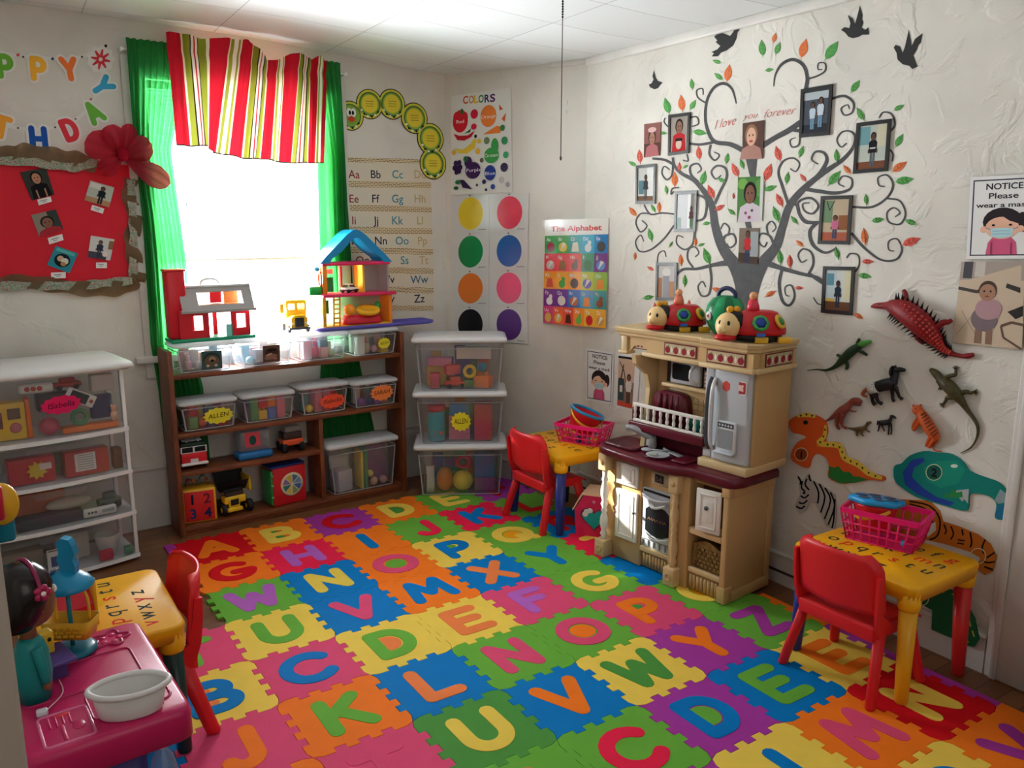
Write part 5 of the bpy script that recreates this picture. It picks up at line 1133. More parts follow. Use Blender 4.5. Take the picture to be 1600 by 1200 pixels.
# ================================================================ play kitchen
KO = Vector((1.787, -1.295, 0.002)); KRZ = math.atan2(-0.754, 0.075)
KM = Matrix.Translation(KO) @ RZ(KRZ)
K = thing('play_kitchen', 'tan plastic play kitchen with maroon counter, oven, microwave and silver fridge', 'play kitchen', KO, KRZ)
TAN = mat('tan_plastic', '#c29f6b', 0.5, bump=0.12, bscale=120); TAN2 = mat('pale_tan_plastic', '#cfb384', 0.5, bump=0.1, bscale=120)
MAR = P_('#5e1526', 0.3); SIL = mat('silver_plastic', '#c0c4ca', 0.35, 0.15); DARK = P_('#16181b', 0.2); WHT = P_('#e6e2da', 0.4); RDK = P_('#a02a30')
def bx(m, x0, x1, y0, y1, z0, z1, mt, bev=0.0): m.box(((x0 + x1) / 2, (y0 + y1) / 2, (z0 + z1) / 2), (x1 - x0, y1 - y0, z1 - z0), mt, bev=bev)
def f(m):
    bx(m, 0.015, 0.255, 0.022, 0.33, 0.0, 0.53, TAN, .006)
    bx(m, 0.255, 0.455, 0.04, 0.33, 0.0, 0.53, TAN, .004)
    bx(m, 0.445, 0.555, 0.0, 0.33, 0.0, 0.53, TAN, .006)
    bx(m, 0.555, 0.735, 0.20, 0.33, 0.0, 0.53, TAN)
    bx(m, 0.735, 0.765, 0.0, 0.33, 0.0, 0.53, TAN, .006)
    bx(m, 0.555, 0.735, 0.02, 0.20, 0.0, 0.105, TAN, .003); bx(m, 0.555, 0.735, 0.02, 0.20, 0.270, 0.295, TAN, .003); bx(m, 0.555, 0.735, 0.03, 0.20, 0.505, 0.53, TAN)
part(K, 'base', f)
part(K, 'corner_post', lambda m: (bx(m, 0.728, 0.772, -0.008, 0.05, 0.0, 0.075, TAN, .006), bx(m, 0.730, 0.770, -0.006, 0.04, 0.485, 0.53, TAN, .004)))
part(K, 'side_panel', lambda m: (bx(m, 0.764, 0.772, 0.03, 0.33, 0.0, 0.05, TAN, .002), bx(m, 0.764, 0.772, 0.03, 0.335, 0.485, 0.53, TAN, .003), bx(m, 0.764, 0.770, 0.29, 0.33, 0.05, 0.485, TAN, .002)))
part(K, 'fluted_skirt', lambda m: [m.tube([(x, 0.036 if x < 0.5 else 0.016, 0.01), (x, 0.036 if x < 0.5 else 0.016, 0.075)], 0.008, TAN, seg=8) for x in [0.275 + 0.019 * k for k in range(9)] + [0.572 + 0.02 * k for k in range(8)]])
for a in ((0.255, 0.45, 0.018, 0.045, 0.085, 0.112), (0.556, 0.733, 0.006, 0.03, 0.085, 0.11), (0.556, 0.733, 0.004, 0.03, 0.268, 0.298)): part(K, 'ledge', lambda m: bx(m, *a, TAN2, .006))
prof = [(0.016, 0.085), (0.012, 0.10), (0.019, 0.115), (0.012, 0.13), (0.021, 0.17), (0.019, 0.20), (0.011, 0.225), (0.017, 0.235), (0.011, 0.25), (0.018, 0.27), (0.012, 0.285), (0.02, 0.32), (0.019, 0.35), (0.011, 0.385), (0.017, 0.395), (0.012, 0.41), (0.014, 0.45)]
for x in (0.045, 0.488):
    part(K, 'baluster', lambda m: (m.lathe(prof, TAN2 if x > 0.1 else WHT, T(x, -0.012, 0), 16), bx(m, x - 0.032, x + 0.032, -0.045, 0.022, 0.0, 0.088, TAN2, .006), bx(m, x - 0.027, x + 0.027, -0.036, 0.022, 0.445, 0.53, TAN2, .005), m.tube([(x + 0.015 * math.cos(a), -0.046, 0.045 + 0.015 * math.sin(a)) for a in [2 * PI * q / 16 for q in range(16)]], 0.004, TAN2, closed=True, seg=6), m.ball((x, -0.037, 0.488), (0.013, 0.006, 0.013), TAN)))
def panel_door(m, x0, x1, z0, z1, y, M=None):
    m.box(((x0 + x1) / 2, y, (z0 + z1) / 2), (x1 - x0, 0.014, z1 - z0), WHT, M, bev=.004)
    a = 0.018
    for u0, u1, w0, w1 in ((x0 + a, x1 - a, z1 - a - 0.008, z1 - a), (x0 + a, x1 - a, z0 + a, z0 + a + 0.008), (x0 + a, x0 + a + 0.008, z0 + a, z1 - a), (x1 - a - 0.008, x1 - a, z0 + a, z1 - a)): m.box(((u0 + u1) / 2, y - 0.008, (w0 + w1) / 2), (u1 - u0, 0.006, w1 - w0), WHT, M, bev=.002)
    m.box(((x0 + x1) / 2, y - 0.007, (z0 + z1) / 2), ((x1 - x0) * 0.42, 0.006, (z1 - z0) * 0.5), WHT, M, bev=.002)
dr = part(K, 'cabinet_door', lambda m: panel_door(m, 0.10, 0.24, 0.115, 0.365, 0.014))
part(dr, 'knob', lambda m: m.ball((0.228, -0.002, 0.27), 0.008, P_('#5a5c60', 0.3)))
part(K, 'drawer_front', lambda m: panel_door(m, 0.10, 0.24, 0.39, 0.50, 0.014))
DM = T(0.735, 0.008, 0) @ RZ(0.13) @ T(-0.735, 0, 0)
dr = part(K, 'cabinet_door', lambda m: panel_door(m, 0.605, 0.725, 0.305, 0.50, -0.004, DM))
part(dr, 'knob', lambda m: m.ball(DM @ Vector((0.660, -0.018, 0.42)), 0.010, P_('#5a5c60', 0.3)))
part(K, 'wicker_liner', lambda m: bx(m, 0.557, 0.733, 0.10, 0.12, 0.297, 0.50, mat('maroon_weave', '#6b3a30', 0.7, bump=0.5, bscale=90)))
# oven
ovn = part(K, 'oven_door', lambda m: m.loft([[Vector((x, y, z)) for x, z in rrect(0.262, 0.115, 0.448, 0.408, 0.008)] for y in (0.045, 0.024)], SIL, smooth=False))
part(ovn, 'oven_window', lambda m: m.prism([(0.285, 0.20), (0.32, 0.182), (0.355, 0.177), (0.39, 0.182), (0.428, 0.20), (0.428, 0.305), (0.40, 0.325), (0.355, 0.33), (0.31, 0.325), (0.285, 0.305)], 0, 0.003, DARK, T(0, 0.0238, 0) @ RX(PI / 2)))
part(ovn, 'oven_rack', lambda m: [m.tube([(0.30 + 0.008 * k, 0.0200, 0.255 + (0.012 if k % 2 else 0)) for k in range(15)], 0.002, P_('#8a6a4a'), seg=6)])
def arcp(x0, x1, y, z, sag, n=12): return [(x0 + (x1 - x0) * i / n, y - 0.02 * math.sin(PI * i / n), z - sag * math.sin(PI * i / n)) for i in range(n + 1)]
part(ovn, 'handle', lambda m: (m.tube(arcp(0.272, 0.438, 0.016, 0.378, 0.010), 0.008, SIL, seg=8), m.tube(arcp(0.30, 0.41, 0.016, 0.352, 0.02), 0.007, mat('bright_silver', '#d9dbdd', 0.3, 0.2), seg=8)))
part(ovn, 'vent', lambda m: (bx(m, 0.272, 0.438, 0.018, 0.026, 0.392, 0.402, DARK), m.tube(arcp(0.28, 0.43, 0.022, 0.188, 0.016), 0.005, mat('bright_silver'), seg=6)))
part(ovn, 'lower_groove', lambda m: [bx(m, 0.27 + 0.035 * k, 0.274 + 0.035 * k, 0.018, 0.026, 0.122, 0.150, P_('#7d8084')) for k in range(6)] + [bx(m, 0.266, 0.444, 0.018, 0.026, 0.155, 0.158, P_('#7d8084'))])
cp = part(K, 'control_panel', lambda m: bx(m, 0.305, 0.41, 0.03, 0.042, 0.435, 0.495, P_('#b3a48e'), .003))
part(cp, 'clock_display', lambda m: (bx(m, 0.33, 0.38, 0.027, 0.032, 0.447, 0.485, DARK), m.text('58', 0.3355, 0.453, 0.025, P_('#6a6a62'), 0, T(0, 0.0266, 0) @ RX(PI / 2), width=0.038)))
# wicker basket in the lower bay
wk = mat('gold_wicker', '#8a6a32', 0.6, bump=0.9, bscale=70, vary=0.5, vscale=45)
part(K, 'wicker_basket', lambda m: m.loft([[Vector((x, y, z + (0.014 * math.cos((x - 0.645) * 34) if top else 0))) for x, y in [(0.565 + 0.16 * q / 10, 0.03) for q in range(11)] + [(0.725, 0.19), (0.565, 0.19)]] for z, top in ((0.112, 0), (0.15, 0), (0.20, 0), (0.232, 1))], wk, cap=True, smooth=False))
part(K, 'basket_weave', lambda m: [m.box((0.578 + 0.0225 * k + (0.011 if r % 2 else 0), 0.027, 0.127 + r * 0.019), (0.018, 0.008, 0.014), wk, bev=.003) for r in range(5) for k in range(6 if r % 2 else 7)])
# counter
def cring(z, g, n=8):
    P = [(-0.012, 0.30), (-0.025, 0.06), (0.0, -0.012), (0.06, -0.045), (0.20, -0.062), (0.36, -0.066), (0.48, -0.055), (0.545, -0.02), (0.60, -0.012), (0.74, -0.015), (0.79, 0.005), (0.808, 0.05), (0.808, 0.30)]
    P = [P[0]] + [tuple(p) for p in smooth_path([Vector(p) for p in P[1:-1]], 4)] + [P[-1]]
    c = Vector((0.39, 0.14)); out = []
    for p in P:
        v = Vector(p) - c; q = v * (1 - g / max(v.length, 0.05)); out.append(Vector((c.x + q.x, c.y + q.y, z)))
    return out
part(K, 'counter', lambda m: m.loft([cring(0.5305, 0.012), cring(0.536, 0.0), cring(0.562, 0.0), cring(0.572, 0.008), cring(0.574, 0.022)], MAR))
part(K, 'sink', lambda m: (m.loft([rring(0.21, 0.18, 0.5745, 0.03), rring(0.205, 0.175, 0.589, 0.03), rring(0.185, 0.155, 0.590, 0.025), rring(0.165, 0.135, 0.5755, 0.02)], P_('#571322', 0.3), T(0.125, 0.075, 0))))
part(K, 'hob', lambda m: (m.lathe([(0.075, 0.5742), (0.078, 0.577), (0.07, 0.578)], MAR, T(0.33, 0.05, 0), 28), m.lathe([(0.045, 0.578), (0.045, 0.580)], P_('#4b0f1c', 0.3), T(0.33, 0.05, 0), 24)))
part(K, 'backsplash', lambda m: (bx(m, 0.19, 0.56, 0.165, 0.19, 0.5742, 0.635, MAR, .006), bx(m, 0.44, 0.52, 0.0, 0.10, 0.5742, 0.588, MAR, .005)))
part(K, 'faucet', lambda m: (m.lathe([(0.022, 0.5745), (0.026, 0.58), (0.024, 0.62), (0.02, 0.635)], SIL, T(0.225, 0.115, 0), 18), m.tube(smooth_path([(0.225, 0.115, 0.625), (0.20, 0.09, 0.645), (0.165, 0.055, 0.668), (0.135, 0.03, 0.672)], 5), [0.020 - 0.0004 * k for k in range(16)], SIL, seg=10, flat=1.15)))
# upper unit
part(K, 'upper_back', lambda m: (bx(m, 0.185, 0.56, 0.19, 0.30, 0.5742, 1.03, TAN2), bx(m, 0.22, 0.52, 0.178, 0.192, 0.63, 0.885, TAN, .006)))
part(K, 'upper_side', lambda m: m.prism([(0.10, 0.5742), (0.30, 0.5742), (0.30, 1.03), (0.02, 1.03), (0.03, 0.99), (0.075, 0.955), (0.11, 0.93), (0.13, 0.86), (0.115, 0.70)], 0.165, 0.19, TAN2, frame(Vector((0, 0, 0)), Vector((0, 1, 0)), Vector((0, 0, 1)), Vector((1, 0, 0)))))
part(K, 'fridge_cabinet', lambda m: (bx(m, 0.548, 0.80, 0.10, 0.36, 0.60, 1.03, TAN, .004), bx(m, 0.545, 0.803, 0.055, 0.36, 0.5742, 0.612, TAN2, .006)))
part(K, 'tile_relief', lambda m: [m.box((0.40 + 0.03 * i, 0.177, 0.80 + 0.03 * j), (0.026, 0.004, 0.026), TAN2, bev=.003) for i in range(4) for j in range(2)])
fr = part(K, 'fridge_door', lambda m: m.loft([[Vector((x, 0.098 - 0.028 * math.cos((x - 0.69) * 8.5) * k, z)) for x in [0.60 + 0.188 * q / 10 for q in range(11)]] + [] for z, k in ((0.615, 1), (1.022, 1))] and [[Vector((x, 0.072 + 0.9 * (x - 0.69) ** 2, z)) for x in [0.603 + 0.185 * q / 10 for q in range(11)]] + [Vector((0.788, 0.10, z)), Vector((0.603, 0.10, z))] for z in (0.616, 0.63, 1.01, 1.024)], SIL))
part(K, 'freezer_door', lambda m: m.loft([[Vector((x, 0.083 + 2.0 * (x - 0.575) ** 2, z)) for x in [0.552 + 0.046 * q / 6 for q in range(7)]] + [Vector((0.598, 0.10, z)), Vector((0.552, 0.10, z))] for z in (0.616, 0.63, 1.01, 1.024)], SIL))
for x in (0.590, 0.612): part(fr, 'handle', lambda m: m.tube(smooth_path([(x, 0.075, 0.66), (x, 0.052, 0.70), (x, 0.046, 0.81), (x, 0.052, 0.93), (x, 0.075, 0.98)], 4), 0.008, P_('#4a4c50', 0.3) if x < 0.6 else mat('bright_silver'), seg=8))
wd = part(fr, 'water_dispenser', lambda m: (bx(m, 0.638, 0.735, 0.058, 0.074, 0.665, 0.80, mat('bright_silver'), .004), m.box((0.686, 0.054, 0.662), (0.10, 0.03, 0.012), SIL, bev=.004)))
part(wd, 'recess', lambda m: bx(m, 0.648, 0.725, 0.0565, 0.060, 0.68, 0.765, P_('#8c9094', 0.25), .0))
part(wd, 'buttons', lambda m: (bx(m, 0.646, 0.727, 0.0562, 0.060, 0.773, 0.794, P_('#3d4146')), [m.ball((0.656 + 0.015 * k, 0.056, 0.783), (0.005, 0.002, 0.006), SIL, u=10, v=6) for k in range(5)]))
part(fr, 'sticker', lambda m: m.prism([(0.021 * math.cos(k * PI / 3 + PI / 6) + 0.668, 0.024 * math.sin(k * PI / 3 + PI / 6) + 0.952) for k in range(6)], 0.0, 0.0012, paper('#c4473f'), T(0, 0.0722, 0) @ RX(PI / 2)))
part(fr, 'sticker', lambda m: (m.prism(rrect(0.712, 0.925, 0.768, 0.983, 0.008), 0, 0.0012, paper('#e8e2dc'), T(0, 0.0755, 0) @ RX(PI / 2)), m.prism(rrect(0.716, 0.929, 0.764, 0.979, 0.006), 0.0012, 0.002, paper('#a3343a'), T(0, 0.0755, 0) @ RX(PI / 2)), m.prism(burst(0.74, 0.954, 0.02, 0.012, 4), 0.002, 0.0026, paper('#d9b4a8'), T(0, 0.0755, 0) @ RX(PI / 2))))
# microwave
mw = part(K, 'microwave', lambda m: (bx(m, 0.262, 0.542, 0.165, 0.192, 0.90, 1.02, P_('#2a2c30'), .003), bx(m, 0.30, 0.47, 0.142, 0.17, 0.905, 1.012, SIL, .008), bx(m, 0.255, 0.545, 0.135, 0.192, 0.883, 0.90, TAN2, .004)))
part(mw, 'microwave_window', lambda m: m.prism(rrect(0.315, 0.925, 0.42, 1.0, 0.012), 0, 0.003, DARK, T(0, 0.1418, 0) @ RX(PI / 2)))
part(mw, 'handle', lambda m: m.tube(smooth_path([(0.452, 0.145, 0.915), (0.442, 0.120, 0.935), (0.440, 0.115, 0.96), (0.442, 0.120, 0.985), (0.452, 0.145, 1.003)], 4), 0.008, mat('bright_silver'), seg=8))
part(mw, 'keypad', lambda m: (bx(m, 0.482, 0.535, 0.158, 0.168, 0.903, 1.013, P_('#8a7468'), .002), bx(m, 0.488, 0.529, 0.156, 0.16, 0.985, 1.006, DARK), [bx(m, 0.489 + 0.0145 * i, 0.500 + 0.0145 * i, 0.1555, 0.16, 0.91 + 0.018 * j, 0.922 + 0.018 * j, P_('#d9d2cc')) for i in range(3) for j in range(4)]))
# shelf with white rail, rack, cups
part(K, 'dish_shelf', lambda m: (bx(m, 0.125, 0.56, 0.07, 0.19, 0.685, 0.70, MAR, .004), bx(m, 0.115, 0.565, 0.066, 0.085, 0.655, 0.70, MAR, .006), bx(m, 0.125, 0.14, 0.08, 0.19, 0.70, 0.765, MAR, .004)))
part(K, 'shelf_rail', lambda m: (bx(m, 0.14, 0.556, 0.070, 0.082, 0.775, 0.792, WHT, .004), bx(m, 0.14, 0.556, 0.070, 0.082, 0.70, 0.715, WHT, .004), [m.lathe([(0.006, 0.713), (0.0085, 0.73), (0.005, 0.745), (0.0085, 0.76), (0.006, 0.777)], WHT, T(0.15 + 0.0396 * k, 0.076, 0), 10) for k in range(11)]))
part(K, 'dish_rack', lambda m: (m.loft([[Vector((x, y, z)) for x, z in smooth_loop([Vector((0.23, 0.702)), Vector((0.40, 0.702)), Vector((0.412, 0.80)), Vector((0.39, 0.852)), Vector((0.31, 0.862)), Vector((0.24, 0.852)), Vector((0.225, 0.80))], 4)] for y in (0.12, 0.175)], MAR), [m.tube([(x, 0.118, 0.72), (x, 0.114, 0.80), (x, 0.122, 0.85)], 0.008, MAR, seg=8) for x in (0.265, 0.30, 0.335, 0.37)]))
# cornice with fruit friezes
def plan(g): return [Vector((0.04 - g, 0.32)), Vector((0.04 - g, 0.075 - g)), Vector((0.53, 0.075 - g)), Vector((0.545, 0.06 - g)), Vector((0.77 + g * 0.7, 0.06 - g)), Vector((0.805 + g, 0.10 - g * 0.4)), Vector((0.805 + g, 0.36)), Vector((0.56, 0.36))]
part(K, 'cornice', lambda m: (m.loft([[p.to_3d() + Vector((0, 0, z)) for p in plan(g)] for z, g in ((1.105, 0.0), (1.112, 0.008), (1.122, 0.010), (1.130, 0.018), (1.143, 0.022), (1.150, 0.018))], TAN2, smooth=False)))
part(K, 'frieze', lambda m: (bx(m, 0.21, 0.545, 0.078, 0.30, 1.03, 1.106, TAN), bx(m, 0.545, 0.80, 0.064, 0.36, 1.03, 1.106, TAN), bx(m, 0.79, 0.812, 0.11, 0.36, 1.03, 1.106, TAN)))
part(K, 'lower_moulding', lambda m: (bx(m, 0.19, 0.545, 0.060, 0.10, 1.022, 1.044, TAN2, .005), bx(m, 0.535, 0.812, 0.046, 0.10, 1.022, 1.044, TAN2, .005), bx(m, 0.79, 0.824, 0.07, 0.36, 1.022, 1.044, TAN2, .005)))
part(K, 'corbel', lambda m: (bx(m, 0.035, 0.075, 0.085, 0.12, 1.03, 1.106, TAN2, .004), bx(m, 0.03, 0.09, 0.07, 0.13, 1.018, 1.034, TAN2, .004), m.prism([(0.075, 1.106), (0.21, 1.106), (0.21, 1.03), (0.19, 1.055), (0.15, 1.068), (0.11, 1.058), (0.09, 1.035), (0.075, 1.03)], -0.11, -0.095, TAN, RX(PI / 2))))
def fr_(x0, x1, y, M=None):
    def f(m):
        F = (M or I4) @ T(0, y, 0) @ RX(PI / 2)
        m.prism([(x0, 1.046), (x1, 1.046), (x1, 1.103), (x0, 1.103)], 0, 0.003, P_('#6a1c24'), F)
        m.prism([(x0 + 0.006, 1.051), (x1 - 0.006, 1.051), (x1 - 0.006, 1.098), (x0 + 0.006, 1.098)], 0.003, 0.004, paper('#bfae8c'), F)
        n = 7; st = (x1 - x0 - 0.02) / n
        for k in range(n):
            cx = x0 + 0.01 + st * (k + 0.5)
            if k % 2 == 0: m.prism(ell(cx, 1.071, st * 0.6, 0.016, 12), 0.004, 0.0048, paper('#8f2630'), F); m.prism(ell(cx + 0.004, 1.087, st * 0.2, 0.004, 8), 0.0048, 0.0052, paper('#5f7a4a'), F)
            else: m.prism([(cx - 0.007, 1.073), (cx, 1.058), (cx + 0.007, 1.073), (cx, 1.089)], 0.004, 0.0045, paper('#e2dcc4'), F)
    return f
part(K, 'fruit_panel', fr_(0.315, 0.50, 0.0775)); part(K, 'fruit_panel', fr_(0.565, 0.765, 0.0635))
part(K, 'fruit_panel', fr_(0.13, 0.33, 0, T(0.8125, 0, 0) @ RZ(PI / 2)))
part(K, 'fruit_panel', fr_(0.095, 0.195, 0.105))
# loose things on the counter and shelf
def kput(name, label, cat, s, o, z, rz=0.0): return thing(name, label, cat, KM @ Vector((s, o, z)), KRZ + rz)
u = kput('toy_spoon', 'grey plastic toy ladle lying on the maroon counter by the tap', 'toy spoon', 0.27, 0.03, 0.5805, 0.5)
part(u, 'bowl', lambda m: m.ball((0, 0, 0.010), (0.026, 0.02, 0.009), SIL)); part(u, 'handle', lambda m: m.tube([(0.02, 0, 0.012), (0.06, 0.01, 0.008), (0.10, 0.02, 0.006)], 0.005, SIL, seg=8))
u = kput('toy_plate', 'pale grey toy plate lying on the maroon counter', 'toy plate', 0.36, 0.005, 0.5815)
part(u, 'dish', lambda m: m.lathe([(0.03, 0), (0.046, 0.004), (0.055, 0.010), (0.052, 0.011), (0.03, 0.005)], mat('pale_silver', '#c3c8cc', 0.4, 0.1), None, 24)); part(u, 'food', lambda m: m.box((-0.02, -0.01, 0.012), (0.04, 0.03, 0.012), P_('#b9bdb6'), RZ(0.5), bev=.004))
u = kput('toy_spatula', 'flat grey toy spatula lying behind the plate on the maroon counter', 'toy spatula', 0.40, 0.085, 0.5812, -0.25)
part(u, 'blade', lambda m: m.box((0, 0, 0.004), (0.09, 0.03, 0.006), P_('#9ea3a8'), bev=.002)); part(u, 'handle', lambda m: m.tube([(-0.045, 0, 0.005), (-0.095, 0, 0.008)], 0.006, P_('#8a8f94'), seg=8))
for k, (s, lab) in enumerate(((0.455, 'dark teal toy cup behind the white rail, left of the other two'), (0.495, 'bright teal toy cup behind the white rail, between the other two'), (0.533, 'dark teal toy cup behind the white rail, next to the fridge'))):
    u = kput('toy_cup', lab, 'toy cup', s, 0.115, 0.7005)
    part(u, 'cup', lambda m: m.lathe([(0.014, 0), (0.019, 0.06), (0.017, 0.062), (0.012, 0.006)], P_('#2a9a8c' if k == 1 else '#1d6f66'), None, 18)); part(u, 'handle', lambda m: m.tube([(0.016, 0, 0.048), (0.0185, -0.012, 0.04), (0.0185, -0.012, 0.022), (0.015, 0, 0.014)], 0.0025, P_('#1d6f66'), seg=6))
# things standing on top: two ladybird toys and a melon case
def ladybird(label, s, o, sc_, rz):
    b = thing('ladybird_toy', label, 'ladybird toy', KM @ Vector((s, o, 1.1506)), KRZ + rz, 'ladybird toys on top of the play kitchen'); LR = P_('#c4161f', 0.3); BL = P_('#17181a', 0.35); CRM = P_('#ecc98e', 0.4)
    q = sc_
    part(b, 'base', lambda m: m.lathe([(0.078 * q, 0.004), (0.088 * q, 0.012), (0.082 * q, 0.036 * q)], BL, T(0.02 * q, 0, 0), 24, 1.15, 0.9))
    part(b, 'shell', lambda m: m.lathe([(0.098 * q, 0.03 * q), (0.1 * q, 0.045 * q), (0.088 * q, 0.085 * q), (0.066 * q, 0.115 * q), (0.05 * q, 0.122 * q), (0.0, 0.124 * q)], LR, T(0.025 * q, 0, 0), 28, 1.1, 0.85))
    part(b, 'head', lambda m: m.ball((-0.098 * q, -0.018 * q, 0.062 * q), (0.051 * q, 0.055 * q, 0.053 * q), CRM))
    part(b, 'hood', lambda m: m.ball((-0.072 * q, 0.004 * q, 0.068 * q), (0.050 * q, 0.062 * q, 0.060 * q), BL))
    part(b, 'muzzle', lambda m: m.ball((-0.130 * q, -0.052 * q, 0.048 * q), (0.02 * q, 0.018 * q, 0.015 * q), CRM))
    for dx, dy in ((-0.136, -0.042), (-0.108, -0.067)): part(b, 'eye', lambda m: m.ball((dx * q, dy * q, 0.077 * q), (0.006 * q, 0.006 * q, 0.010 * q), BL))
    for dx in (-0.092, -0.066): part(b, 'antenna', lambda m: m.ball((dx * q, -0.012 * q, 0.125 * q), 0.015 * q, P_('#e3a020')))
    part(b, 'collar', lambda m: m.ball((-0.11 * q, -0.03 * q, 0.018 * q), (0.045 * q, 0.045 * q, 0.016 * q), LR))
    F = T(0.012 * q, -0.078 * q, 0.078 * q) @ RX(math.radians(62))
    dl = part(b, 'dial', lambda m: m.lathe([(0.034 * q, 0), (0.034 * q, 0.008), (0.024 * q, 0.010)], P_('#3f9a48'), F, 8)); part(dl, 'dial_button', lambda m: m.lathe([(0.023 * q, 0.010), (0.012 * q, 0.016), (0, 0.017)], P_('#1f3d9a'), F, 6))
    F2 = T(0.092 * q, -0.052 * q, 0.082 * q) @ RZ(0.8) @ RX(math.radians(62))
    dl = part(b, 'dial', lambda m: m.lathe([(0.03 * q, 0), (0.03 * q, 0.008), (0.02 * q, 0.010)], P_('#e0b23a'), F2, 20)); part(dl, 'dial_button', lambda m: m.lathe([(0.018 * q, 0.010), (0.010 * q, 0.014)], P_('#3f8a48'), F2, 16))
    part(b, 'side_button', lambda m: m.box((0.012 * q, -0.095 * q, 0.035 * q), (0.034 * q, 0.012 * q, 0.014 * q), P_('#2b62b8'), bev=.003))
    for dx in (0.02, 0.11): part(b, 'wheel', lambda m: m.box((dx * q, -0.072 * q, 0.013 * q), (0.05 * q, 0.03 * q, 0.024 * q), P_('#e2b02a'), bev=.004))
    part(b, 'rider', lambda m: (m.lathe([(0.026 * q, 0.12 * q), (0.024 * q, 0.14 * q), (0.016 * q, 0.165 * q)], P_('#e0785a' if s < 0.5 else '#d83a4a'), T(0.0, 0, 0), 16), m.ball((0.0, 0, 0.178 * q), (0.017 * q, 0.016 * q, 0.017 * q), P_('#e9a878'))))
    return b
ladybird('red ladybird toy with a cream face, at the left end on top of the kitchen', 0.315, 0.165, 0.98, 0.85)
ladybird('red ladybird toy with a cream face, right of the green melon case', 0.735, 0.135, 1.06, 0.85)
w_ = kput('melon_case', 'green striped melon-shaped carry case with navy handle, on top of the kitchen', 'toy case', 0.535, 0.225, 1.1506)
def f(m):
    n = 36; prof = [(0.045, 0.0), (0.068, 0.02), (0.086, 0.06), (0.09, 0.095), (0.083, 0.13), (0.062, 0.16), (0.03, 0.172), (0.0, 0.173)]
    a_, b_ = P_('#1d9a5c'), P_('#0f6f44'); vs = [[Vector((r * math.cos(2 * PI * k / n), r * math.sin(2 * PI * k / n), z)) for z_, (r, z) in enumerate(prof)] for k in range(n)]
    for k in range(n): m.loft([vs[k], vs[(k + 1) % n]], a_ if (k // 3) % 2 else b_, closed=False, cap=False)
    m.flat([(0.045 * math.cos(2 * PI * k / n), 0.045 * math.sin(2 * PI * k / n)) for k in range(n)], 0.0005, b_)
part(w_, 'shell', f)
part(w_, 'handle', lambda m: m.tube(smooth_path([(-0.045, 0, 0.16), (-0.042, 0, 0.185), (-0.015, 0, 0.203), (0.015, 0, 0.203), (0.042, 0, 0.185), (0.045, 0, 0.16)], 4), 0.010, P_('#20244e'), seg=10))
part(w_, 'badge', lambda m: (m.lathe([(0.020, 0), (0.020, 0.003)], P_('#e9e6e4'), T(-0.03, -0.083, 0.085) @ RZ(-0.35) @ RX(PI / 2), 20), m.box((-0.03, -0.0875, 0.085), (0.005, 0.002, 0.016), RDK), m.box((-0.03, -0.0875, 0.085), (0.016, 0.002, 0.005), RDK)))
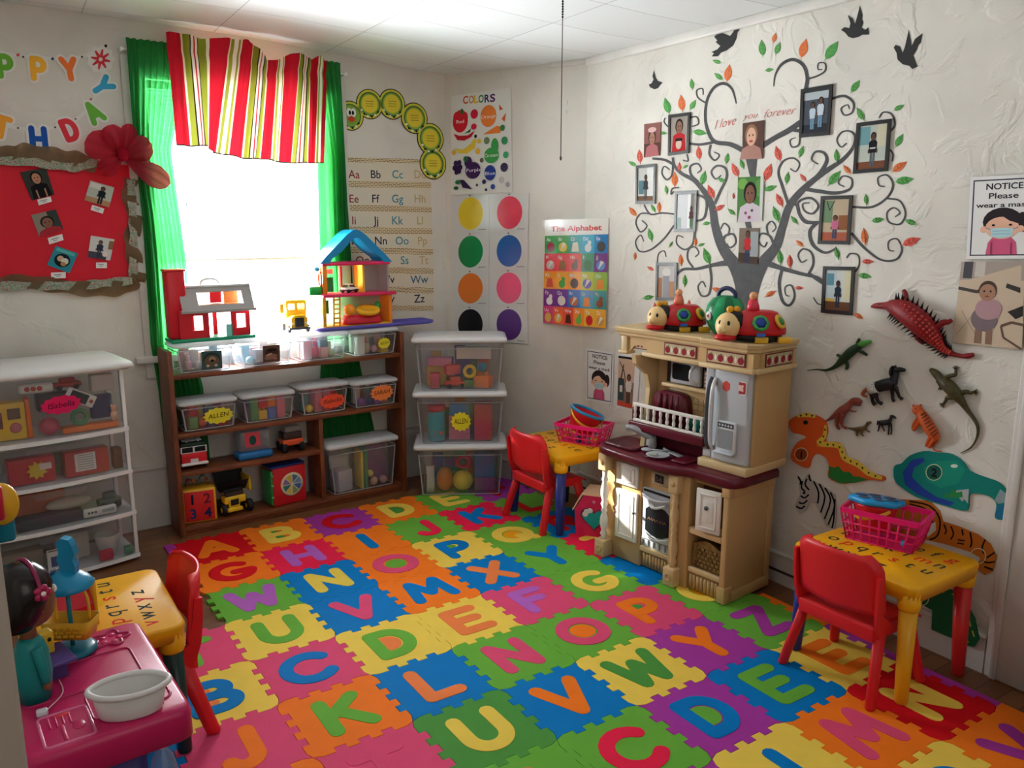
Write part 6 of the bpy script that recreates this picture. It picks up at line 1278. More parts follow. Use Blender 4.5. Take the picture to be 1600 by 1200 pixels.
# ================================================================ things on the walls
class Pic:
    """a flat sheet between four corner points (top-left, top-right, bottom-right, bottom-left); shapes are printed on it in 0..1 coordinates"""
    def __init__(s, name, label, cat, P, group=None, frame_=None, color='#e9e6e2', th=0.0015):
        s.P = P; s.c = sum(P, Vector()) / 4; s.n = (P[1] - P[0]).cross(P[3] - P[0]).normalized()
        if s.n.dot(CAM_C - s.c) < 0: s.n = -s.n
        s.t = thing(name, label, cat, s.c, 0, group); s.mb = MB(); s.k = 0; s.th = th
        mb = MB(); e = frame_[1] if frame_ else 0
        q = [s.at(x, y, 0) for x, y in ((0, 1), (1, 1), (1, 0), (0, 0))]; q2 = [p + s.n * th for p in q]
        mb.add(q[::-1] + q2[::-1], [[3, 2, 1, 0], [4, 5, 6, 7], [0, 1, 5, 4], [1, 2, 6, 5], [2, 3, 7, 6], [3, 0, 4, 7]], paper(color)); ob('paper', mb, s.t)
        if frame_:
            col, e, h = frame_; mb = MB(); ey = e * (P[1] - P[0]).length / (P[3] - P[0]).length
            o = [(0, 0), (1, 0), (1, 1), (0, 1)]; i = [(e, ey), (1 - e, ey), (1 - e, 1 - ey), (e, 1 - ey)]
            R_ = [[s.at(x, y, z) for x, y in l] for l, z in ((o, th), (o, h), (i, h), (i, th * 1.2))]
            mb.loft(R_, mat('frame_black', '#1d1b1b', 0.35), cap=False, smooth=False); ob('picture_frame', mb, s.t)
    def at(s, x, y, o):
        tl, tr, br, bl = s.P; p = (bl * (1 - x) + br * x) * (1 - y) + (tl * (1 - x) + tr * x) * y
        return p + s.n * o - s.c
    def add(s, pts, color):
        s.k += 1; z = s.th + 0.00012 * s.k; n = len(pts)
        s.mb.add([s.at(x, y, z) for x, y in pts], [list(range(n))], paper(color)); return s
    def r(s, x0, y0, x1, y1, c): return s.add([(x0, y0), (x1, y0), (x1, y1), (x0, y1)], c)
    def e(s, x, y, rx, ry, c, n=18): return s.add(ell(x, y, rx, ry, n), c)
    def ln(s, pts, w, c):
        asp = (s.P[1] - s.P[0]).length / (s.P[3] - s.P[0]).length
        for (a, b) in zip(pts, pts[1:]):
            d = Vector((b[0] - a[0], (b[1] - a[1]) / asp)); 
            if d.length < 1e-6: continue
            d.normalize(); nx, ny = -d.y * w / 2, d.x * w / 2 * asp
            s.add([(a[0] - nx, a[1] - ny), (b[0] - nx, b[1] - ny), (b[0] + nx, b[1] + ny), (a[0] + nx, a[1] + ny)], c)
        return s
    def tx(s, t, x, y, h, c, w=None, bold=0.0, al='C', shear=0.0):
        s.k += 1; z = s.th + 0.00012 * s.k; vs, fs, x0, x1 = text_geo(t, bold, shear); k = h / 0.73
        asp = (s.P[3] - s.P[0]).length / (s.P[1] - s.P[0]).length; kx = k * asp if w is None else w / max(x1 - x0, 1e-3)
        off = {'L': x, 'C': x - (x1 - x0) * kx / 2, 'R': x - (x1 - x0) * kx}[al]
        s.mb.add([s.at((p[0] - x0) * kx + off, p[1] * k + y, z) for p in vs], fs, paper(c)); return s
    def person(s, x, y0, h, skin='#9a6a50', hair='#241a18', top='#2a2a2e', leg='#3a3f55', wd=1.0):
        w = h * 0.30 * wd
        s.r(x - w * 0.36, y0, x - w * 0.04, y0 + h * 0.42, leg); s.r(x + w * 0.04, y0, x + w * 0.36, y0 + h * 0.42, leg)
        s.add([(x - w * 0.5, y0 + h * 0.40), (x + w * 0.5, y0 + h * 0.40), (x + w * 0.62, y0 + h * 0.70), (x + w * 0.3, y0 + h * 0.78), (x - w * 0.3, y0 + h * 0.78), (x - w * 0.62, y0 + h * 0.70)], top)
        for d in (-1, 1): s.e(x + d * w * 0.6, y0 + h * 0.45, w * 0.12, h * 0.07, skin, 10)
        s.e(x, y0 + h * 0.89, w * 0.40, h * 0.125, hair); s.e(x, y0 + h * 0.865, w * 0.31, h * 0.105, skin); return s.face(x, y0 + h * 0.865, w * 0.31, h * 0.105)
    def face(s, x, y, rx, ry):
        for d in (-1, 1): s.e(x + d * rx * 0.4, y + ry * 0.15, rx * 0.13, ry * 0.13, '#1a1412', 8)
        s.e(x, y - ry * 0.45, rx * 0.3, ry * 0.1, '#8a4238', 8); return s
    def portrait(s, x, y, r, skin, hair, top):
        s.add([(x - r * 2.1, 0), (x + r * 2.1, 0), (x + r * 1.7, y - r * 1.3), (x + r * 0.5, y - r * 0.9), (x - r * 0.5, y - r * 0.9), (x - r * 1.7, y - r * 1.3)], top)
        s.e(x, y + r * 0.12, r * 1.15, r * 1.12, hair); s.e(x, y - r * 0.05, r * 0.85, r * 0.95, skin); return s.face(x, y - r * 0.05, r * 0.85, r * 0.95)
    def done(s): 
        ob('print', s.mb, s.t); return s.t
def pic(k, px, name, label, cat, o=0.003, **kw): return Pic(name, label, cat, [wp(k, x, y, o) for x, y in px], **kw)
class WB_:   # mesh traced on a wall: pixel outlines become solid shapes lying on the wall plane
    def __init__(s, k, px, conv=None): s.k = k; s.conv = conv or (lambda x, y: (x, y)); s.o = wp(k, *s.conv(*px)); s.F = wframe(k); s.n = 0
    def uv(s, pts): return [wuv(s.k, *s.conv(*p)) for p in pts]
    def part(s, parent, name, fn):
        mb = MB(); fn(mb, s); inv = Matrix.Translation(-s.o) @ s.F; mb.v = [inv @ v for v in mb.v]; return ob(name, mb, parent)
    def poly(s, mb, pts, z0, z1, c): mb.prism([tuple(p) for p in s.uv(pts)], z0, z1, c if not isinstance(c, str) else paper(c))
    def rib(s, mb, pts, wds, z0, z1, c, per=5):
        n = len(pts); P = [Vector(p) for p in pts]; Q = smooth_path(P, per); W = []
        wds = list(wds) if hasattr(wds, '__len__') else [wds] * n
        for i in range(n - 1): W += [wds[i] + (wds[i + 1] - wds[i]) * q / per for q in range(per)]
        W.append(wds[-1]); L = []; R_ = []
        for i, p in enumerate(Q):
            t = (Q[min(i + 1, len(Q) - 1)] - Q[max(i - 1, 0)]); t.normalize(); nn = Vector((-t.y, t.x)) * (W[i] / 2); L.append(p + nn); R_.append(p - nn)
        L, R_ = s.uv(L), s.uv(R_); n = len(L); s.n += 1; z1 += s.n * 0.00001; m = paper(c) if isinstance(c, str) else c
        vs = [(a[0], a[1], z1) for a in L] + [(a[0], a[1], z1) for a in R_] + [(a[0], a[1], z0) for a in L] + [(a[0], a[1], z0) for a in R_]; fs = []
        for i in range(n - 1): fs += [[i, i + 1, n + i + 1, n + i], [i + 1, i, 2 * n + i, 2 * n + i + 1], [n + i, n + i + 1, 3 * n + i + 1, 3 * n + i]]
        mb.add(vs, fs, m)
# ---- birthday banner
wb = WB_(1, (100, 150)); ban = thing('birthday_banner', 'white-edged letter banner in many colours looping above the red pin board', 'banner', wb.o)
wb.part(ban, 'string', lambda m, s: (s.rib(m, [(-40, 70), (10, 84), (60, 90), (110, 92), (140, 84), (170, 72)], 5, 0.001, 0.0025, '#e6e2dd'), s.rib(m, [(166, 110), (150, 148), (128, 180), (90, 198), (40, 202), (0, 192), (-40, 176)], 6, 0.001, 0.0025, '#e6e2dd')))
wb.part(ban, 'dots', lambda m, s: [s.poly(m, [(x + r * math.cos(a), y + r * math.sin(a)) for a in [k * PI / 4 for k in range(8)]], 0.0026, 0.0032, c) for x, y, r, c in ((28, 86, 2.6, '#c93a4a'), (36, 89, 1.8, '#2a4a3a'), (82, 92, 2.4, '#2b3a6a'), (128, 89, 1.8, '#3a4a3a'), (142, 155, 2, '#c25a7a'), (118, 186, 1.6, '#6a5a5a'), (108, 190, 1.6, '#6a5a5a'), (86, 199, 1.8, '#5a4a4a'), (28, 200, 1.8, '#5a5a4a'), (165, 72, 2.6, '#2a2a2a'))])
def wletter(ch, x, y, h, rot, col):
    u, z = wuv(1, x, y); F = T(u - 0, z, 0) @ RZ(rot); W = h * 0.72
    def f(sw, c, z0, z1):
        def g(m, s):
            for st in LET[ch]: m.stroke([((a - 0.5) * W, (b - 0.5) * h) for a, b in st], sw, z0, z1, paper(c), F)
        return g
    c_ = wb.part(ban, 'letter_card', f(0.046, '#e9e6e2', 0.0028, 0.004)); wb.part(c_, 'letter', f(0.026, col, 0.0042, 0.0052))
for a in (('P', 8, 104, .088, 0, '#6fb33a'), ('P', 60, 108, .088, -.03, '#f0b23a'), ('Y', 108, 108, .088, .1, '#ee7a3a'), ('Y', 160, 135, .085, -.95, '#3fa3cf'), ('A', 146, 176, .085, .55, '#6cb344'), ('D', 109, 203, .085, .32, '#d63a44'), ('H', 60, 217, .095, 0, '#2457ae'), ('T', 3, 199, .085, -.25, '#f0a53a')): wletter(*a)
c_ = wb.part(ban, 'star_card', lambda m, s: s.poly(m, [(157 + (19 if k % 2 else 23) * math.cos(k * PI / 9), 93 + (19 if k % 2 else 23) * math.sin(k * PI / 9)) for k in range(18)], 0.0028, 0.004, '#e9e6e2'))
wb.part(c_, 'star', lambda m, s: [s.rib(m, [(157 + 3 * math.cos(a), 93 + 3 * math.sin(a)), (157 + 15 * math.cos(a), 93 + 16 * math.sin(a))], (6, 2.5), 0.0042, 0.0052, '#d63a44', 2) for a in [k * PI / 4 + 0.2 for k in range(8)]])
# ---- red pin board with ribbon border and tulle bow
wb = WB_(1, (100, 350)); bo = thing('pin_board', 'red pin board with patterned ribbon border and burlap mesh', 'pin board', wb.o)
wb.part(bo, 'felt', lambda m, s: s.poly(m, [(-190, 254), (206, 258), (212, 440), (-190, 442)], 0.001, 0.010, mat('red_felt', '#cf2434', 0.9, bump=0.2, bscale=200)))
RB_ = bpy.data.materials.new('floral_ribbon'); RB_.use_nodes = True; nt = RB_.node_tree; v = nt.nodes.new('ShaderNodeTexVoronoi'); v.inputs['Scale'].default_value = 70; tc = nt.nodes.new('ShaderNodeTexCoord'); cr = nt.nodes.new('ShaderNodeValToRGB')
cr.color_ramp.elements[0].color = rgb('#a83a3a'); cr.color_ramp.elements[1].color = rgb('#a9ac9c'); cr.color_ramp.elements[0].position = 0.22; cr.color_ramp.elements[1].position = 0.3
e_ = cr.color_ramp.elements.new(0.75); e_.color = rgb('#7f8f78'); nt.links.new(tc.outputs['Object'], v.inputs['Vector']); nt.links.new(v.outputs['Distance'], cr.inputs[0]); nt.links.new(cr.outputs[0], nt.nodes['Principled BSDF'].inputs['Base Color']); nt.nodes['Principled BSDF'].inputs['Roughness'].default_value = 0.8
def wavy(m, s, pts, hw, o0, amp, mt, ph=0.0, dirn=None):
    Q = smooth_path([Vector(p) for p in pts], 10); rings = []
    for i, p in enumerate(Q):
        t = (Q[min(i + 1, len(Q) - 1)] - Q[max(i - 1, 0)]).normalized(); nn = Vector((-t.y, t.x)); r = []
        for q in range(5):
            v_ = q / 2 - 1; pp = p + nn * (hw * v_ * (1 + 0.15 * math.sin(i * 0.7 + ph))); u, z = wuv(1, pp.x, pp.y)
            r.append(Vector((u, z, o0 + amp * (1 + math.sin(i * 0.55 + ph + v_ * 0.8)))))
        rings.append(r)
    m.loft(rings, mt, cap=False, closed=False)
BUR = sheer('burlap_mesh', '#ad9478', 0.45, 0.5)
for nm, pts, ph in (('burlap', [(-150, 240), (-60, 244), (10, 240), (40, 236), (90, 244), (125, 250), (150, 262)], 0), ('burlap', [(-150, 446), (-40, 448), (30, 440), (90, 446), (150, 452), (195, 448), (212, 436)], 1.0), ('burlap', [(205, 280), (200, 310), (212, 340), (203, 380), (214, 420), (216, 442)], 2.0)): wb.part(bo, nm, lambda m, s: wavy(m, s, pts, 11, 0.011, 0.010, BUR, ph))
for pts, ph in (([(-190, 256), (-60, 254), (20, 252), (80, 258), (120, 262), (150, 252)], 0), ([(-190, 448), (-60, 446), (20, 446), (80, 446), (120, 446), (160, 442), (205, 438)], 1), ([(203, 280), (205, 320), (207, 360), (206, 400), (207, 438)], 2)): wb.part(bo, 'ribbon', lambda m, s: wavy(m, s, pts, 6.5, 0.020, 0.005, RB_, ph))
wb = WB_(1, (190, 245)); bw = thing('tulle_bow', 'big sheer red tulle bow on the upper right corner of the pin board', 'bow', wb.o)
TUL = sheer('red_tulle', '#d8485c', 0.55, 0.5)
def loopm(c, tip, hw, bulge, ph):
    def f(m, s):
        rings = []; d = Vector(tip) - Vector(c); nn = Vector((-d.y, d.x)).normalized()
        for i in range(11):
            t = i / 10; r = []
            for q in range(13):
                v_ = q / 6 - 1; w_ = hw * (0.18 + 0.82 * math.sin(min(t * 1.15, 1) * PI / 2)) * (1 - 0.25 * max(0, t - 0.75) / 0.25)
                p = Vector(c) + d * t * (1 - 0.12 * v_ * v_) + nn * w_ * v_; u, z = wuv(1, p.x, p.y)
                r.append(Vector((u, z, 0.075 + bulge * math.sin(t * PI * 0.85) * (1 - 0.4 * v_ * v_) + 0.008 * math.sin(v_ * 9 + ph))))
            rings.append(r)
        m.loft(rings, TUL, cap=False, closed=False)
    return f
for c, tip, hw, bu, ph in (((182, 240), (128, 222), 24, 0.05, 0), ((182, 240), (160, 200), 20, 0.06, 1), ((190, 245), (230, 228), 22, 0.06, 2), ((192, 250), (258, 290), 18, 0.04, 3), ((185, 248), (150, 270), 17, 0.04, 4), ((190, 240), (196, 196), 14, 0.05, 5)): wb.part(bw, 'loop', loopm(c, tip, hw, bu, ph))
wb.part(bw, 'knot', lambda m, s: m.ball((wuv(1, 186, 243)[0], wuv(1, 186, 243)[1], 0.085), (0.03, 0.035, 0.03), sheer('red_tulle_knot', '#b01e34', 0.1, 0.3)))
O_ = 0.0135
p = pic(1, ((31, 269), (72, 262), (85, 304), (50, 313)), 'photo_print', 'photo of a child in a black shirt, top left on the red pin board', 'photo', O_, color='#3a3d38'); p.portrait(0.5, 0.70, 0.2, '#b98468', '#1d1716', '#17181a').r(0.3, 0, 0.36, 0.3, '#b98468').r(0.66, 0, 0.72, 0.3, '#b98468').done()
p = pic(1, ((141, 282), (178.5, 293), (170.5, 324), (132, 313)), 'photo_print', 'photo of a dark-clothed child in a pale room, top right on the pin board', 'photo', O_, color='#b9c4b8'); p.r(0.05, 0.7, 0.5, 0.95, '#dfe3dc').r(0, 0, 1, 0.25, '#b08a68').person(0.58, 0.02, 0.85, '#6a4a3a', '#15110f', '#1c2428', '#22282c').done()
p = pic(1, ((48.4, 336), (87, 327), (99.7, 359), (61.6, 371)), 'photo_print', 'photo of a child in a red top, left of the board centre', 'photo', O_, color='#8f8578'); p.r(0.6, 0, 1, 1, '#3a4440').portrait(0.5, 0.52, 0.24, '#8a6250', '#2a2420', '#a8303a').done()
p = pic(1, ((87, 384), (122, 396), (108.5, 427), (73.3, 414)), 'photo_print', 'tilted teal photo at the bottom of the red pin board', 'photo', O_, color='#2f8a9a'); p.r(0.08, 0.8, 0.9, 0.95, '#5ab0a8').e(0.5, 0.45, 0.34, 0.32, '#20272a').e(0.4, 0.5, 0.14, 0.14, '#c9a890').e(0.62, 0.45, 0.15, 0.15, '#d9d2c8').e(0.6, 0.3, 0.12, 0.1, '#b4885a').done()
p = pic(1, ((142, 368), (179, 374), (172, 407), (137, 402)), 'photo_print', 'photo of a child and a toy, lower right on the red pin board', 'photo', O_, color='#cfd0cc'); p.r(0, 0, 0.8, 0.3, '#4a4a58').person(0.45, 0.05, 0.8, '#7a5a48', '#17130f', '#2c3448', '#3a3c48').e(0.72, 0.25, 0.12, 0.12, '#e6d8d0').r(0.8, 0.5, 1, 0.9, '#8a6a4a').done()
for q, w_ in ((((58, 312), (79, 307), (81, 315), (60.5, 321)), 'under the photo of the child in a black shirt'), (((144, 320), (163, 326), (160.6, 334), (141.5, 328)), 'under the top right photo'), (((74.4, 372), (97, 365.6), (99.4, 375), (77, 382)), 'under the photo of the child in a red top'), (((79.6, 426), (102.7, 425), (102.7, 434.6), (80, 435)), 'under the tilted teal photo'), (((150, 410), (167, 410), (167, 419), (150, 419)), 'under the lower right photo')):
    p = pic(1, q, 'name_tag', 'white name tag pinned ' + w_, 'name tag', 0.016, th=0.0008); p.r(0.2, 0.55, 0.7, 0.68, '#77777c').r(0.3, 0.28, 0.62, 0.38, '#77777c').done()
# ---- caterpillar of circles and the alphabet strips, right of the window
def disc(name, label, x, y, r, head=False):
    u, z = wuv(1, x, y); ru = abs(wuv(1, x + r, y)[0] - u); F = None; o = wat(1, u, z, 0.004 + (0.002 if name else 0))
    t = thing('paper_circle', label, 'paper circle', o, 0, 'caterpillar of paper circles beside the window'); M = frame(Vector((0, 0, 0)), WALLS[1][1], Vector((0, 0, 1)), WALLS[1][2])
    part(t, 'card', lambda m: m.prism(ell(0, 0, ru, ru, 32), 0, 0.0015, paper('#24281c'), M))
    part(t, 'print', lambda m: (m.prism(ell(0, 0, ru * 0.94, ru * 0.94, 32), 0.0015, 0.0018, paper('#d6ce4a'), M), m.prism(ell(0, 0, ru * 0.80, ru * 0.80, 32), 0.0018, 0.0021, paper('#4f7a34'), M), m.prism(ell(0, 0, ru * 0.70, ru * 0.70, 32), 0.0021, 0.0024, paper('#8fb04a'), M), m.prism(ell(0, 0.02 * ru, ru * 0.60, ru * 0.60, 28), 0.0024, 0.0027, paper('#e2cf3f'), M),
        [m.prism([(-ru * 0.3, ru * (0.2 - 0.16 * q)), (ru * 0.3, ru * (0.22 - 0.16 * q)), (ru * 0.3, ru * (0.17 - 0.16 * q)), (-ru * 0.3, ru * (0.15 - 0.16 * q))], 0.0027, 0.003, paper('#a8923a'), M) for q in range(3)], [m.prism(ell(ru * 0.72 * math.cos(a), ru * 0.82 * math.sin(a), ru * 0.09, ru * 0.08, 8), 0.0024, 0.0028, paper('#20301c' if q % 2 else '#e8e8d8'), M) for q, a in enumerate([-2.6, -2.2, -1.8, -1.4, -1.0, -0.6])]))
    if head: part(t, 'face', lambda m: (m.prism(ell(0, 0, ru * 0.62, ru * 0.62, 24), 0.003, 0.0033, paper('#7fae3e'), M), m.prism(ell(-0.1 * ru, ru * 0.22, ru * 0.2, ru * 0.3, 16), 0.0033, 0.0036, paper('#e9e9e4'), M), m.prism(ell(0.22 * ru, ru * 0.22, ru * 0.2, ru * 0.3, 16), 0.0033, 0.0036, paper('#e9e9e4'), M), m.prism(ell(-0.05 * ru, ru * 0.2, ru * 0.09, ru * 0.15, 12), 0.0036, 0.0039, paper('#16181a'), M), m.prism(ell(0.18 * ru, ru * 0.2, ru * 0.09, ru * 0.15, 12), 0.0036, 0.0039, paper('#16181a'), M), m.prism(ell(0.06 * ru, -ru * 0.22, ru * 0.26, ru * 0.2, 16), 0.0036, 0.0039, paper('#c8402e'), M)))
for i, (x, y, w_) in enumerate(((547, 181, 'smiling face circle at the head of the paper caterpillar, by the green curtain'), (577, 163, 'yellow and green circle next to the caterpillar face'), (612, 163, 'topmost right yellow circle of the caterpillar arch, third from the face end'), (647, 185, 'yellow circle third from the tail end of the caterpillar'), (672, 217, 'yellow circle second from the tail end of the caterpillar'), (676, 256, 'lowest yellow circle of the caterpillar, above the alphabet strips'))):
    disc('', w_, x, y, 20.5, i == 0)
BRK = bpy.data.materials.new('woven_border'); BRK.use_nodes = True; nt = BRK.node_tree; b_ = nt.nodes.new('ShaderNodeTexBrick'); tc = nt.nodes.new('ShaderNodeTexCoord'); mp = nt.nodes.new('ShaderNodeMapping'); mp.inputs['Rotation'].default_value = (PI / 2, 0, 0)
b_.inputs['Scale'].default_value = 1; b_.inputs['Brick Width'].default_value = 0.028; b_.inputs['Row Height'].default_value = 0.0095; b_.inputs['Mortar Size'].default_value = 0.003; b_.inputs['Color1'].default_value = rgb('#5a3a28'); b_.inputs['Color2'].default_value = rgb('#8a5f34'); b_.inputs['Mortar'].default_value = rgb('#e0cfa8')
nt.links.new(tc.outputs['Object'], mp.inputs[0]); nt.links.new(mp.outputs[0], b_.inputs['Vector']); nt.links.new(b_.outputs['Color'], nt.nodes['Principled BSDF'].inputs['Base Color']); nt.nodes['Principled BSDF'].inputs['Roughness'].default_value = 0.8
ROWS = [('Aa', 'Bb', 'Cc', 'Dd'), ('Ee', 'Ff', 'Gg', 'Hh'), ('Ii', 'Jj', 'Kk', 'Ll'), ('Mm', 'Nn', 'Oo', 'Pp'), ('Qq', 'Rr', 'Ss', 'Tt'), ('Uu', 'Vv', 'Ww'), ('Xx', 'Yy', 'Zz')]
ys = [250.5, 288, 326, 360, 391.5, 422, 452, 482]; xr = [671, 673, 674, 675, 676, 677, 677]
for i, row in enumerate(ROWS):
    a, b = ys[i], ys[i + 1]; wb = WB_(1, (610, (a + b) / 2)); lab = 'alphabet wall strip reading %s' % ' '.join(row)
    t = thing('alphabet_strip', lab, 'alphabet strip', wb.o, 0, 'alphabet strips right of the window')
    wb.part(t, 'paper', lambda m, s: s.poly(m, [(536, a - 1), (xr[i], a + 1.5), (xr[i], b + 1), (536, b - 1.5)], 0.0015, 0.0028, '#ddd3c0'))
    hb = 4 if i == 0 else 5.5
    wb.part(t, 'patterned_border', lambda m, s: s.poly(m, [(536, a - hb - 1), (xr[i], a - hb + 3), (xr[i], a + hb + 1), (536, a + hb - 1.5)], 0.003, 0.004, BRK))
    if i == 6: wb.part(t, 'patterned_border', lambda m, s: s.poly(m, [(536, b - 6), (xr[i], b - 4), (xr[i], b + 3), (536, b + 3)], 0.003, 0.004, BRK))
    cx = (553, 587, 621, 656) if len(row) == 4 else (565, 608, 655)
    if i == 3: cx = (561, 595, 628, 660)
    if i == 4: cx = (566, 600, 632, 662)
    for q, (tx_, x) in enumerate(zip(row, cx)):
        c = ('#8c2f38', '#1f2440', '#3f8a9c', '#c2a878')[q] if len(row) == 4 else ('#4a3a5a', '#1f2a3a', '#3f6a86')[q]
        if i == 6 and q == 2: c = '#1f2440'
        u, z = wuv(1, x, b - 9.5); h = abs(wuv(1, x, b - 22.5)[1] - wuv(1, x, b - 9.5)[1])
        wb.part(t, 'letters', lambda m, s: m.text(tx_, u, z, h, paper(c), 0.0032, None, bold=0.008, align='C'))
# ---- corner wall: COLORS chart, eight colour cards
PX = lambda x, y: (500 + x / 2.667, 110 + y / 2.667)
p = pic(2, [PX(548, 108), PX(795, 70), PX(803, 508), PX(545, 520)], 'colour_chart', 'white COLORS chart of fruit and vegetables high on the corner wall', 'chart', color='#e3e1dc')
fx = lambda X: (X - 547) / 251; fy = lambda X, Y: 1 - (Y - (108 - 38 * fx(X))) / (412 + 26 * fx(X))
def E(X, Y, rx, ry, c): p.e(fx(X), fy(X, Y), rx / 251, ry / 425, c)
for ch, X, c in zip('COLORS', (609, 634, 655, 676, 701, 724), ('#d0503a', '#c98a6a', '#e0b23a', '#3a8a4a', '#2a3a7a', '#5a2a6a')): p.tx(ch, fx(X), fy(X, 137 - (X - 609) * 0.07), 0.075, c, 0.088, bold=0.03)
E(587, 210, 33, 48, '#c21f2e'); E(572, 195, 16, 25, '#c21f2e'); E(604, 195, 16, 25, '#c21f2e'); E(594, 170, 7, 12, '#2f6a34'); p.tx('Red', fx(587), fy(587, 218), 0.035, '#f2e6e0', 0.13)
E(647, 180, 16, 20, '#c8203a'); E(645, 232, 12, 13, '#c8203a'); E(706, 188, 33, 45, '#de7a34'); p.tx('Orange', fx(706), fy(706, 197), 0.035, '#f2e6e0', 0.24)
for a in (((750, 140), (766, 160), (752, 165)), ((760, 200), (778, 175), (772, 212))): p.add([(fx(x), fy(x, y)) for x, y in a], '#d05a34')
p.add([(fx(x), fy(x, y)) for x, y in ((683, 265), (740, 228), (757, 232), (755, 258))], '#e0762e'); E(763, 237, 10, 13, '#2f7a44')
p.add([(fx(x), fy(x, y)) for x, y in ((558, 262), (585, 270), (620, 268), (650, 248), (635, 275), (605, 290), (575, 288))], '#b81f30'); p.add([(fx(x), fy(x, y)) for x, y in ((605, 262), (635, 238), (630, 255))], '#3a5a34')
p.add([(fx(x), fy(x, y)) for x, y in ((565, 322), (600, 328), (630, 305), (648, 280), (658, 290), (648, 322), (615, 345), (580, 342))], '#e6c23e')
for X, Y, r, c in ((668, 292, 8, '#e0b63a'), (560, 340, 9, '#e0b63a'), (662, 335, 10, '#e0a83a'), (653, 272, 6, '#2a2420'), (699, 290, 12, '#6a7a5a'), (771, 290, 13, '#3a8a5a'), (775, 350, 11, '#3f9a6a'), (678, 372, 8, '#6a6a58'), (768, 402, 15, '#3a3450'), (757, 455, 11, '#c4c0c0'), (781, 475, 8, '#9a90a0'), (687, 463, 8, '#2a2f6a'), (722, 484, 9, '#3a4590'), (658, 477, 5, '#4a4050'), (695, 497, 5, '#20243a')): E(X, Y, r, r * 1.25, c)
E(718, 352, 30, 33, '#3f9a4e'); E(732, 312, 15, 32, '#3f9a4e'); p.tx('Green', fx(717), fy(717, 358), 0.035, '#f2f6e6', 0.22)
E(642, 415, 32, 36, '#3d2152'); E(622, 380, 16, 24, '#3d2152'); E(612, 367, 10, 12, '#2f6a44'); p.tx('Purple', fx(645), fy(645, 420), 0.035, '#f0e6f2', 0.24)
E(712, 425, 23, 32, '#2b3a86'); p.tx('Blue', fx(712), fy(712, 434), 0.035, '#e6eaf6', 0.16)
for X, Y in ((570, 385), (585, 383), (565, 405), (578, 405), (590, 402), (574, 422), (585, 418)): E(X, Y, 9, 12, '#352050')
p.add([(fx(x), fy(x, y)) for x, y in ((586, 455), (605, 455), (640, 495), (600, 488))], '#35204a'); E(580, 465, 12, 10, '#3a7a4e'); E(572, 490, 10, 8, '#2f5a3e'); p.done()
XL_ = [(705, 764.5, 305, 302.5), (705, 764.5, 365, 362.5), (705, 764, 424, 421), (704.5, 764, 479, 478), (704.5, 764, 535, 535)]
XR_ = [(765, 827, 302.5, 301), (765, 825, 363, 362), (764.5, 824.5, 421.5, 421), (764.5, 824.5, 478.5, 478.5), (764.5, 825, 533, 538)]
for side, TB, cols in (('left', XL_, (('yellow', '#e8c92c'), ('green', '#1f8a4a'), ('orange', '#e8782e'), ('black', '#1c1a20'))), ('right', XR_, (('red', '#e2435a'), ('blue', '#1f62a8'), ('pink', '#ea5a84'), ('purple', '#5a2f80')))):
    for i, (cn, c) in enumerate(cols):
        a, b = TB[i], TB[i + 1]
        q = pic(2, ((a[0], a[2] + .4), (a[1], a[3] + .4), (b[1], b[3] - .3), (b[0], b[2] - .3)), 'colour_card', 'laminated white card with a big %s circle on the corner wall' % cn, 'colour card', 0.003 + 0.0015 * (i % 2), group='laminated colour circle cards', color='#dcdad8')
        q.e(0.52, 0.5, 0.325, 0.43, c, 32).r(0.72, 0.06, 0.92, 0.08, '#8a8a8c').e(0.5, 0.975, 0.02, 0.02, '#3a3a3c', 10); o = q.done()
        fm = MB(); P4 = [q.at(x, y, 0.0042) for x, y in ((-0.01, -0.005), (1.01, -0.005), (1.01, 1.005), (-0.01, 1.005))]; fm.add(P4, [[0, 1, 2, 3]], clear('laminate_film', '#ffffff', 0.0, 0.03, 0.14)); ob('laminate', fm, o)
# ---- the alphabet chart across the corner, mask notices, prints
PX = lambda x, y: (840 + x / 3.5294, 320 + y / 3.5294)
def corner_pts(): return [wp(2, *PX(42, 88), .004), wp(3, *PX(393, 72), .004), wp(3, *PX(382, 680), .004), wp(2, *PX(36, 650), .004)]
p = Pic('alphabet_chart', 'colourful The Alphabet picture chart wrapped across the wall corner', 'chart', corner_pts(), color='#e9e4dc')
p.tx('The Alphabet', 0.5, 0.895, 0.05, '#c9303a', 0.80, bold=0.03)
GRID = [['#3f9a4a', '#45a04a', '#2fa0a0', '#3aa6c8', '#2f7fc0'], ['#e03a44', '#e6404a', '#e2504a', '#3f8f6a', '#7a3a8a'], ['#f0962e', '#f2a63a', '#ee9a34', '#b9c83f', '#8fc04a'], ['#7a2f8a', '#6a3390', '#2f6fb8', '#3aa0c8', '#2f9a9a'], ['#d83a7a', '#e8633a', '#e0503a', '#ee8a34', '#e9b23a', '#f0a83a']]
L_ = 'ABCDEFGHIJKLMNOPQRSTUVWXYZ'; q = 0
IC = ['#8c1c2a', '#e9c83a', '#e8ddc8', '#dfe9ee', '#4a4a52', '#c8b8b8', '#8a5a2a', '#6a4a3a', '#2f6a3a', '#6a8fd0', '#d0442e', '#2f9a3f', '#2a1c14', '#2f66a8', '#e58a2e', '#e8e8ea', '#e6e2da', '#b05a2a', '#e08a3a', '#8a4a2a', '#d8b050', '#e0b04a', '#5a2a1c', '#6ab04a', '#d02a2a', '#c89a4a']
